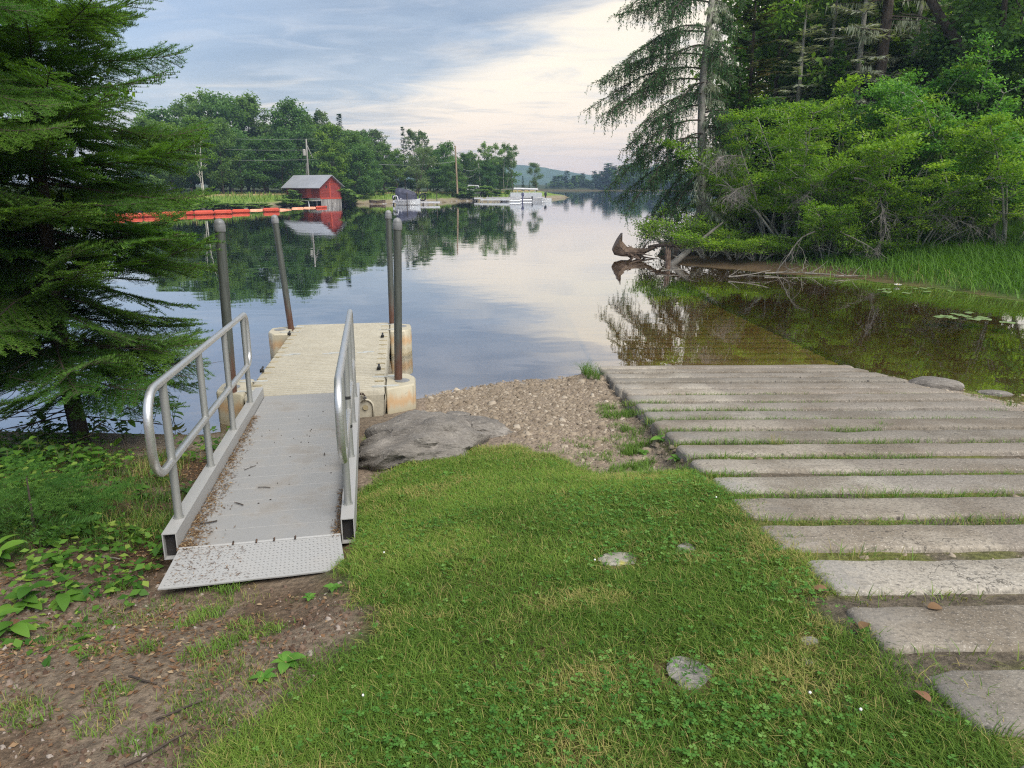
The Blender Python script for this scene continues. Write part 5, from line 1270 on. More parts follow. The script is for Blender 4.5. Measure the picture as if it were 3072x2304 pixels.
# ------------------------------------------------------------------ right bank
def build_larch():
    r = random.Random(8); g = np.random.default_rng(8)
    Y0 = 27.; foot = ky(1503, 545, Y0); x0 = foot.x; z0 = tz(x0, Y0)
    t = empty('larch_tree', (x0, Y0, z0), 'tall larch with drooping feathery boughs leaning over the lake', 'tree')
    H = 13.5; tr = [Vector((x0+.10*math.sin(k*.9)-.012*k, Y0, z0-.3+H*k/12)) for k in range(13)]
    mb = MB().tube(tr, [.19*(1-.06*k) for k in range(13)], 10, cap=False); obj('trunk', mb, M['barkgrey'], t, smooth=True)
    B = []          # attach height, tip (x,y,z)
    for (y0, tx, ty, dy) in [(-40, 1340, 30, 0), (5, 1330, 40, .6), (70, 1310, 170, -.3), (120, 1285, 185, .3), (150, 1268, 245, 0), (175, 1292, 262, -.6), (230, 1345, 330, .5), (262, 1330, 380, -.4), (300, 1305, 420, .2),
                             (320, 1350, 470, -.7), (360, 1385, 520, .3), (400, 1380, 545, -.3), (345, 1330, 440, .8), (205, 1360, 300, -1.), (60, 1370, 120, -.9), (430, 1420, 560, .2), (-90, 1360, -30, .2), (290, 1400, 400, -1.1),
                             (380, 1440, 500, -1.2), (100, 1400, 190, -1.2), (-10, 1420, 60, -1.3), (180, 1430, 290, -1.3)]:
        B.append((ky(1500, y0, Y0).z, ky(tx, ty, Y0+dy)))
    for i in range(20):
        zz = z0+r.uniform(4.2, 11.5); a = r.uniform(-1.9, 1.9); L = 3.2*(1-(zz-z0)/16.)*r.uniform(.6, 1.)
        B.append((zz, Vector((x0+L*math.cos(a), Y0+L*math.sin(a), zz-L*.3-r.uniform(.0, .5)))))
    for zz, tip in B:
        p0 = Vector((x0, Y0, zz)); d = tip-p0; L = Vector((d.x, d.y, 0)).length
        pts = []
        for k in range(13):
            f = k/12; z = p0.z+d.z*(f**1.7)+.10*L*math.sin(f*math.pi)*(.7 if d.z < 0 else .3)+.07*L*max(0, f-.82)**1*2
            pts.append(Vector((p0.x+d.x*f, p0.y+d.y*f, z))+Vector((0, .08*math.sin(5*f+zz), 0)))
        wb = MB().tube(pts, [.034*(1-.82*k/12) for k in range(13)], 5, cap=False)
        P, A, T, Ls = [], [], [], []
        carriers = [(pts, 1., .14)]
        for _ in range(int(3+L*2)):
            k = r.randrange(2, 11); dd = (pts[k+1]-pts[k]).normalized(); side = Vector((-dd.y, dd.x, 0)).normalized()*r.choice((-1, 1))
            c = limb(wb, r, pts[k], dd+side*r.uniform(.5, 1.3)+Vector((0, 0, r.uniform(-.25, .3))), L*r.uniform(.18, .42)*(1.2-k/14), .012, 6, -.1, .16, .3, 4); carriers.append((c, .7, .1))
        for cp, wt, f0 in carriers:
            cl = sum((cp[i+1]-cp[i]).length for i in range(len(cp)-1)); n = int(cl*(26 if wt == 1. else 19)); ns = len(cp)-1
            for i in range(n):
                f = f0+(1-f0)*((i+r.random())/n)**.85; k = min(ns-1, int(f*ns)); q = cp[k].lerp(cp[k+1], f*ns-k); dd = (cp[k+1]-cp[k]).normalized()
                a_ = r.uniform(0, 6.28); side = Vector((math.cos(a_), math.sin(a_), .2)); sl = r.uniform(.03, .24)
                hang = (r.random()**1.6*.8+.12)*(1.1-.5*f)*min(1, L/2.5+.3)
                pp = q; st = []; m = max(4, int((sl+hang)/.075))
                for j in range(m):
                    u = j/m; v = side*sl*(1-u)**1.5*1.6+dd*.5*(1-u)*sl+Vector((r.uniform(-.07, .07), r.uniform(-.07, .07), -hang*(.15+u)))
                    nx = pp+v.normalized()*((sl+hang)/m); st.append((pp, nx)); pp = nx
                wb.tube([st[0][0], st[len(st)//2][0], st[-1][1]], [.006, .0045, .003], 3, cap=False)
                tone = r.random()
                for j, (a, b) in enumerate(st):
                    for _ in range(2):
                        e = (b-a).normalized()+Vector((r.uniform(-.9, .9), r.uniform(-.9, .9), r.uniform(-.3, .7)))
                        P.append(a.lerp(b, r.random())); A.append(e); Ls.append(r.uniform(.06, .12)); T.append(.2+.4*tone+.35*r.random()*(f > .5))
        P, A, Ls = np.array([tuple(p) for p in P]), np.array([tuple(p) for p in A]), np.array(Ls)
        V, F = cards(P, A, rdir(g, len(P)), Ls, Ls*.27, .5, .05)
        base = obj('bough', wb, M['twig'], t)
        me = npmesh('needles', V-np.array(wloc(t))[None], F, M['larch'], np.repeat(np.clip(T, 0, 1), 4)); link('needles', me, base)
    # beard lichen on the trunk and on dead twigs at its right side
    P, A, Ls = [], [], []; mb = MB()
    for i in range(70):
        zz = z0+r.uniform(.6, 8.5); a = r.uniform(-2.4, .9); L = r.uniform(.3, 1.5)*(1.3 if zz < z0+4.5 else .5)
        pts = limb(mb, r, (x0, Y0, zz), (math.cos(a), math.sin(a), r.uniform(-.35, .1)), L, .012, 5, -.06, .2, .3, 4)
        for q in pts[1:]:
            sp = limb(mb, r, q, (math.cos(a+r.uniform(-1, 1)), math.sin(a+r.uniform(-1, 1)), -.4), L*.35, .006, 3, -.1, .3, .3, 3)
            for s in sp[1:]+[q]:
                for _ in range(4):
                    if r.random() < .8: P.append((s.x+r.uniform(-.05, .05), s.y+r.uniform(-.05, .05), s.z)); A.append((r.uniform(-.35, .35), r.uniform(-.35, .35), -1)); Ls.append(r.uniform(.06, .3)*(1 if s.z < z0+5 else .6))
    for i in range(420):
        zz = z0+r.uniform(1, 9); a = r.uniform(-3.0, 1.2); P.append((x0+.15*math.cos(a), Y0+.15*math.sin(a), zz)); A.append((r.uniform(-.2, .2), r.uniform(-.2, .2), -1)); Ls.append(r.uniform(.08, .3))
    P, A, Ls = np.array(P), np.array(A), np.array(Ls); V, F = cards(P, A, rdir(g, len(P)), Ls, .012+.09*Ls, .4, .1)
    dt = obj('dead_twigs', mb, M['deadtwig'], t)
    dt['kind'] = 'stuff'; tag(link('lichen', npmesh('lichen', V-np.array(wloc(t))[None], F, M['lichen'], np.repeat(g.random(len(P)), 4)), dt), kind='stuff')
build_larch()

def shrub(seed, H=4.6, R=2.6, nst=11, nleaf=17000, leaf=.105, mat='alder', layered=.35):
    """many arching stems from one foot, leaves in flattened sprays near the outside"""
    r = random.Random(seed); g = np.random.default_rng(seed); mb = MB(); tips = []; dirs = []
    for i in range(nst):
        a = i*6.283/nst+r.uniform(-.3, .3); out = r.uniform(.25, .95)
        pts = limb(mb, r, (.25*math.cos(a), .25*math.sin(a), -.1), (out*math.cos(a), out*math.sin(a), 1.1), H*r.uniform(.75, 1.02)/max(.7, 1.15-out*.35), .045, 9, -.035-.05*out, .1, .25, 6)
        for k in range(3, 10):
            for _ in range(3):
                b = a+r.uniform(-1.6, 1.6); sp = limb(mb, r, pts[k], (math.cos(b), math.sin(b), r.uniform(.0, .7)), r.uniform(.5, 1.15)*(1.15-.05*k), .012, 4, -.01, .22, .3, 4)
                for q in (sp[2], sp[3], sp[4]): tips.append(tuple(q)); dirs.append(tuple((sp[-1]-sp[0]).normalized()))
    tp = np.array(tips); dr = np.array(dirs); tone = g.random(len(tp))
    hgt = np.clip(tp[:, 2]/H, 0, 1); rad = np.hypot(tp[:, 0], tp[:, 1])/R
    w = np.clip(.12+.75*hgt+.45*rad, 0, 1.5)*(tp[:, 2] > .5); w = w/w.sum()
    idx = g.choice(len(tp), nleaf, p=w); d = rdir(g, nleaf); P = tp[idx]+d*np.array([1, 1, layered])[None]*(.05+.32*g.random(nleaf)**.7)[:, None]
    A = dr[idx]*.6+rdir(g, nleaf, 0, .4); Nn = np.stack([g.normal(0, .45, nleaf), g.normal(0, .45, nleaf), np.ones(nleaf)], 1)
    V, F = cards(P, A, Nn, leaf*g.uniform(.65, 1.25, nleaf), leaf*.62*g.uniform(.7, 1.2, nleaf), .5, .12)
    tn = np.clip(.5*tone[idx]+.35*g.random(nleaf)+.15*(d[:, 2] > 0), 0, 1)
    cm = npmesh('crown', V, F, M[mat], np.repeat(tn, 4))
    tm = bpy.data.meshes.new('stems'); tm.from_pydata(mb.v, [], mb.f); tm.materials.append(M['barkgrey']); tm.shade_smooth(); return tm, cm
SH = [shrub(61), shrub(62, 4.6, 2.6, 11, 18000, .1, 'alder'), shrub(63, 4.6, 2.6, 11, 17000, .105, 'alder2'), shrub(64, 1.5, 1.2, 9, 6000, .09, 'alder')]
def put_shrub(k, u, Y, H, lab, W=1., rot=0., H0=4.6, name='alder_bush', grp='bright alder bushes on the right bank'):
    x = ky(u, 400, Y).x; t = empty(name, (x, Y, tz(x, Y)), lab, 'bush', grp, rotz=rot); t.scale = (W*1.06, W*1.06, H/H0*1.13); link('stems', SH[k][0], t); link('crown', SH[k][1], t); return t
for k, u, Y, H, W, rot, lab in [(0, 1680, 25.6, 4.3, .72, 0, 'bright alder bush nearest the larch trunk'), (1, 1735, 24.6, 4.6, .95, 1.2, 'tall light green alder bush behind the leaning dead branches'), (0, 1850, 26.2, 5.6, 1.0, 2.5, 'highest alder bush in the middle of the right bank'),
        (1, 1905, 23.6, 3.9, .85, 4.0, 'alder bush above the big grey dead branch'), (2, 2015, 25.0, 5.0, 1.0, .6, 'wide blue green bush left of the bent dark tree'), (2, 2125, 23.2, 4.3, 1.0, 3.3, 'dense blue green bush above the marsh grass'),
        (1, 2200, 22.0, 4.0, .9, 5.2, 'alder bush cut off by the right picture edge'), (0, 1795, 23.4, 2.6, .6, 5.6, 'lower alder bush with sunlit sprays over the mud bank'), (2, 1960, 27.5, 5.4, 1.0, 1.9, 'alder bush at the back below the lichened spruce'), (1, 1615, 27.9, 2.3, .5, 3.0, 'alder bush half hidden behind the larch foot'), (2, 2080, 26.6, 5.3, 1.05, 4.4, 'bush rising just left of the bent dark trunk'), (0, 1990, 22.6, 2.7, .75, .9, 'alder bush with yellow green sprays behind the marsh grass')]:
    put_shrub(k, u, Y, H, lab, W, rot)
for k, u, Y, H, W, rot, lab in [(k_, u_, Y_+.8, H_, W_, r_, l_) for k_, u_, Y_, H_, W_, r_, l_ in [(3, 1540, 23.9, .95, .75, 0, 'small leafy bush at the tip of the mud bank'), (3, 1600, 23.3, .8, .7, 2, 'low bright bush on the mud bank behind the leaning log'), (3, 1650, 22.8, .7, .6, 4, 'low bright bush in the middle of the mud bank'), (3, 1470, 25.5, 1.5, .8, 1, 'low bush under the larch boughs'),
        (3, 1725, 22.6, .8, .5, 5, 'small bush beside the dead branch on the mud'), (3, 1810, 22.0, 1.5, .55, 3.2, 'bright small bush in front of the dark hollow'), (3, 1900, 21.6, .8, .6, 1.5, 'low bush where mud meets marsh grass')]]:
    put_shrub(k, u, Y, H, lab, W, rot, 1.5, 'low_bush', 'low bushes along the mud bank')

def dead_branch(pp, lab, seed, L, r0, n2=26, d=None, Y=None, hang=-.25, name='dead_branch', m='deadtwig'):
    r = random.Random(seed); p = ky(pp[0], pp[1], Y); mb = MB(); pts = limb(mb, r, p, d, L, r0*.7, 9, -.07, .3, .3, 6)
    for i in range(n2):
        k = r.randrange(2, 9); q = pts[k]; dd = (pts[k+1]-pts[k]).normalized()
        s = limb(mb, r, q, dd*.6+Vector((r.uniform(-1.2, 1.2), r.uniform(-1, 1), r.uniform(-.9, .9)+hang)), L*r.uniform(.15, .5), r0*.26, 6, hang*.8, .45, .3, 4)
        for j in (2, 4, 5): limb(mb, r, s[j], Vector((r.uniform(-1, 1), r.uniform(-1, 1), r.uniform(-1, .3)+hang)), L*r.uniform(.06, .18), r0*.14+.002, 4, hang*.3, .4, .4, 3)
    tag(obj(name, mb, M[m], None, origin=p), lab, 'dead branch', 'dead grey branches on the right bank')
for i, (pp, Y, d, L, r0, n2, lab) in enumerate([((1845, 385), 22.4, (1, -.35, -.15), 2.6, .045, 30, 'long grey dead branch sloping right in front of the alder bushes'), ((1800, 375), 22.5, (-.8, -.5, -.25), 1.6, .028, 26, 'grey dead branch drooping left below the bright spray'),
        ((1640, 400), 23.2, (-.9, -.6, .1), 1.7, .024, 60, 'grey twig curtain hanging right of the larch'), ((1610, 340), 24.3, (-.8, -.6, .2), 1.8, .024, 60, 'tall grey twig curtain beside the larch trunk'), ((1690, 420), 23.0, (.8, -.6, .1), 1.5, .022, 36, 'tangled grey twigs over the mud bank'),
        ((1760, 500), 21.9, (-1, -.35, -.32), 2.2, .035, 10, 'bleached branch lying from the bushes down to the mud'), ((1815, 500), 21.6, (1, -.3, -.45), 1.9, .028, 10, 'thin bleached branch reaching down towards the marsh grass'), ((1960, 470), 21.7, (1, -.5, .05), 2.4, .018, 40, 'grey twig tangle behind the marsh grass'),
        ((1930, 490), 21.5, (-.9, -.5, -.1), 1.5, .018, 32, 'grey twigs on the ground left of the marsh grass'), ((2060, 480), 22.0, (.9, -.5, .1), 1.8, .018, 34, 'grey twigs under the right hand bushes'), ((1545, 400), 24.6, (.9, -.5, .05), 1.7, .022, 60, 'lichened twig tangle at the larch foot'), ((1740, 395), 22.8, (.8, -.6, -.1), 1.5, .018, 32, 'grey twigs hanging in the middle of the bushes')]):
    dead_branch(pp, lab, 200+i, L*.85, r0, int(n2*.8), Vector(d), Y+(.35 if L < 2 else .1))

def build_driftwood():
    r = random.Random(3); g = np.random.default_rng(3)
    # root stump standing in the shallow water
    p = kz(1356, 558, 0); t = empty('root_stump', (p.x, p.y, 0), 'dark uprooted stump with splayed roots standing in the shallows', 'stump')
    mb = MB(); v = []
    n = 14
    ring = []
    for j, (dx, dz, rr) in enumerate([(-.42, .60, .36), (-.36, .38, .28), (-.15, .22, .19), (.15, .2, .16), (.55, .22, .13), (1.05, .42, .07)]):
        for k in range(n): a = 2*math.pi*k/n; q = 1+.25*(float(vnoise(k*.9, j*1.3, 1, 5))-.5)*2; v.append((p.x+dx+rr*q*math.cos(a)*.45, p.y+rr*q*math.sin(a), dz+rr*q*math.cos(a)*.85))
    mb.add(v, [(j*n+k, j*n+(k+1) % n, (j+1)*n+(k+1) % n, (j+1)*n+k) for j in range(5) for k in range(n)]+[tuple(range(n))]); obj('stump_wood', mb, M['driftwood'], t, smooth=40)
    mb = MB()
    for i in range(16): limb(mb, r, (p.x+r.uniform(-.1, .45), p.y+r.uniform(-.1, .1), .16), (r.uniform(-.1, .9), r.uniform(-.8, .5), r.uniform(-.45, .25)), r.uniform(.5, 1.15), .05, 5, -.05, .3, .2, 5)
    obj('root', mb, M['driftwood'], t, smooth=True)
    q = kz(1450, 572, 0); a = ky(1562, 480, q.y+.6); mb = MB()
    mb.tube([q+Vector((-.1, 0, -.1)), q.lerp(a, .3), q.lerp(a, .65), a], [.13, .1, .06, .025], 9); 
    for i in range(9): s = q.lerp(a, r.uniform(.05, .7)); mb.tube([s, s+Vector((r.uniform(-.5, .2), r.uniform(-.4, .1), r.uniform(-.2, .3)))], [.02, .006], 4)
    tag(obj('leaning_log', mb, M['greywood'], None, smooth=True, origin=q), 'splintered grey log leaning from the bank into the water', 'log')
    b0, b1 = ky(1400, 533, 26.3), ky(1490, 530, 25.2); mb = MB().tube([b0, b0.lerp(b1, .4)+Vector((0, 0, .06)), b1], [.04, .08, .11], 8)
    tag(obj('sunken_log', mb, M['driftwood'], None, smooth=True, origin=b0), 'dark log lying on the water between stump and bank', 'log')
    q = kz(1442, 577, 0); mb = MB()
    for i in range(5): s = q+Vector((r.uniform(-.08, .08), r.uniform(-.06, .06), -.1)); mb.tube([s, s+Vector((r.uniform(-.06, .06), 0, r.uniform(.4, .75)))], [.05, .02], 5)
    tag(obj('broken_stub', mb, M['driftwood'], None, origin=q), 'short broken stub sticking up beside the leaning log', 'stump')
    sl = [(1460, 585, .9, .1), (1620, 598, 1.2, .05), (1700, 590, 1.3, .1), (1790, 590, 1.4, -.1), (1850, 596, 1.2, .12), (1880, 588, 1.0, -.2)]
    for i, (x, y, L, a) in enumerate(sl):
        q = kz(x, y, .06); mb = MB(); limb(mb, r, q-Vector((L/2, 0, 0)), (1, a, .03), L, .022, 6, 0, .1, .4, 6)
        for _ in range(6): limb(mb, r, q+Vector((r.uniform(-.5, .5)*L, 0, .02)), (r.uniform(-1, 1), r.uniform(-.6, .6), r.uniform(0, .5)), r.uniform(.2, .6), .01, 4, -.03, .25, .3, 4)
        tag(obj('drift_stick', mb, M['greywood'], None, origin=q), 'grey driftwood stick lying on the mud of the right bank', 'driftwood', 'driftwood sticks on the mud bank')
build_driftwood()

def build_marsh():
    g = np.random.default_rng(33)
    n = 52000; x = g.uniform(7.5, 24, n); y = g.uniform(14.5, 30, n); s = sdist(x, y, RIGHT); edge = x-(10.6+.0*y)
    d = sst(-.45, .5, s)*sst(-3.4, 1.2, edge+.8*(fbm(x, y, .6, 171)-.5))*np.where(s < 0, .35, 1.); k = (g.random(n) < d) & (s < 9.5); x, y, s = x[k], y[k], s[k]; n = len(x)
    h = (.22+.36*sst(-.3, 2.2, s)*g.uniform(.5, 1.1, n))*sst(-4, 1.5, x-10.6)+.1
    tone = .2+.6*g.random(n)*fbm(x, y, .9, 181)+.25*(g.random(n) < .5*sst(1.2, -.2, s))+.1
    z = np.maximum(terrain(x, y), -.03)
    me = blades(x, y, z, h, g.uniform(.012, .022, n), g.uniform(.3, 1.3, n), g, tone, .5, 'marsh_grass', 'reed'); tag(link('marsh_grass', me), 'bright green marsh grass along the right shore', 'marsh grass', None, 'stuff')
    # reeds lying flat on the water
    n = 420; x = g.uniform(8.2, 14, n); y = np.interp(x, [8.2, 10.2, 11.2, 14], [21.3, 18.8, 17.0, 13.4])+g.normal(-.35, .45, n); k = sdist(x, y, RIGHT) < .1; x, y = x[k], y[k]; n = len(x)
    a = g.normal(.05, .35, n); V, F = cards(np.stack([x, y, np.full(n, .006)+g.uniform(0, .012, n)], 1), np.stack([np.cos(a), np.sin(a)*.5, g.uniform(-.01, .05, n)], 1), np.tile([0, 0, 1.], (n, 1)), g.uniform(.25, .7, n), .014, .5, .02)
    tag(link('floating_reeds', npmesh('floating_reeds', V, F, M['reed'], np.repeat(g.uniform(.5, 1, n), 4))), 'pale reed blades lying on the water at the marsh edge', 'reeds', None, 'stuff')
    def pad(p, rr, rot): 
        mb = MB(); m = 18; v = [(p.x+rr*math.cos(a), p.y+rr*math.sin(a), .008+.006*math.sin(3*a+rot)) for a in [rot+.18+(6.283-.36)*i/(m-1) for i in range(m)]]; mb.add(v+[(p.x, p.y, .006)], [(i, i+1, m) for i in range(m-1)]); return mb
    r = random.Random(6)
    for i, (x, y) in enumerate([(2030, 685), (2044, 683), (2062, 679), (2075, 681), (2088, 684), (2094, 676), (2103, 690), (2116, 689), (2122, 686), (2126, 690), (2055, 687), (2176, 697)]):
        p = kz(x, y, 0); tag(obj('lily_pad', pad(p, r.uniform(.09, .14), r.uniform(0, 6)), M['lilypad'], None, origin=p), 'lone lily pad nearest the right picture edge' if x == 2176 else 'floating lily pad in the cluster on the dark cove water', 'lily pad', None if x == 2176 else 'lily pads in the cove')
    for i in range(10):
        p = kz(r.uniform(1900, 2060), r.uniform(622, 634), 0); tag(obj('lily_pad', pad(p, r.uniform(.07, .11), r.uniform(0, 6)), M['lilypad'], None, origin=p), 'small lily pad floating along the marsh grass edge', 'lily pad', 'lily pads at the marsh edge')
    p = kz(1939, 619, 0); t = empty('water_lily', (p.x, p.y, 0), 'white water lily flower at the marsh edge', 'flower')
    for ring, (m, L, up) in enumerate([(9, .11, .45), (7, .085, .9)]):
        for i in range(m):
            a = i*6.283/m+ring*.3; V, F = cards(np.array([[p.x, p.y, .02]]), np.array([[math.cos(a), math.sin(a), up]]), np.array([[-up*math.cos(a), -up*math.sin(a), 1.]]), L, L*.5, .5, -.1); obj('petal', MB().add(V, F), M['petal'], t)
    obj('stamen', MB().lathe((p.x, p.y, .03), [(.001, 0), (.02, .005), (.018, .03), (.002, .035)], 8), M['stamen'], t)
build_marsh()

# trees behind the right bank
PROTO['fir_mid'] = conifer(71, 10, 1.9, 30, 8, .32, -.18, .06, 17, 'firlight', 'bark', .13, .2, .42)
PROTO['fir_brown'] = conifer(72, 10, 2.2, 28, 8, .32, -.2, .08, 17, 'brownfir', 'bark', .14, .2, .42)
PROTO['spruce_mid'] = conifer(73, 10, 2.2, 26, 8, .36, -.3, .1, 16, 'spruce', 'bark', .18, .3, .4)
PROTO['spruce_lichen'] = conifer(74, 10, 2.6, 22, 7, .42, -.35, .12, 14, 'lichen', 'barkgrey', .2, .35, .22)
PROTO['leafy_mid'] = deciduous(75, 10, 2.9, .2, 18, 9, 11000, .19, .5, 'leafbright', 'bark', .15, 1, clr=.8)
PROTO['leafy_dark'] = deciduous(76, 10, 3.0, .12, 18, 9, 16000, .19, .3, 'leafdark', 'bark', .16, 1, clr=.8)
for kind, name, u, Y, H, W, lab in [
        ('fir_brown', 'fir_tree', 1612, 29.5, 11.0, .95, 'fir with browned boughs right behind the larch'), ('fir_mid', 'fir_tree', 1590, 28.4, 7.0, .6, 'young fir between larch and brown fir'), ('fir_mid', 'fir_tree', 1790, 28.6, 6.9, .8, 'fir with yellow green top above the alder bushes'),
        ('spruce_lichen', 'spruce_tree', 1770, 30.5, 11, .95, 'grey spruce bearded with lichen'), ('spruce_lichen', 'spruce_tree', 1990, 31.5, 13, 1.1, 'lichen hung spruce left of the bent dark tree'), ('spruce_lichen', 'spruce_tree', 1840, 29.4, 12.5, 1.05, 'lichen grey spruce right over the highest alder bush'), ('spruce_lichen', 'spruce_tree', 1945, 30., 12.5, 1.0, 'lichen grey spruce between straight dark trunk and bent tree'), ('spruce_lichen', 'spruce_tree', 1720, 29.8, 9.5, .9, 'shorter lichen grey spruce beside the brown fir'), ('leafy_mid', 'leafy_tree', 1665, 31.5, 13.5, 1.1, 'light green leafy tree beside the brown fir at the top'), ('leafy_mid', 'leafy_tree', 1880, 33.5, 14, 1.5, 'leafy tree filling the gap behind the straight dark trunk'), ('leafy_mid', 'leafy_tree', 2010, 33, 14.5, 1.5, 'leafy tree behind the left fork of the bent tree'), ('leafy_dark', 'leafy_tree', 2110, 36, 14, 1.4, 'dark leafy tree behind the right fork of the bent tree'), ('leafy_mid', 'leafy_tree', 1780, 35.5, 16, 1.4, 'tall leafy tree between grey spruce and straight trunk'), ('leafy_mid', 'leafy_tree', 1700, 34, 15, 1.25, 'light leafy tree showing at the top between fir and grey spruce'),
        ('spruce_mid', 'spruce_tree', 1590, 37, 10, .9, 'dark spruce filling in behind the larch'), ('leafy_dark', 'leafy_tree', 2150, 32, 11, 1.1, 'dark leafy tree at the right around the bent trunk'), ('leafy_dark', 'leafy_tree', 2230, 26.5, 10, 1.15, 'dark leafy tree overhanging the right picture edge'),
        ('leafy_mid', 'leafy_tree', 1850, 37, 16, 1.4, 'tall leafy tree far behind the lichened spruces'), ('spruce_mid', 'spruce_tree', 1930, 35, 15, 1.3, 'tall dark spruce behind the middle bushes'), ('leafy_dark', 'leafy_tree', 2050, 38, 16, 1.5, 'tall dark leafy tree behind the bent tree'), ('spruce_mid', 'spruce_tree', 1690, 40, 14, 1.2, 'dark spruce deep behind the grey spruce'),
        ('leafy_dark', 'leafy_tree', 1640, 33, 9, 1.1, 'dark leafy tree behind the brown fir'), ('leafy_mid', 'leafy_tree', 2190, 34, 14, 1.3, 'leafy tree behind at the top right corner'), ('leafy_dark', 'leafy_tree', 1800, 33, 8, 1.3, 'shaded leafy tree behind the highest alder bush'), ('leafy_dark', 'leafy_tree', 1950, 30, 6.5, 1.2, 'shaded low tree behind the blue green bush'),
        ('leafy_dark', 'leafy_tree', 2180, 25.2, 6.5, .9, 'dark low tree behind the right hand bushes'), ('leafy_dark', 'leafy_tree', 1720, 28, 5., .9, 'shaded low tree behind the tall light alder bush')]:
    x = ky(u, 300, Y).x; plant_tree(kind, name, lab, 'tree', 'trees on the right bank', x, Y, H, W)
def bent_tree():
    Y = 27.; r = random.Random(4); p = ky(2080, 330, Y); zf = tz(p.x, Y)
    t = empty('bent_tree', (p.x, Y, zf), 'dark bent tree trunk forking in two at the upper right', 'tree'); mb = MB()
    a = [Vector((p.x-.1, Y, zf-.2)), ky(2072, 290, Y), ky(2080, 210, Y), ky(2092, 165, Y), ky(2075, 100, Y), ky(2045, 60, Y), ky(2010, 0, Y), ky(1985, -70, Y)]
    mb.tube(a, [.3, .27, .26, .25, .19, .16, .14, .1], 9, cap=False); mb.tube([ky(2085, 200, Y), ky(2120, 150, Y), ky(2150, 140, Y-.5), ky(2165, 60, Y), ky(2175, -40, Y)], [.2, .17, .12, .1, .07], 8, cap=False)
    for i in range(16): s = a[r.randrange(2, 8)]; limb(mb, r, s, (r.uniform(-1, 1), r.uniform(-1, .2), r.uniform(-.1, .8)), r.uniform(.8, 2.2), .04, 6, .02, .25, .2, 5)
    obj('trunk', mb, M['bark'], t, smooth=True)
    g = np.random.default_rng(77); n = 2600; P = np.array([tuple(ky(g.uniform(2040, 2212), g.uniform(60, 330), Y+g.uniform(-1.5, 1)))for _ in range(70)]); idx = g.integers(0, 70, n); Q = P[idx]+rdir(g, n)*np.array([1, 1, .35])*(.7*g.random(n)**.6)[:, None]
    V, F = cards(Q, rdir(g, n, -.2, .5), rdir(g, n, .9), .13*g.uniform(.7, 1.2, n), .075, .5, .1); link('crown', npmesh('crown', V-np.array(wloc(t))[None], F, M['leafdark'], np.repeat(np.clip(g.random(70)[idx]*.5+.5*g.random(n), 0, 1), 4)), t)
    q = ky(1898, 160, 29.5); t = empty('bare_spruce', (q.x, 29.5, tz(q.x, 29.5)), 'straight dark spruce trunk with bare whorled branches above the bushes', 'tree'); mb = MB(); zf = tz(q.x, 29.5)
    mb.tube([(q.x, 29.5, zf-.2), (q.x+.05, 29.5, zf+6), (q.x, 29.5, zf+13)], [.26, .21, .12], 9, cap=False); P, A, Ls = [], [], []
    for i in range(48):
        zz = zf+r.uniform(3, 12); an = r.uniform(0, 6.28); pts = limb(mb, r, (q.x, 29.5, zz), (math.cos(an), math.sin(an), -.1), r.uniform(1, 2.4), .035, 7, .0, .12, .2, 5)
        for s in pts[2:]:
            for _ in range(9): P.append(tuple(s+Vector((r.uniform(-.15, .15), r.uniform(-.15, .15), 0)))); A.append((r.uniform(-.3, .3), r.uniform(-.3, .3), -1)); Ls.append(r.uniform(.1, .45))
    obj('trunk', mb, M['bark'], t, smooth=True); P, A, Ls = map(np.array, (P, A, Ls)); V, F = cards(P, A, rdir(g, len(P)), Ls, .02+.1*Ls, .4, .1)
    tag(link('lichen', npmesh('lichen', V-np.array(wloc(t))[None], F, M['lichen'], np.repeat(g.random(len(P))*.8, 4)), t), kind='stuff')
bent_tree()

# ------------------------------------------------------------------ far shore
PROTO['broad_a'] = deciduous(81, 10, 3.1, .08, 20, 9, 8000, .33, .5, 'leaf', 'bark', .16, clr=.95)
PROTO['broad_b'] = deciduous(82, 10, 2.8, .12, 19, 9, 7000, .31, .7, 'leaf', 'bark', .15, clr=.85)
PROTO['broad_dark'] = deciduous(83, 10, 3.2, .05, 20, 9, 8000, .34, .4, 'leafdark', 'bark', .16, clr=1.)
PROTO['airy'] = deciduous(84, 10, 2.5, .25, 16, 9, 3000, .27, 1.2, 'leafgrey', 'bark', .14, clr=.5)
PROTO['willow'] = deciduous(85, 10, 3.6, .08, 21, 9, 7000, .27, .7, 'leafgrey', 'bark', .14, 3, clr=.8)
PROTO['poplar'] = deciduous(86, 10, 2.5, .05, 22, 9, 9000, .28, .8, 'leafy', 'bark', .13, 2, clr=.75)
PROTO['birch'] = deciduous(87, 10, 2.7, .24, 20, 9, 8500, .28, .8, 'leafy', 'birch', .1, 3, clr=.65)
PROTO['round'] = deciduous(88, 10, 2.6, .5, 16, 9, 4200, .29, .7, 'leaf', 'barkgrey', .15, 2, clr=.7)
PROTO['spruce_far'] = conifer(89, 10, 1.6, 26, 8, .5, -.3, .06, 8, 'spruce', 'bark', .13, .25, .5)
PROTO['pine_far'] = conifer(90, 10, 1.7, 18, 6, .6, -.05, .3, 6, 'spruce', 'bark', .15, .35, .55)
PROTO['bush_far'] = deciduous(91, 2.2, 1.5, .05, 12, 9, 900, .2, .5, 'leaf', 'bark', .04, 3, clr=.6)
PROTO['far_pine'] = conifer(92, 10, 2.0, 16, 6, 1.1, -.1, .1, 4, 'spruce', 'bark', .16, .4, .55)
PROTO['far_broad'] = deciduous(93, 10, 3.1, .06, 14, 9, 1700, .7, .5, 'leaf', 'bark', .16, clr=1.)
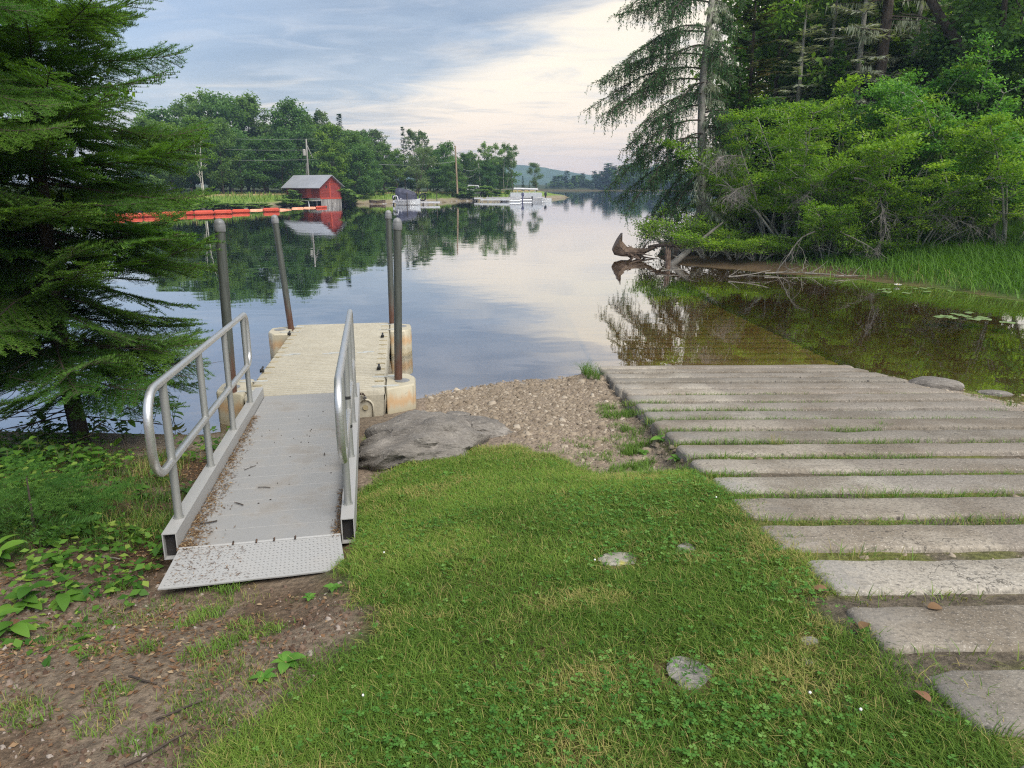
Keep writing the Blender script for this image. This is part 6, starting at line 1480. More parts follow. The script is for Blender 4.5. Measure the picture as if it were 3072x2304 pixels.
def far_tree(kind, u, Y, vtop, lab, W=1., name=None, grp='trees on the far bank', rot=None):
    """u, vtop in the 2212-wide view of the photograph: where the tree's top shows"""
    x = ky(u, 400, Y).x; z = tz(x, Y); H = ky(u, vtop, Y).z-z
    return plant_tree(kind, name or {'spruce_far': 'spruce_tree', 'pine_far': 'pine_tree', 'birch': 'birch_tree', 'poplar': 'poplar_tree', 'willow': 'willow_tree'}.get(kind, 'leafy_tree'), lab, 'tree', grp, x, Y, max(.5, H), W*H/10, rot, z)
Q = lambda x, y: ((500+x/3.687)/K_, (250+y/3.687)/K_)      # survey view over the left bank
Z = lambda x, y: ((1000+x/2.458)/K_, (350+y/2.458)/K_)     # survey view over the middle
FT = [('broad_b', Q(-150, 420), 92, 'leafy tree behind the fir tips at the left end of the bank', 1.1), ('broad_a', Q(60, 470), 96, 'round leafy tree just right of the fir tips', 1.), ('broad_dark', Q(-60, 330), 108, 'dark leafy tree rising behind the fir boughs', 1.1),
      ('birch', Q(400, 395), 93, 'white stemmed birch clump beside the road', .95), ('broad_a', Q(620, 420), 97, 'yellow green leafy tree right of the birches', .95), ('broad_b', Q(270, 260), 112, 'airy tall tree left behind the birches', 1.), ('broad_b', Q(470, 160), 116, 'tallest leafy tree behind the birch clump', 1.05),
      ('broad_dark', Q(720, 175), 114, 'tall dark leafy tree right of the tallest one', .95), ('broad_b', Q(960, 185), 118, 'tall leafy tree with open crown above the wires', 1.), ('airy', Q(1120, 200), 120, 'thin crowned tree with sky showing through', 1.2), ('broad_dark', Q(1390, 240), 114, 'big dark round topped tree behind the utility pole', .95),
      ('broad_dark', Q(820, 560), 101, 'dark shaded tree at the wood edge above the road', 1.2), ('broad_dark', Q(1080, 620), 103, 'dark shaded tree left of the boathouse roof', 1.25), ('broad_dark', Q(1280, 640), 104, 'dark spreading tree behind the boathouse roof', 1.2), ('broad_dark', Q(600, 650), 102, 'dark low tree behind the birches', 1.2),
      ('broad_dark', Q(150, 600), 100, 'dark tree left of the birch stems', 1.2), ('broad_a', Q(1560, 400), 116, 'leafy tree between utility pole and poplar', 1.), ('spruce_far', Q(1720, 330), 118, 'slim dark spruce top beside the pale tree top', .8), ('airy', Q(1815, 295), 119, 'pale airy tree top behind the poplar', .8),
      ('poplar', Q(1820, 430), 101, 'bright yellow green poplar right behind the boathouse', 1.), ('poplar', Q(1960, 760), 100, 'lower yellow green tree touching the boathouse gable', 1.1), ('spruce_far', Q(1935, 335), 116, 'pointed spruce top right of the poplar', .9), ('broad_a', Q(2080, 560), 108, 'leafy tree right of the pointed spruce', 1.), ('broad_dark', Q(2150, 700), 106, 'dark tree between poplar and the pale topped trees', 1.2),
      ('airy', Z(190, 100), 128, 'bare topped tree left of a pair above the covered boat', .9), ('airy', Z(300, 95), 128, 'bare topped tree in the middle of the ridge line', .9), ('airy', Z(375, 100), 130, 'bare topped tree right of a pair above the covered boat', .8), ('broad_a', Z(230, 200), 118, 'full leafy tree below the bare tops', 1.2), ('broad_b', Z(380, 215), 119, 'leafy tree left of the tall pine', 1.1),
      ('broad_dark', Z(300, 330), 112, 'dark leafy tree behind the shore bushes', 1.2), ('pine_far', Z(530, 78), 134, 'tall dark pine standing above the ridge line', .8), ('airy', Z(620, 100), 132, 'pale thin tree top right of the tall pine', .9), ('airy', Z(695, 105), 133, 'rightmost pale thin tree top by the tall pine', .8), ('willow', Z(610, 225), 112, 'grey green spreading tree behind the covered boat', 1.05), ('broad_b', Z(470, 260), 121, 'leafy tree filling in left of the grey green tree', 1.2),
      ('broad_dark', Z(740, 260), 126, 'dark tree right of the grey green tree', 1.1), ('broad_dark', Z(830, 205), 128, 'dark rounded tree left of the brown utility pole', .85), ('spruce_far', Z(768, 215), 138, 'small spruce tip between dark trees', .8), ('broad_a', Z(970, 280), 132, 'leafy tree right of the brown utility pole', .9), ('broad_b', Z(1020, 275), 136, 'leafy tree behind the white vehicle', .9), ('broad_dark', Z(880, 330), 124, 'low dark tree behind the yellow bank', 1.3),
      ('round', Z(1150, 200), 131, 'two headed round tree with gaps, left head', .8), ('round', Z(1265, 208), 133, 'round headed tree, right head of the pair', .72), ('broad_dark', Z(1140, 340), 130, 'dark foliage below the round headed trees', 1.2), ('broad_dark', Z(1230, 360), 134, 'dark low tree right below the round heads', 1.0), ('airy', Z(1325, 262), 132, 'slender tree with bare stem near the point', .7), ('spruce_far', Z(1400, 438), 150, 'small neat spruce on the point', 1.2), ('spruce_far', Z(1445, 478), 158, 'smallest spruce on the point', 1.2), ('willow', Z(1505, 340), 150, 'open tree alone at the end of the point', .85)]
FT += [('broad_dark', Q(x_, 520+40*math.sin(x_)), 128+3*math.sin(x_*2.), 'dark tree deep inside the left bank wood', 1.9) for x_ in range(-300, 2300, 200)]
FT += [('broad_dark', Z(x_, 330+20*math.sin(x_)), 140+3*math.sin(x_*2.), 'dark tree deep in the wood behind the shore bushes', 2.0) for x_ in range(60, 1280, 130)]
for kind, (u, v), Y, lab, W in FT: far_tree(kind, u, Y, v, lab, W, grp='dark trees deep in the far wood' if 'deep' in lab else 'trees on the far bank')
def bush_row():
    r = random.Random(12)
    spots = [((1290, 1240), 97, .95, 'bush against the left side of the boathouse'), ((1400, 1180), 96.5, 1.1, 'tallest bush hiding the boathouse corner'), ((1960, 1170), 99.5, 1.6, 'dense bush right of the boathouse'), ((2040, 1200), 102, 1.1, 'shore bush next right of the boathouse')]
    for (a, b), Y, W, lab in spots: u, v = Q(a, b); far_tree('bush_far2', u, Y, v, lab, W*1.7, 'shore_bush', 'bushes along the far shore')
    for i, (a, b, Y, lab) in enumerate([(200, 545, 107.5, 'yellow green shore bush left of the dark canoe'), (290, 555, 109, 'shore bush right above the dark canoe'), (360, 540, 110, 'shore bush beside the covered boat stern'), (430, 520, 112, 'shore bush behind the covered boat'), (690, 560, 114, 'shore bush right of the covered boat'), (960, 515, 123, 'round dark bush below the white vehicle'), (1010, 545, 123, 'bush right of the round dark bush'), (1100, 510, 126, 'bush behind the aluminium docks'), (1200, 540, 128, 'bush above the pontoon boats'), (1290, 540, 131, 'low bush near the slender tree')]):
        u, v = Z(a, b); far_tree('bush_far2', u, Y, v, lab, 2.6 if i != 5 else 2.2, 'shore_bush', 'bushes along the far shore')
    for i in range(26):
        f = i/25; x = -44+20.5*f; y = float(np.interp(x, [-44, -42, -34, -31, -29, -28.2, -25.6], [61, 62, 72, 78, 83, 92, 98.6]))+1.6+r.uniform(-.3, .5)
        h = r.uniform(.55, 1.0); plant_tree('bush_far2', 'bank_bush', 'low dark green bush in the row above the shore stones', 'bush', 'low bushes on the grassy bank', x+.9, y+.1, h, h/10*4.2)
PROTO['bush_far2'] = deciduous(94, 10, 3.4, .02, 15, 9, 2600, 1.15, .5, 'leaf', 'bark', .16, 3, clr=.75, flat=.75)
bush_row()
def far_meadow():
    g = np.random.default_rng(55); n = 26000; x = g.uniform(-52, 6, n); y = g.uniform(48, 135, n); s = sdist(x, y, FAR); k = (s > .9) & (s < 6.3) & (g.random(n) < np.where(x < -23, 1, .8)); x, y, s = x[k], y[k], s[k]; n = len(x)
    me = blades(x, y, terrain(x, y), g.uniform(.3, .75, n), g.uniform(.05, .1, n), g.uniform(.2, .9, n), g, .35+.4*g.random(n)+.35*(g.random(n) < sst(3, 6, s)*.6), .5, 'meadow_grass', 'gapgrass'); tag(link('meadow_grass', me), 'tall yellow green grass on the far bank', 'grass', None, 'stuff')
    V, F, o = [], [], 0; mb = MB(); r = random.Random(2)
    for i in range(300):
        f = r.random(); k = r.choice([0, 0, 0, 1]); x = r.uniform(-44, -23) if k == 0 else r.uniform(-20, 4)
        y = float(np.interp(x, [-44, -42, -34, -31, -29, -28.2, -25.6, -21, -16, -11, -9, -4, 3, 8], [61, 62, 72, 78, 83, 92, 98.6, 103.5, 106, 109, 121, 123.5, 128, 140]))+r.uniform(-.1, .9); s = r.uniform(.12, .42)*(1 if k == 0 else .7)
        q = [(-s, -s*.6, 0), (s, -s*.5, 0), (s*.9, s*.6, 0), (-s, s*.5, 0), (-s*.6, -s*.35, s*r.uniform(.5, .9)), (s*.6, -s*.3, s*.6), (s*.5, s*.4, s*.75), (-s*.5, s*.3, s*.7)]; a = r.uniform(0, 6.28); z = tz(x, y)-.05
        mb.hexa([(x+px*math.cos(a)-py*math.sin(a), y+px*math.sin(a)+py*math.cos(a), z+pz) for px, py, pz in q])
    tag(obj('shore_stones', mb, M['shorestone']), 'pale broken stones lining the far shore', 'stones', None, 'stuff')
far_meadow()
def far_wood():
    r = random.Random(31)
    for i in range(170):
        u = 1530+ (2120-1530)*(i+r.random())/170; Y = 346+r.uniform(0, 18); v = r.uniform(360, 385) if r.random() < .7 else r.uniform(348, 362)
        if u < 1640: v += 14
        k = 'far_pine' if r.random() < .65 else 'far_broad'
        far_tree(k, u-350+.0, Y, v+4, 'hazy conifer in the wood on the opposite shore' if k == 'far_pine' else 'hazy leafy tree in the wood on the opposite shore', r.uniform(1.6, 2.3), 'pine_tree' if k == 'far_pine' else 'leafy_tree', 'far conifers across the lake' if k == 'far_pine' else 'far leafy trees across the lake')
far_wood()

def build_boathouse():
    F0, F1 = ky(690+5, 443, 96.5), ky(738, 443, 97.6)         # gable front corners
    ax = Vector((F1.x-F0.x, F1.y-F0.y, 0)); Wd = 3.45; ax.normalize(); ax = Vector((math.cos(R_(20)), math.sin(R_(20)), 0)); bk = Vector((-ax.y, ax.x, 0)); o = Vector((F1.x, F1.y, 0))-ax*Wd
    def B(a, b, z): return o+ax*a+bk*b+Vector((0, 0, z))
    # the long side runs back to the left
    ax = Vector((.574, .819, 0)).normalized(); bk = Vector((-ax.y, ax.x, 0))
    o = Vector((F1.x, F1.y, 0))-ax*Wd
    Ln, z0, ze, zr = 6.7, .92, 2.5, 3.75
    t = empty('boathouse', B(1.3, 1.5, 0), 'small red wooden boathouse with pale metal roof on the far shore', 'boathouse')
    def wall(name, p, q, zb, zt, peak=None, nb=8):
        mb = MB(); n = (q-p).cross(Vector((0, 0, 1))).normalized(); H = (zt-zb)/nb; nb2 = nb+(int((peak-zt)/H) if peak else 0)
        for i in range(nb2+ (1 if peak else 0)):                        # lapped boards: the lower edge stands proud
            za, zb2 = zb+i*H, zb+(i+1)*H
            def span(z):
                if not peak or z <= zt: return 0., 1.
                f = min(.5, (z-zt)/(peak-zt)*.5); return f, 1-f
            a0, a1 = span(za); b0, b1 = span(min(zb2, peak or 9))
            A, Bq, C_, D_ = p.lerp(q, a0), p.lerp(q, a1), p.lerp(q, b1), p.lerp(q, b0)
            zz = min(zb2, peak or 9)
            mb.add([A+Vector((0, 0, za))+n*.035, Bq+Vector((0, 0, za))+n*.035, C_+Vector((0, 0, zz))+n*.008, D_+Vector((0, 0, zz))+n*.008, A+Vector((0, 0, za)), Bq+Vector((0, 0, za))], [(0, 1, 2, 3), (4, 5, 1, 0)])
        return obj(name, mb, M['redwall'], t)
    f = lambda a, b: B(a, b, 0)
    fw = wall('front_wall', f(0, 0), f(Wd, 0), z0, ze, zr); sw = wall('side_wall', f(0, Ln), f(0, 0), z0, ze); wall('side_wall', f(Wd, 0), f(Wd, Ln), z0, ze); wall('back_wall', f(Wd, Ln), f(0, Ln), z0, ze, zr)
    nf = -Vector((-ax.y, ax.x, 0))
    def panel(name, a0, a1, za, zb, m, par, d=.045, th=.03):
        mb = MB(); mb.hexa([f(a, 0)+nf*e+Vector((0, 0, z)) for z in (za, zb) for a, e in ((a0, d), (a1, d), (a1, d+th-.02), (a0, d+th-.02))][:0] or [f(a0, 0)+nf*(d+th)+Vector((0, 0, za)), f(a1, 0)+nf*(d+th)+Vector((0, 0, za)), f(a1, 0)+nf*.0+Vector((0, 0, za)), f(a0, 0)+nf*.0+Vector((0, 0, za)),
            f(a0, 0)+nf*(d+th)+Vector((0, 0, zb)), f(a1, 0)+nf*(d+th)+Vector((0, 0, zb)), f(a1, 0)+Vector((0, 0, zb)), f(a0, 0)+Vector((0, 0, zb))]); return obj(name, mb, m, par)
    dr = panel('door', 1.7, 3.0, z0+.06, 2.6, M['reddoor'], t, .03, .02)
    panel('door_frame', 1.46, 1.69, z0+.02, 2.85, M['redtrim'], dr); panel('door_frame', 3.01, 3.15, z0+.02, 2.3, M['redtrim'], dr); panel('door_frame', 1.46, 3.15, 2.61, 2.70, M['redtrim'], dr, .05, .035)
    panel('sill_board', -.02, Wd+.02, z0-.12, z0+.06, M['redtrim'], t, .05, .02); panel('vent', .95, 1.17, 2.22, 2.48, M['dark'], fw, .045, .01)
    n2 = -bk.cross(Vector((0, 0, 1))).normalized(); n2 = n2 if n2.dot(ax) < 0 else -n2
    def sp(name, b0, b1, za, zb, m, d):
        mb = MB(); mb.hexa([f(0, b1)+n2*d+Vector((0, 0, za)), f(0, b0)+n2*d+Vector((0, 0, za)), f(0, b0)+Vector((0, 0, za)), f(0, b1)+Vector((0, 0, za)), f(0, b1)+n2*d+Vector((0, 0, zb)), f(0, b0)+n2*d+Vector((0, 0, zb)), f(0, b0)+Vector((0, 0, zb)), f(0, b1)+Vector((0, 0, zb))]); return obj(name, mb, m, sw)
    sp('shutter', 1.7, 2.6, z0+.05, ze-.15, M['redtrim'], .05); sp('corner_board', 0, .12, z0, ze, M['redtrim'], .055)
    mb = MB(); ov, eo = .45, .5                                          # roof: two slabs with overhang
    for s in (0, 1):
        a_e = -eo if s == 0 else Wd+eo*.6; ee = ze-(zr-ze)/(Wd/2)*(eo if s == 0 else eo*.6); P = [(Wd/2, -ov, zr+.06), (Wd/2, Ln+ov, zr+.06), (a_e, Ln+ov, ee+.06), (a_e, -ov, ee+.06)]
        v = [B(*q) for q in P]; mb.hexa([q-Vector((0, 0, .06)) for q in v]+v)
    obj('roof', mb, M['metalroof'], t)
    for k in range(15):                                                  # skirt of bleached planks below the front
        a = (k+.5)*Wd/15; mb = MB().box(f(a, 0)+nf*.02+Vector((0, 0, .36)), (Wd/15-.04, .04, .94+.06*math.sin(k*2.1)), (ax, nf, Vector((0, 0, 1)))); obj('skirt_plank', mb, M['greyplank'], t)
    for k in range(3):
        mb = MB().box(f(0, .9+1.4*k)+Vector((.1, 0, .45)), (.16, .16, 1.4)); obj('footing_post', mb, M['greyplank'], t)
    mb = MB().box(f(-.02, 1.1)+n2*.0+Vector((0, 0, .78)), (.06, 2.2, .3), (n2, bk, Vector((0, 0, 1)))); obj('base_board', mb, M['greyplank'], t)
    return f, n2, bk
BH = build_boathouse()
def boathouse_dock():
    f, n2, bk = BH; c = f(0, 1.5)+n2*.9; t = empty('plank_landing', (c.x, c.y, 0), 'grey plank landing on two legs left of the boathouse', 'landing')
    for k in range(5): obj('plank', MB().box(c+n2*(-.7+.34*k)+Vector((0, 0, .62)), (.31, 3.0, .06), (n2, bk, Vector((0, 0, 1)))), M['greyplank'], t)
    for k in (-1, .6): obj('leg', MB().tube([c+n2*.7+bk*k+Vector((.12, 0, -.3)), c+n2*.7+bk*k+Vector((0, 0, .6))], .07, 6), M['whitepaint'], t)
boathouse_dock()

def build_booms():
    S = lambda x, y: (560+x/4.424, 500+y/4.424)
    segs = [(-120, 96, 570, 641, 0), (103, 360, 563, 637, 0), (365, 602, 556, 628, 0), (606, 836, 550, 612, 0), (838, 1014, 556, 580, 1), (1016, 1228, 531, 598, 0), (1232, 1392, 538, 574, 2), (1396, 1552, 532, 556, 1), (1556, 1712, 522, 549, 1), (1716, 1862, 512, 548, 0)]
    for i in range(9): segs.insert(0, (-120-232*(i+1)+6, -120-232*i-2, 570+9*(i+1), 645+10*(i+1), 0))
    n = len(segs); names = ['fourth float from the left end of the open string', 'long orange boom float', 'ridged orange boom float']
    desc = {10: 'orange boom float, first of four in the row left of the gap', 11: 'orange boom float, second of four in the row left of the gap', 12: 'orange boom float with three bright ridges, third before the gap', 13: 'short orange boom float just left of the sunken one'}
    lab9 = ['orange boom float first right of the fir tips', 'long orange boom float second from the fir tips', 'ridged orange boom float third from the fir tips', 'short orange boom float just left of the sunken pale one', 'pale sunken boom float with a flat back', 'thick orange boom float right of the sunken one', 'tapering pale orange boom float', 'thin sunken boom float in front of the shore stones', 'thin sunken boom float in front of the landing legs', 'last orange boom float in front of the boathouse skirt']
    for i, (x0, x1, y0, y1, kind) in enumerate(segs):
        u0, v1 = S(x0, y1); u1, _ = S(x1, y1); sl = -.028*(x1-x0)/4.424
        a = at_z(u0, min(v1-sl*.5, 690), 0); b = at_z(u1, v1+sl*.5, 0)
        h = ((y1-y0)/4.424)/FPX*a.y; rad = max(.1, min(.3, h*.42)); d = (b-a); L = d.length; d.normalize(); sd = Vector((-d.y, d.x, 0)); zc = rad*(.82 if kind == 0 else .35)
        mb = MB(); m = 16; prof = [(0, .5), (.07, .95), (.12, 1.), (.5, 1.), (.88, 1.), (.93, .95), (1, .5)] if kind != 2 else [(0, .95), (.1, 1), (.4, .75), (.8, .35), (1, .2)]
        v = []
        for f, s in prof:
            for k in range(m):
                q = 1 if k % 2 else .9; an = 2*math.pi*k/m; v.append(a+d*(L*f)+sd*(rad*s*q*math.cos(an))+Vector((0, 0, zc+rad*s*q*math.sin(an))))
        mb.add(v, [(j*m+k, j*m+(k+1) % m, (j+1)*m+(k+1) % m, (j+1)*m+k) for j in range(len(prof)-1) for k in range(m)]+[tuple(reversed(range(m))), tuple(range((len(prof)-1)*m, len(prof)*m))])
        hid = i < 9
        tag(obj('boom_float', mb, M['boompale' if kind in (1, 2) else 'boom'], None, origin=(a+b)/2), 'orange boom float glimpsed through the fir boughs' if hid else lab9[i-9], 'boom float', 'boom floats behind the fir boughs' if hid else 'orange boom floats along the far shore')
build_booms()

def build_poles():
    def pole(name, foot, top, Y, m, lab, r=.13):
        a, b = ky(*foot, Y), ky(*top, Y); t = empty(name, (a.x, Y, a.z), lab, 'utility pole', 'utility poles on the far bank'); obj('pole_shaft', MB().tube([a-Vector((0, 0, .5)), b], [r, r*.75], 8), M[m], t); return t, a, b
    p1, a1, b1 = pole('utility_pole', Q(1570, 1040), Q(1542, 615), 104, 'polegrey', 'grey utility pole with a transformer behind the boathouse')
    obj('transformer', MB().lathe(b1+Vector((-.35, -.1, -2.2)), [(.05, 0), (.22, .02), (.22, .75), (.1, .85)], 10), M['polegrey'], p1)
    obj('brace', MB().tube([ky(*Q(1555, 690), 104), ky(*Q(1615, 825), 104)], .05, 5), M['polegrey'], p1); obj('service_mast', MB().tube([ky(*Q(1545, 1040), 104.5), ky(*Q(1545, 880), 104.5)], .06, 5), M['polegrey'], p1)
    p2, a2, b2 = pole('utility_pole', Z(915, 545), Z(899, 215), 121, 'polewood', 'brown utility pole in the middle of the far bank', .15)
    p3, a3, b3 = pole('utility_pole', Z(1085, 520), Z(1066, 280), 135, 'polegrey', 'thin grey utility pole right of the white vehicle', .1)
    for lab, f0, f1, sag in [('highest wire crossing the left bank trees', Q(-700, 545), Q(1640, 615), .3), ('middle wire crossing the left bank trees', Q(-700, 665), Q(1660, 735), .3), ('lowest wire crossing the left bank trees', Q(-700, 800), Q(1700, 840), .3)]:
        A, Bq = ky(*f0, 88), ky(*f1, 103.9); pts = [A.lerp(Bq, k/16)-Vector((0, 0, sag*4*(k/16)*(1-k/16))) for k in range(17)]; tag(obj('power_line', MB().tube(pts, .014, 4), M['wire'], None, origin=A), lab, 'wire', 'wires on the left bank')
    for lab, A, Bq, sag in [('sagging bright wire between brown and thin pole, upper', ky(*Z(908, 340), 121), ky(*Z(1066, 375), 135), .9), ('sagging bright wire between brown and thin pole, lower', ky(*Z(910, 350), 121), ky(*Z(1064, 395), 135), 1.6), ('faint wire left of the brown pole', ky(*Z(160, 335), 110), ky(*Z(900, 330), 121), .5)]:
        pts = [A.lerp(Bq, k/16)-Vector((0, 0, sag*4*(k/16)*(1-k/16)))for k in range(17)]; tag(obj('power_line', MB().tube(pts, .035 if 'bright' in lab else .022, 4), M['wire'], None, origin=A), lab, 'wire', 'wires by the brown pole')
build_poles()

def outboard(par, p, m, s=1., lean=.2):
    mb = MB(); d = Vector((1, 0, 0))
    mb.hexa([p+Vector((x*s, y*s, z*s)) for z, k in ((.45, .9), (.95, .75)) for x, y in ((-.22*k, -.18*k), (.26*k, -.18*k), (.26*k, .18*k), (-.22*k, .18*k))]); o = obj('outboard_motor', mb, M[m], par, bevel=.06*s)
    mb = MB().hexa([p+Vector((x*s+z*lean*.3, y*s, z*s)) for z, k in ((-.55, .6), (.45, 1.)) for x, y in ((-.1*k, -.08), (.14*k, -.08), (.14*k, .08), (-.1*k, .08))]); obj('motor_leg', mb, M[m], o)
    return o
def build_boats():
    # covered boat, stern (motor) to the left
    S = lambda x, y: ((1140+x/13.825)/K_, (530+y/13.825)/K_)
    Y = 98.; a, b = ky(*S(560, 1130), Y), ky(*S(1680, 1130), Y); L = b.x-a.x; t = empty('covered_boat', (a.x+L/2, Y, 0), 'moored boat under a dark blue canvas cover with outboard at its stern', 'boat')
    x0, x1 = a.x+.4, b.x; zt = ky(*S(1100, 1010), Y).z
    hull = []
    for f, w, k in ((0, .85, 0), (.3, .95, 0), (.6, .9, 0), (.82, .62, .03), (.95, .3, .1), (1, .06, .16)):
        x = x0+(x1-x0)*f; hull += [(x, Y-w, .62+k), (x, Y-w*.8, .05), (x, Y, -.12+k), (x, Y+w*.8, .05), (x, Y+w, .62+k)]
    mb = MB().add(hull, [(i*5+j, (i+1)*5+j, (i+1)*5+j+1, i*5+j+1) for i in range(5) for j in range(4)]+[(i*5+4, (i+1)*5+4, (i+1)*5, i*5) for i in range(5)]+[(0, 1, 2, 3, 4)]); h = obj('hull', mb, M['aluboat'], t)
    obj('gunwale', MB().tube([(x0, Y-.87, .63), (x0+(x1-x0)*.3, Y-.97, .63), (x0+(x1-x0)*.6, Y-.92, .63), (x0+(x1-x0)*.82, Y-.64, .66), (x1, Y, .79)], .05, 6), M['whitepaint'], h)
    top = [(.10, .72, 2.1), (.25, .8, 2.18), (.52, .85, 2.0), (.68, .7, 1.82), (.9, .45, 1.55), (.97, .2, .85)]; v = []
    for f, w, z in top:
        x = x0-.3+(x1-x0)*f; v += [(x, Y-w-.12, .68), (x, Y-w*1.0, z*.72+.1), (x, Y-w*.6, z), (x, Y+w*.6, z), (x, Y+w, z*.72+.1), (x, Y+w+.12, .68)]
    mb = MB().add(v, [(i*6+j, (i+1)*6+j, (i+1)*6+j+1, i*6+j+1) for i in range(5) for j in range(5)]+[(0, 1, 2, 3, 4, 5), tuple(30+j for j in (5, 4, 3, 2, 1, 0))]); cv = obj('canvas_cover', mb, M['canvas'], t)
    v2 = [(x0-.3+(x1-x0)*f, Y+s*w*.6, z+.03) for f, w, z in ((.55, .85, 2.0), (.68, .7, 1.84), (.9, .45, 1.57)) for s in (-1, 1)]; obj('grey_panel', MB().add(v2, [(0, 1, 3, 2), (2, 3, 5, 4)]), M['canvasgrey'], cv)
    p = lambda x, y: ky(*S(x, y), Y-.9)
    mb = MB().tube([p(770, 1060), p(745, 940), p(715, 820), p(690, 800), p(590, 805), p(550, 850), p(540, 900)], .07, 8); obj('targa_arch', mb, M['whitepaint'], t, smooth=True)
    obj('stern_seat', MB().box(p(660, 1040)+Vector((0, .8, 0)), (.9, 1.3, .35)), M['whitepaint'], t, bevel=.05)
    for x in (870, 1010): obj('cover_clip', MB().box(p(x, 960), (.14, .05, .4)), M['whitepaint'], cv)
    outboard(t, Vector((x0-.35, Y-.2, .35)), 'motor', .95)
    # boat lift behind/right and its pole
    q = ky(*S(1760, 1040), 99.5); r0 = ky(*S(2500, 1110), 99.5)
    t = empty('shore_dock', ((q.x+r0.x)/2-.3, 99.5, 0), 'pale low dock running right from the covered boat', 'dock')
    for k in range(9): obj('dock_plank', MB().box((q.x-1+(r0.x-q.x+1)*(k+.5)/9, 99.5, .4), ((r0.x-q.x+1)/9-.05, 1.2, .08)), M['dockwood'], t)
    obj('dock_rail', MB().box(((q.x+r0.x)/2-.5, 98.86, .30), (r0.x-q.x+1, .06, .22)), M['whitepaint'], t)
    for k in range(4): obj('leg', MB().tube([(q.x-.8+k*(r0.x-q.x)/3, 98.95, -.5), (q.x-.8+k*(r0.x-q.x)/3, 98.95, .5)], .05, 6), M['dockwood'], t)
    w = ky(*S(1770, 960), 100.6); v = [(w.x+.45*math.cos(a), 100.6, .95+.45*math.sin(a)) for a in np.linspace(0, 2*math.pi, 15)[:-1]]; t = empty('lift_wheel', (w.x, 100.6, .5), 'dark wheel of a boat lift right of the covered boat', 'lift wheel'); obj('rim', MB().tube(v, .09, 6, closed=True), M['motor'], t)
    for k in range(4): a = k*math.pi/4; obj('spoke', MB().tube([(w.x-.4*math.cos(a), 100.6, .95-.4*math.sin(a)), (w.x+.4*math.cos(a), 100.6, .95+.4*math.sin(a))], .03, 5), M['motor'], t)
    obj('leg', MB().tube([(w.x, 100.6, -.3), (w.x, 100.6, .95)], .05, 5), M['motor'], t)
    for i, (u, v0, v1, Yp, lab) in enumerate([(1120, 640, 1130, 97.0, 'dark mooring stake in front of the covered boat'), (1810, 1080, 1140, 98.2, 'short mooring stake at the dock')]):
        A, Bq = ky(*S(u, v0), Yp), ky(*S(u, v1), Yp); tag(obj('mooring_stake', MB().tube([Bq-Vector((0, 0, .6)), A], .05, 6), M['twig'], None, origin=Bq), lab, 'stake', 'mooring stakes')
    A = ky(*Z(762, 550), 100); tag(obj('mooring_stake', MB().tube([(A.x, 100, -.5), A], .06, 6), M['twig'], None, origin=(A.x, 100, 0)), 'dark tall stake at the right end of the pale dock', 'stake', 'mooring stakes')
    # dark canoe drawn up left of it
    c0, c1 = ky(*Z(265, 632), 103.5), ky(*Z(385, 640), 103.5); v = []
    for f, w in ((0, .04), (.12, .3), (.5, .45), (.88, .3), (1, .04)):
        x = c0.x+(c1.x-c0.x)*f; k = .12*abs(f-.5)**2*4; v += [(x, 103.5-w, .42+k), (x, 103.5-w*.7, .12), (x, 103.5+w*.7, .12), (x, 103.5+w, .42+k)]
    t = empty('canoe', ((c0.x+c1.x)/2, 103.5, 0), 'dark brown canoe on the far shore left of the covered boat', 'canoe'); obj('hull', MB().add(v, [(i*4+j, (i+1)*4+j, (i+1)*4+j+1, i*4+j+1) for i in range(4) for j in range(3)]), M['driftwood'], t)
    obj('gunwale', MB().tube([v[i*4] for i in range(5)], .04, 5), M['twig'], t)
    for f in (.3, .7): x = c0.x+(c1.x-c0.x)*f; obj('thwart', MB().box((x, 103.5, .42), (.2, .7, .03)), M['greywood'], t)
    # long docks and pontoon boats
    T = lambda x, y: ((1400+x/7.373)/K_, (500+y/7.373)/K_)
    def dock(x0, x1, y, Yd, lab, zt=.45, w=1.4, legs=5):
        a, b = ky(*T(x0, y), Yd), ky(*T(x1, y), Yd); t = empty('long_dock', ((a.x+b.x)/2, Yd, 0), lab, 'dock', 'docks at the point'); n = max(4, int((b.x-a.x)/.8))
        for k in range(n): obj('dock_plank', MB().box((a.x+(b.x-a.x)*(k+.5)/n, Yd, zt), ((b.x-a.x)/n-.05, w, .08)), M['dockwood'], t)
        obj('dock_rail', MB().box(((a.x+b.x)/2, Yd-w/2-.035, zt-.12), (b.x-a.x, .06, .2)), M['aluboat'], t)
        for k in range(legs): x = a.x+(b.x-a.x)*(k+.3)/legs; obj('leg', MB().tube([(x, Yd-w/2+.1, -.6), (x, Yd-w/2+.1, zt+.3)], .045, 6), M['dockwood'], t)
    dock(310, 960, 745, 116.5, 'nearest long grey dock left of the pontoon boats'); dock(430, 1000, 700, 120.5, 'second grey dock behind the nearest one', .6); dock(170, 350, 700, 122, 'short pale dock at the bushes', .55, 1.2, 3)
    def pontoon(x0, x1, Yd, lab, motor, fence=True, cover=False):
        a, b = ky(*T(x0, 760), Yd), ky(*T(x1, 760), Yd); L = b.x-a.x; t = empty('pontoon_boat', ((a.x+b.x)/2, Yd, 0), lab, 'boat', 'pontoon boats at the point')
        for s in (-.85, .85):
            obj('pontoon', MB().tube([(a.x-.1, Yd+s, .42), (a.x+.35, Yd+s, .2), (a.x+.8, Yd+s, .14), (b.x-.2, Yd+s, .14)], [.1, .26, .3, .3], 10), M['aluboat'], t, smooth=50)
        obj('deck', MB().box(((a.x+b.x)/2, Yd, .52), (L-.3, 2.3, .12)), M['whitepaint'], t)
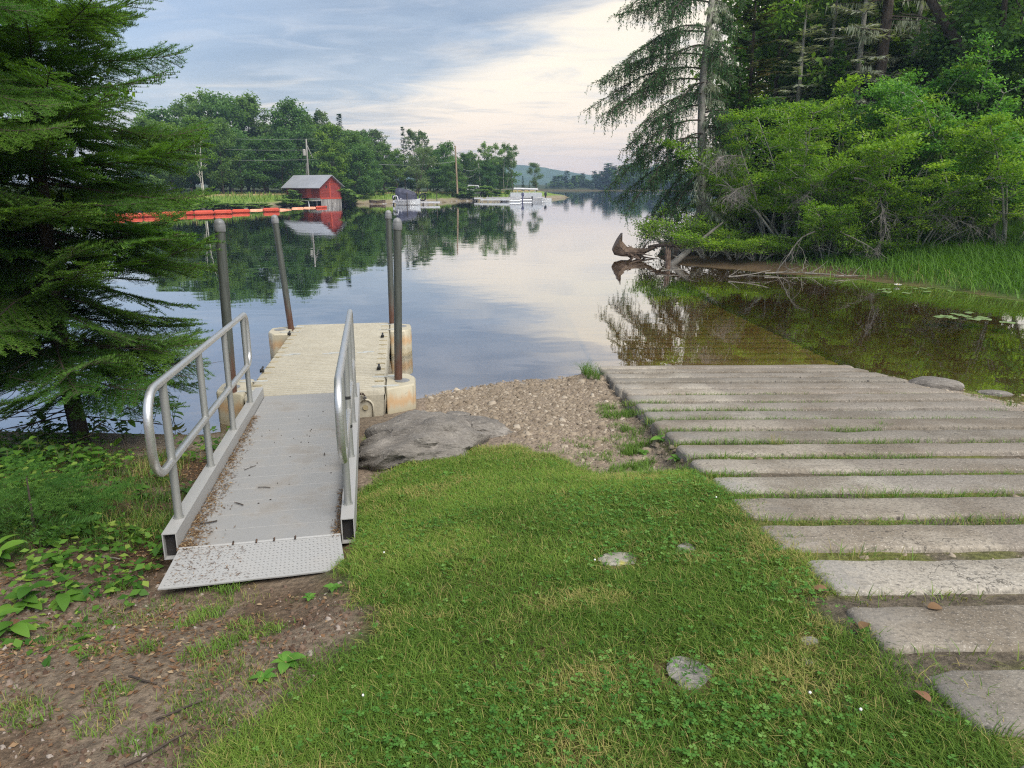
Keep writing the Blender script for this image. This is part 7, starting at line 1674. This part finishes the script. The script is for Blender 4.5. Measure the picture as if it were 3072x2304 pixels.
        if fence:
            for s in (-1.1, 1.1): obj('fence_panel', MB().box(((a.x+b.x)/2, Yd+s, .95), (L-.9, .05, .62)), M['aluboat'], t); obj('fence_rail', MB().tube([(a.x+.4, Yd+s, 1.3), (b.x-.5, Yd+s, 1.3)], .03, 5), M['whitepaint'], t)
            for k in range(4): obj('bench', MB().box((a.x+.8+k*(L-1.4)/4, Yd+(.7 if k % 2 else -.7), .86), ((L-1.6)/4.5, .6, .5)), M['whitepaint'], t, bevel=.04)
        outboard(t, Vector((b.x+.15, Yd, .42)), motor, 1.05)
    pontoon(730, 1215, 117.5, 'low pale pontoon boat with blue black outboard in the middle', 'motorblue', False); pontoon(910, 1720, 122.5, 'long pontoon boat with side fence and black outboard at the point', 'motor')
    a = ky(*T(1460, 770), 118.5); t = empty('small_skiff', (a.x+1.2, 118.5, 0), 'small pale skiff with dark fittings moored before the pontoon boat', 'boat'); v = []
    for f, w in ((0, .5), (.5, .6), (.85, .4), (1, .05)): v += [(a.x+3.0*f, 118.5-w, .55), (a.x+3.0*f, 118.5-w*.7, 0), (a.x+3.0*f, 118.5+w*.7, 0), (a.x+3.0*f, 118.5+w, .55)]
    obj('hull', MB().add(v, [(i*4+j, (i+1)*4+j, (i+1)*4+j+1, i*4+j+1) for i in range(3) for j in range(3)]+[(0, 1, 2, 3)]), M['aluboat'], t); obj('seat', MB().box((a.x+1.2, 118.5, .42), (.35, 1., .05)), M['dark'], t); outboard(t, Vector((a.x-.1, 118.5, .25)), 'motor', .6)
    # canopy lift on the point
    c = ky(*T(1310, 480), 133); t = empty('canopy_lift', (c.x, 133, tz(c.x, 133)), 'boat lift with pale flat canopy on thin legs at the point', 'boat lift'); z = c.z
    obj('canopy', MB().hexa([(c.x-2.2, 132, z-.12), (c.x+2.2, 132, z-.2), (c.x+2.2, 134, z-.2), (c.x-2.2, 134, z-.12), (c.x-2.1, 132.2, z+.14), (c.x+2.1, 132.2, z), (c.x+2.1, 133.8, z), (c.x-2.1, 133.8, z+.14)]), M['canvasgrey' if 0 else 'whitepaint'], t)
    for x in (-1.6, -.5, .6, 1.6): obj('leg', MB().tube([(c.x+x, 132.2, 0), (c.x+x+.1, 132.2, z-.15)], .05, 5), M['aluboat'], t)
    for x in (-1.6, .0): obj('brace', MB().tube([(c.x+x, 132.2, .3), (c.x+x+1.6, 132.2, z-.5)], .04, 5), M['aluboat'], t)
    YV = 126.5
    # white vehicle, cab and cap seen over the bushes
    p = ky(*T(165, 500), YV); x, z = p.x, tz(p.x, YV); z = p.z-.75; t = empty('white_van', (x, YV, tz(x, YV)), 'white vehicle with dark side windows parked behind the bushes', 'van')
    def side(pl, yo): return [(x+a, YV+yo, z+b) for a, b in pl]
    pl = [(-1.15, 0), (2.0, 0), (2.0, .62), (1.15, .72), (.7, 1.42), (-1.0, 1.48), (-1.2, .7)]; n = len(pl)
    mb = MB().add(side(pl, -.9)+side(pl, .9), [tuple(range(n)), tuple(reversed(range(n, 2*n)))]+[((i+1) % n, i, n+i, n+(i+1) % n) for i in range(n)]); bd = obj('body', mb, M['whitepaint'], t, bevel=.06)
    for pl in ([(-.95, .8), (.35, .8), (.35, 1.3), (-.85, 1.33)], [(.47, .8), (.98, .8), (.66, 1.28), (.47, 1.3)]): obj('window', MB().add(side(pl, -.925)+side(pl, -.9), [(0, 1, 2, 3), (1, 0, 4, 5), (2, 1, 5, 6), (3, 2, 6, 7), (0, 3, 7, 4)]), M['glass'], bd)
    for wx in (-.6, 1.4): obj('wheel', MB().add([(x+wx+.34*math.cos(a), YV+yy, z+.0+.34*math.sin(a)) for yy in (-.95, -.72) for a in np.linspace(0, 2*math.pi, 13)[:-1]], [tuple(range(12)), tuple(reversed(range(12, 24)))]+[((i+1) % 12, i, 12+i, 12+(i+1) % 12) for i in range(12)]), M['motor'], t)
build_boats()
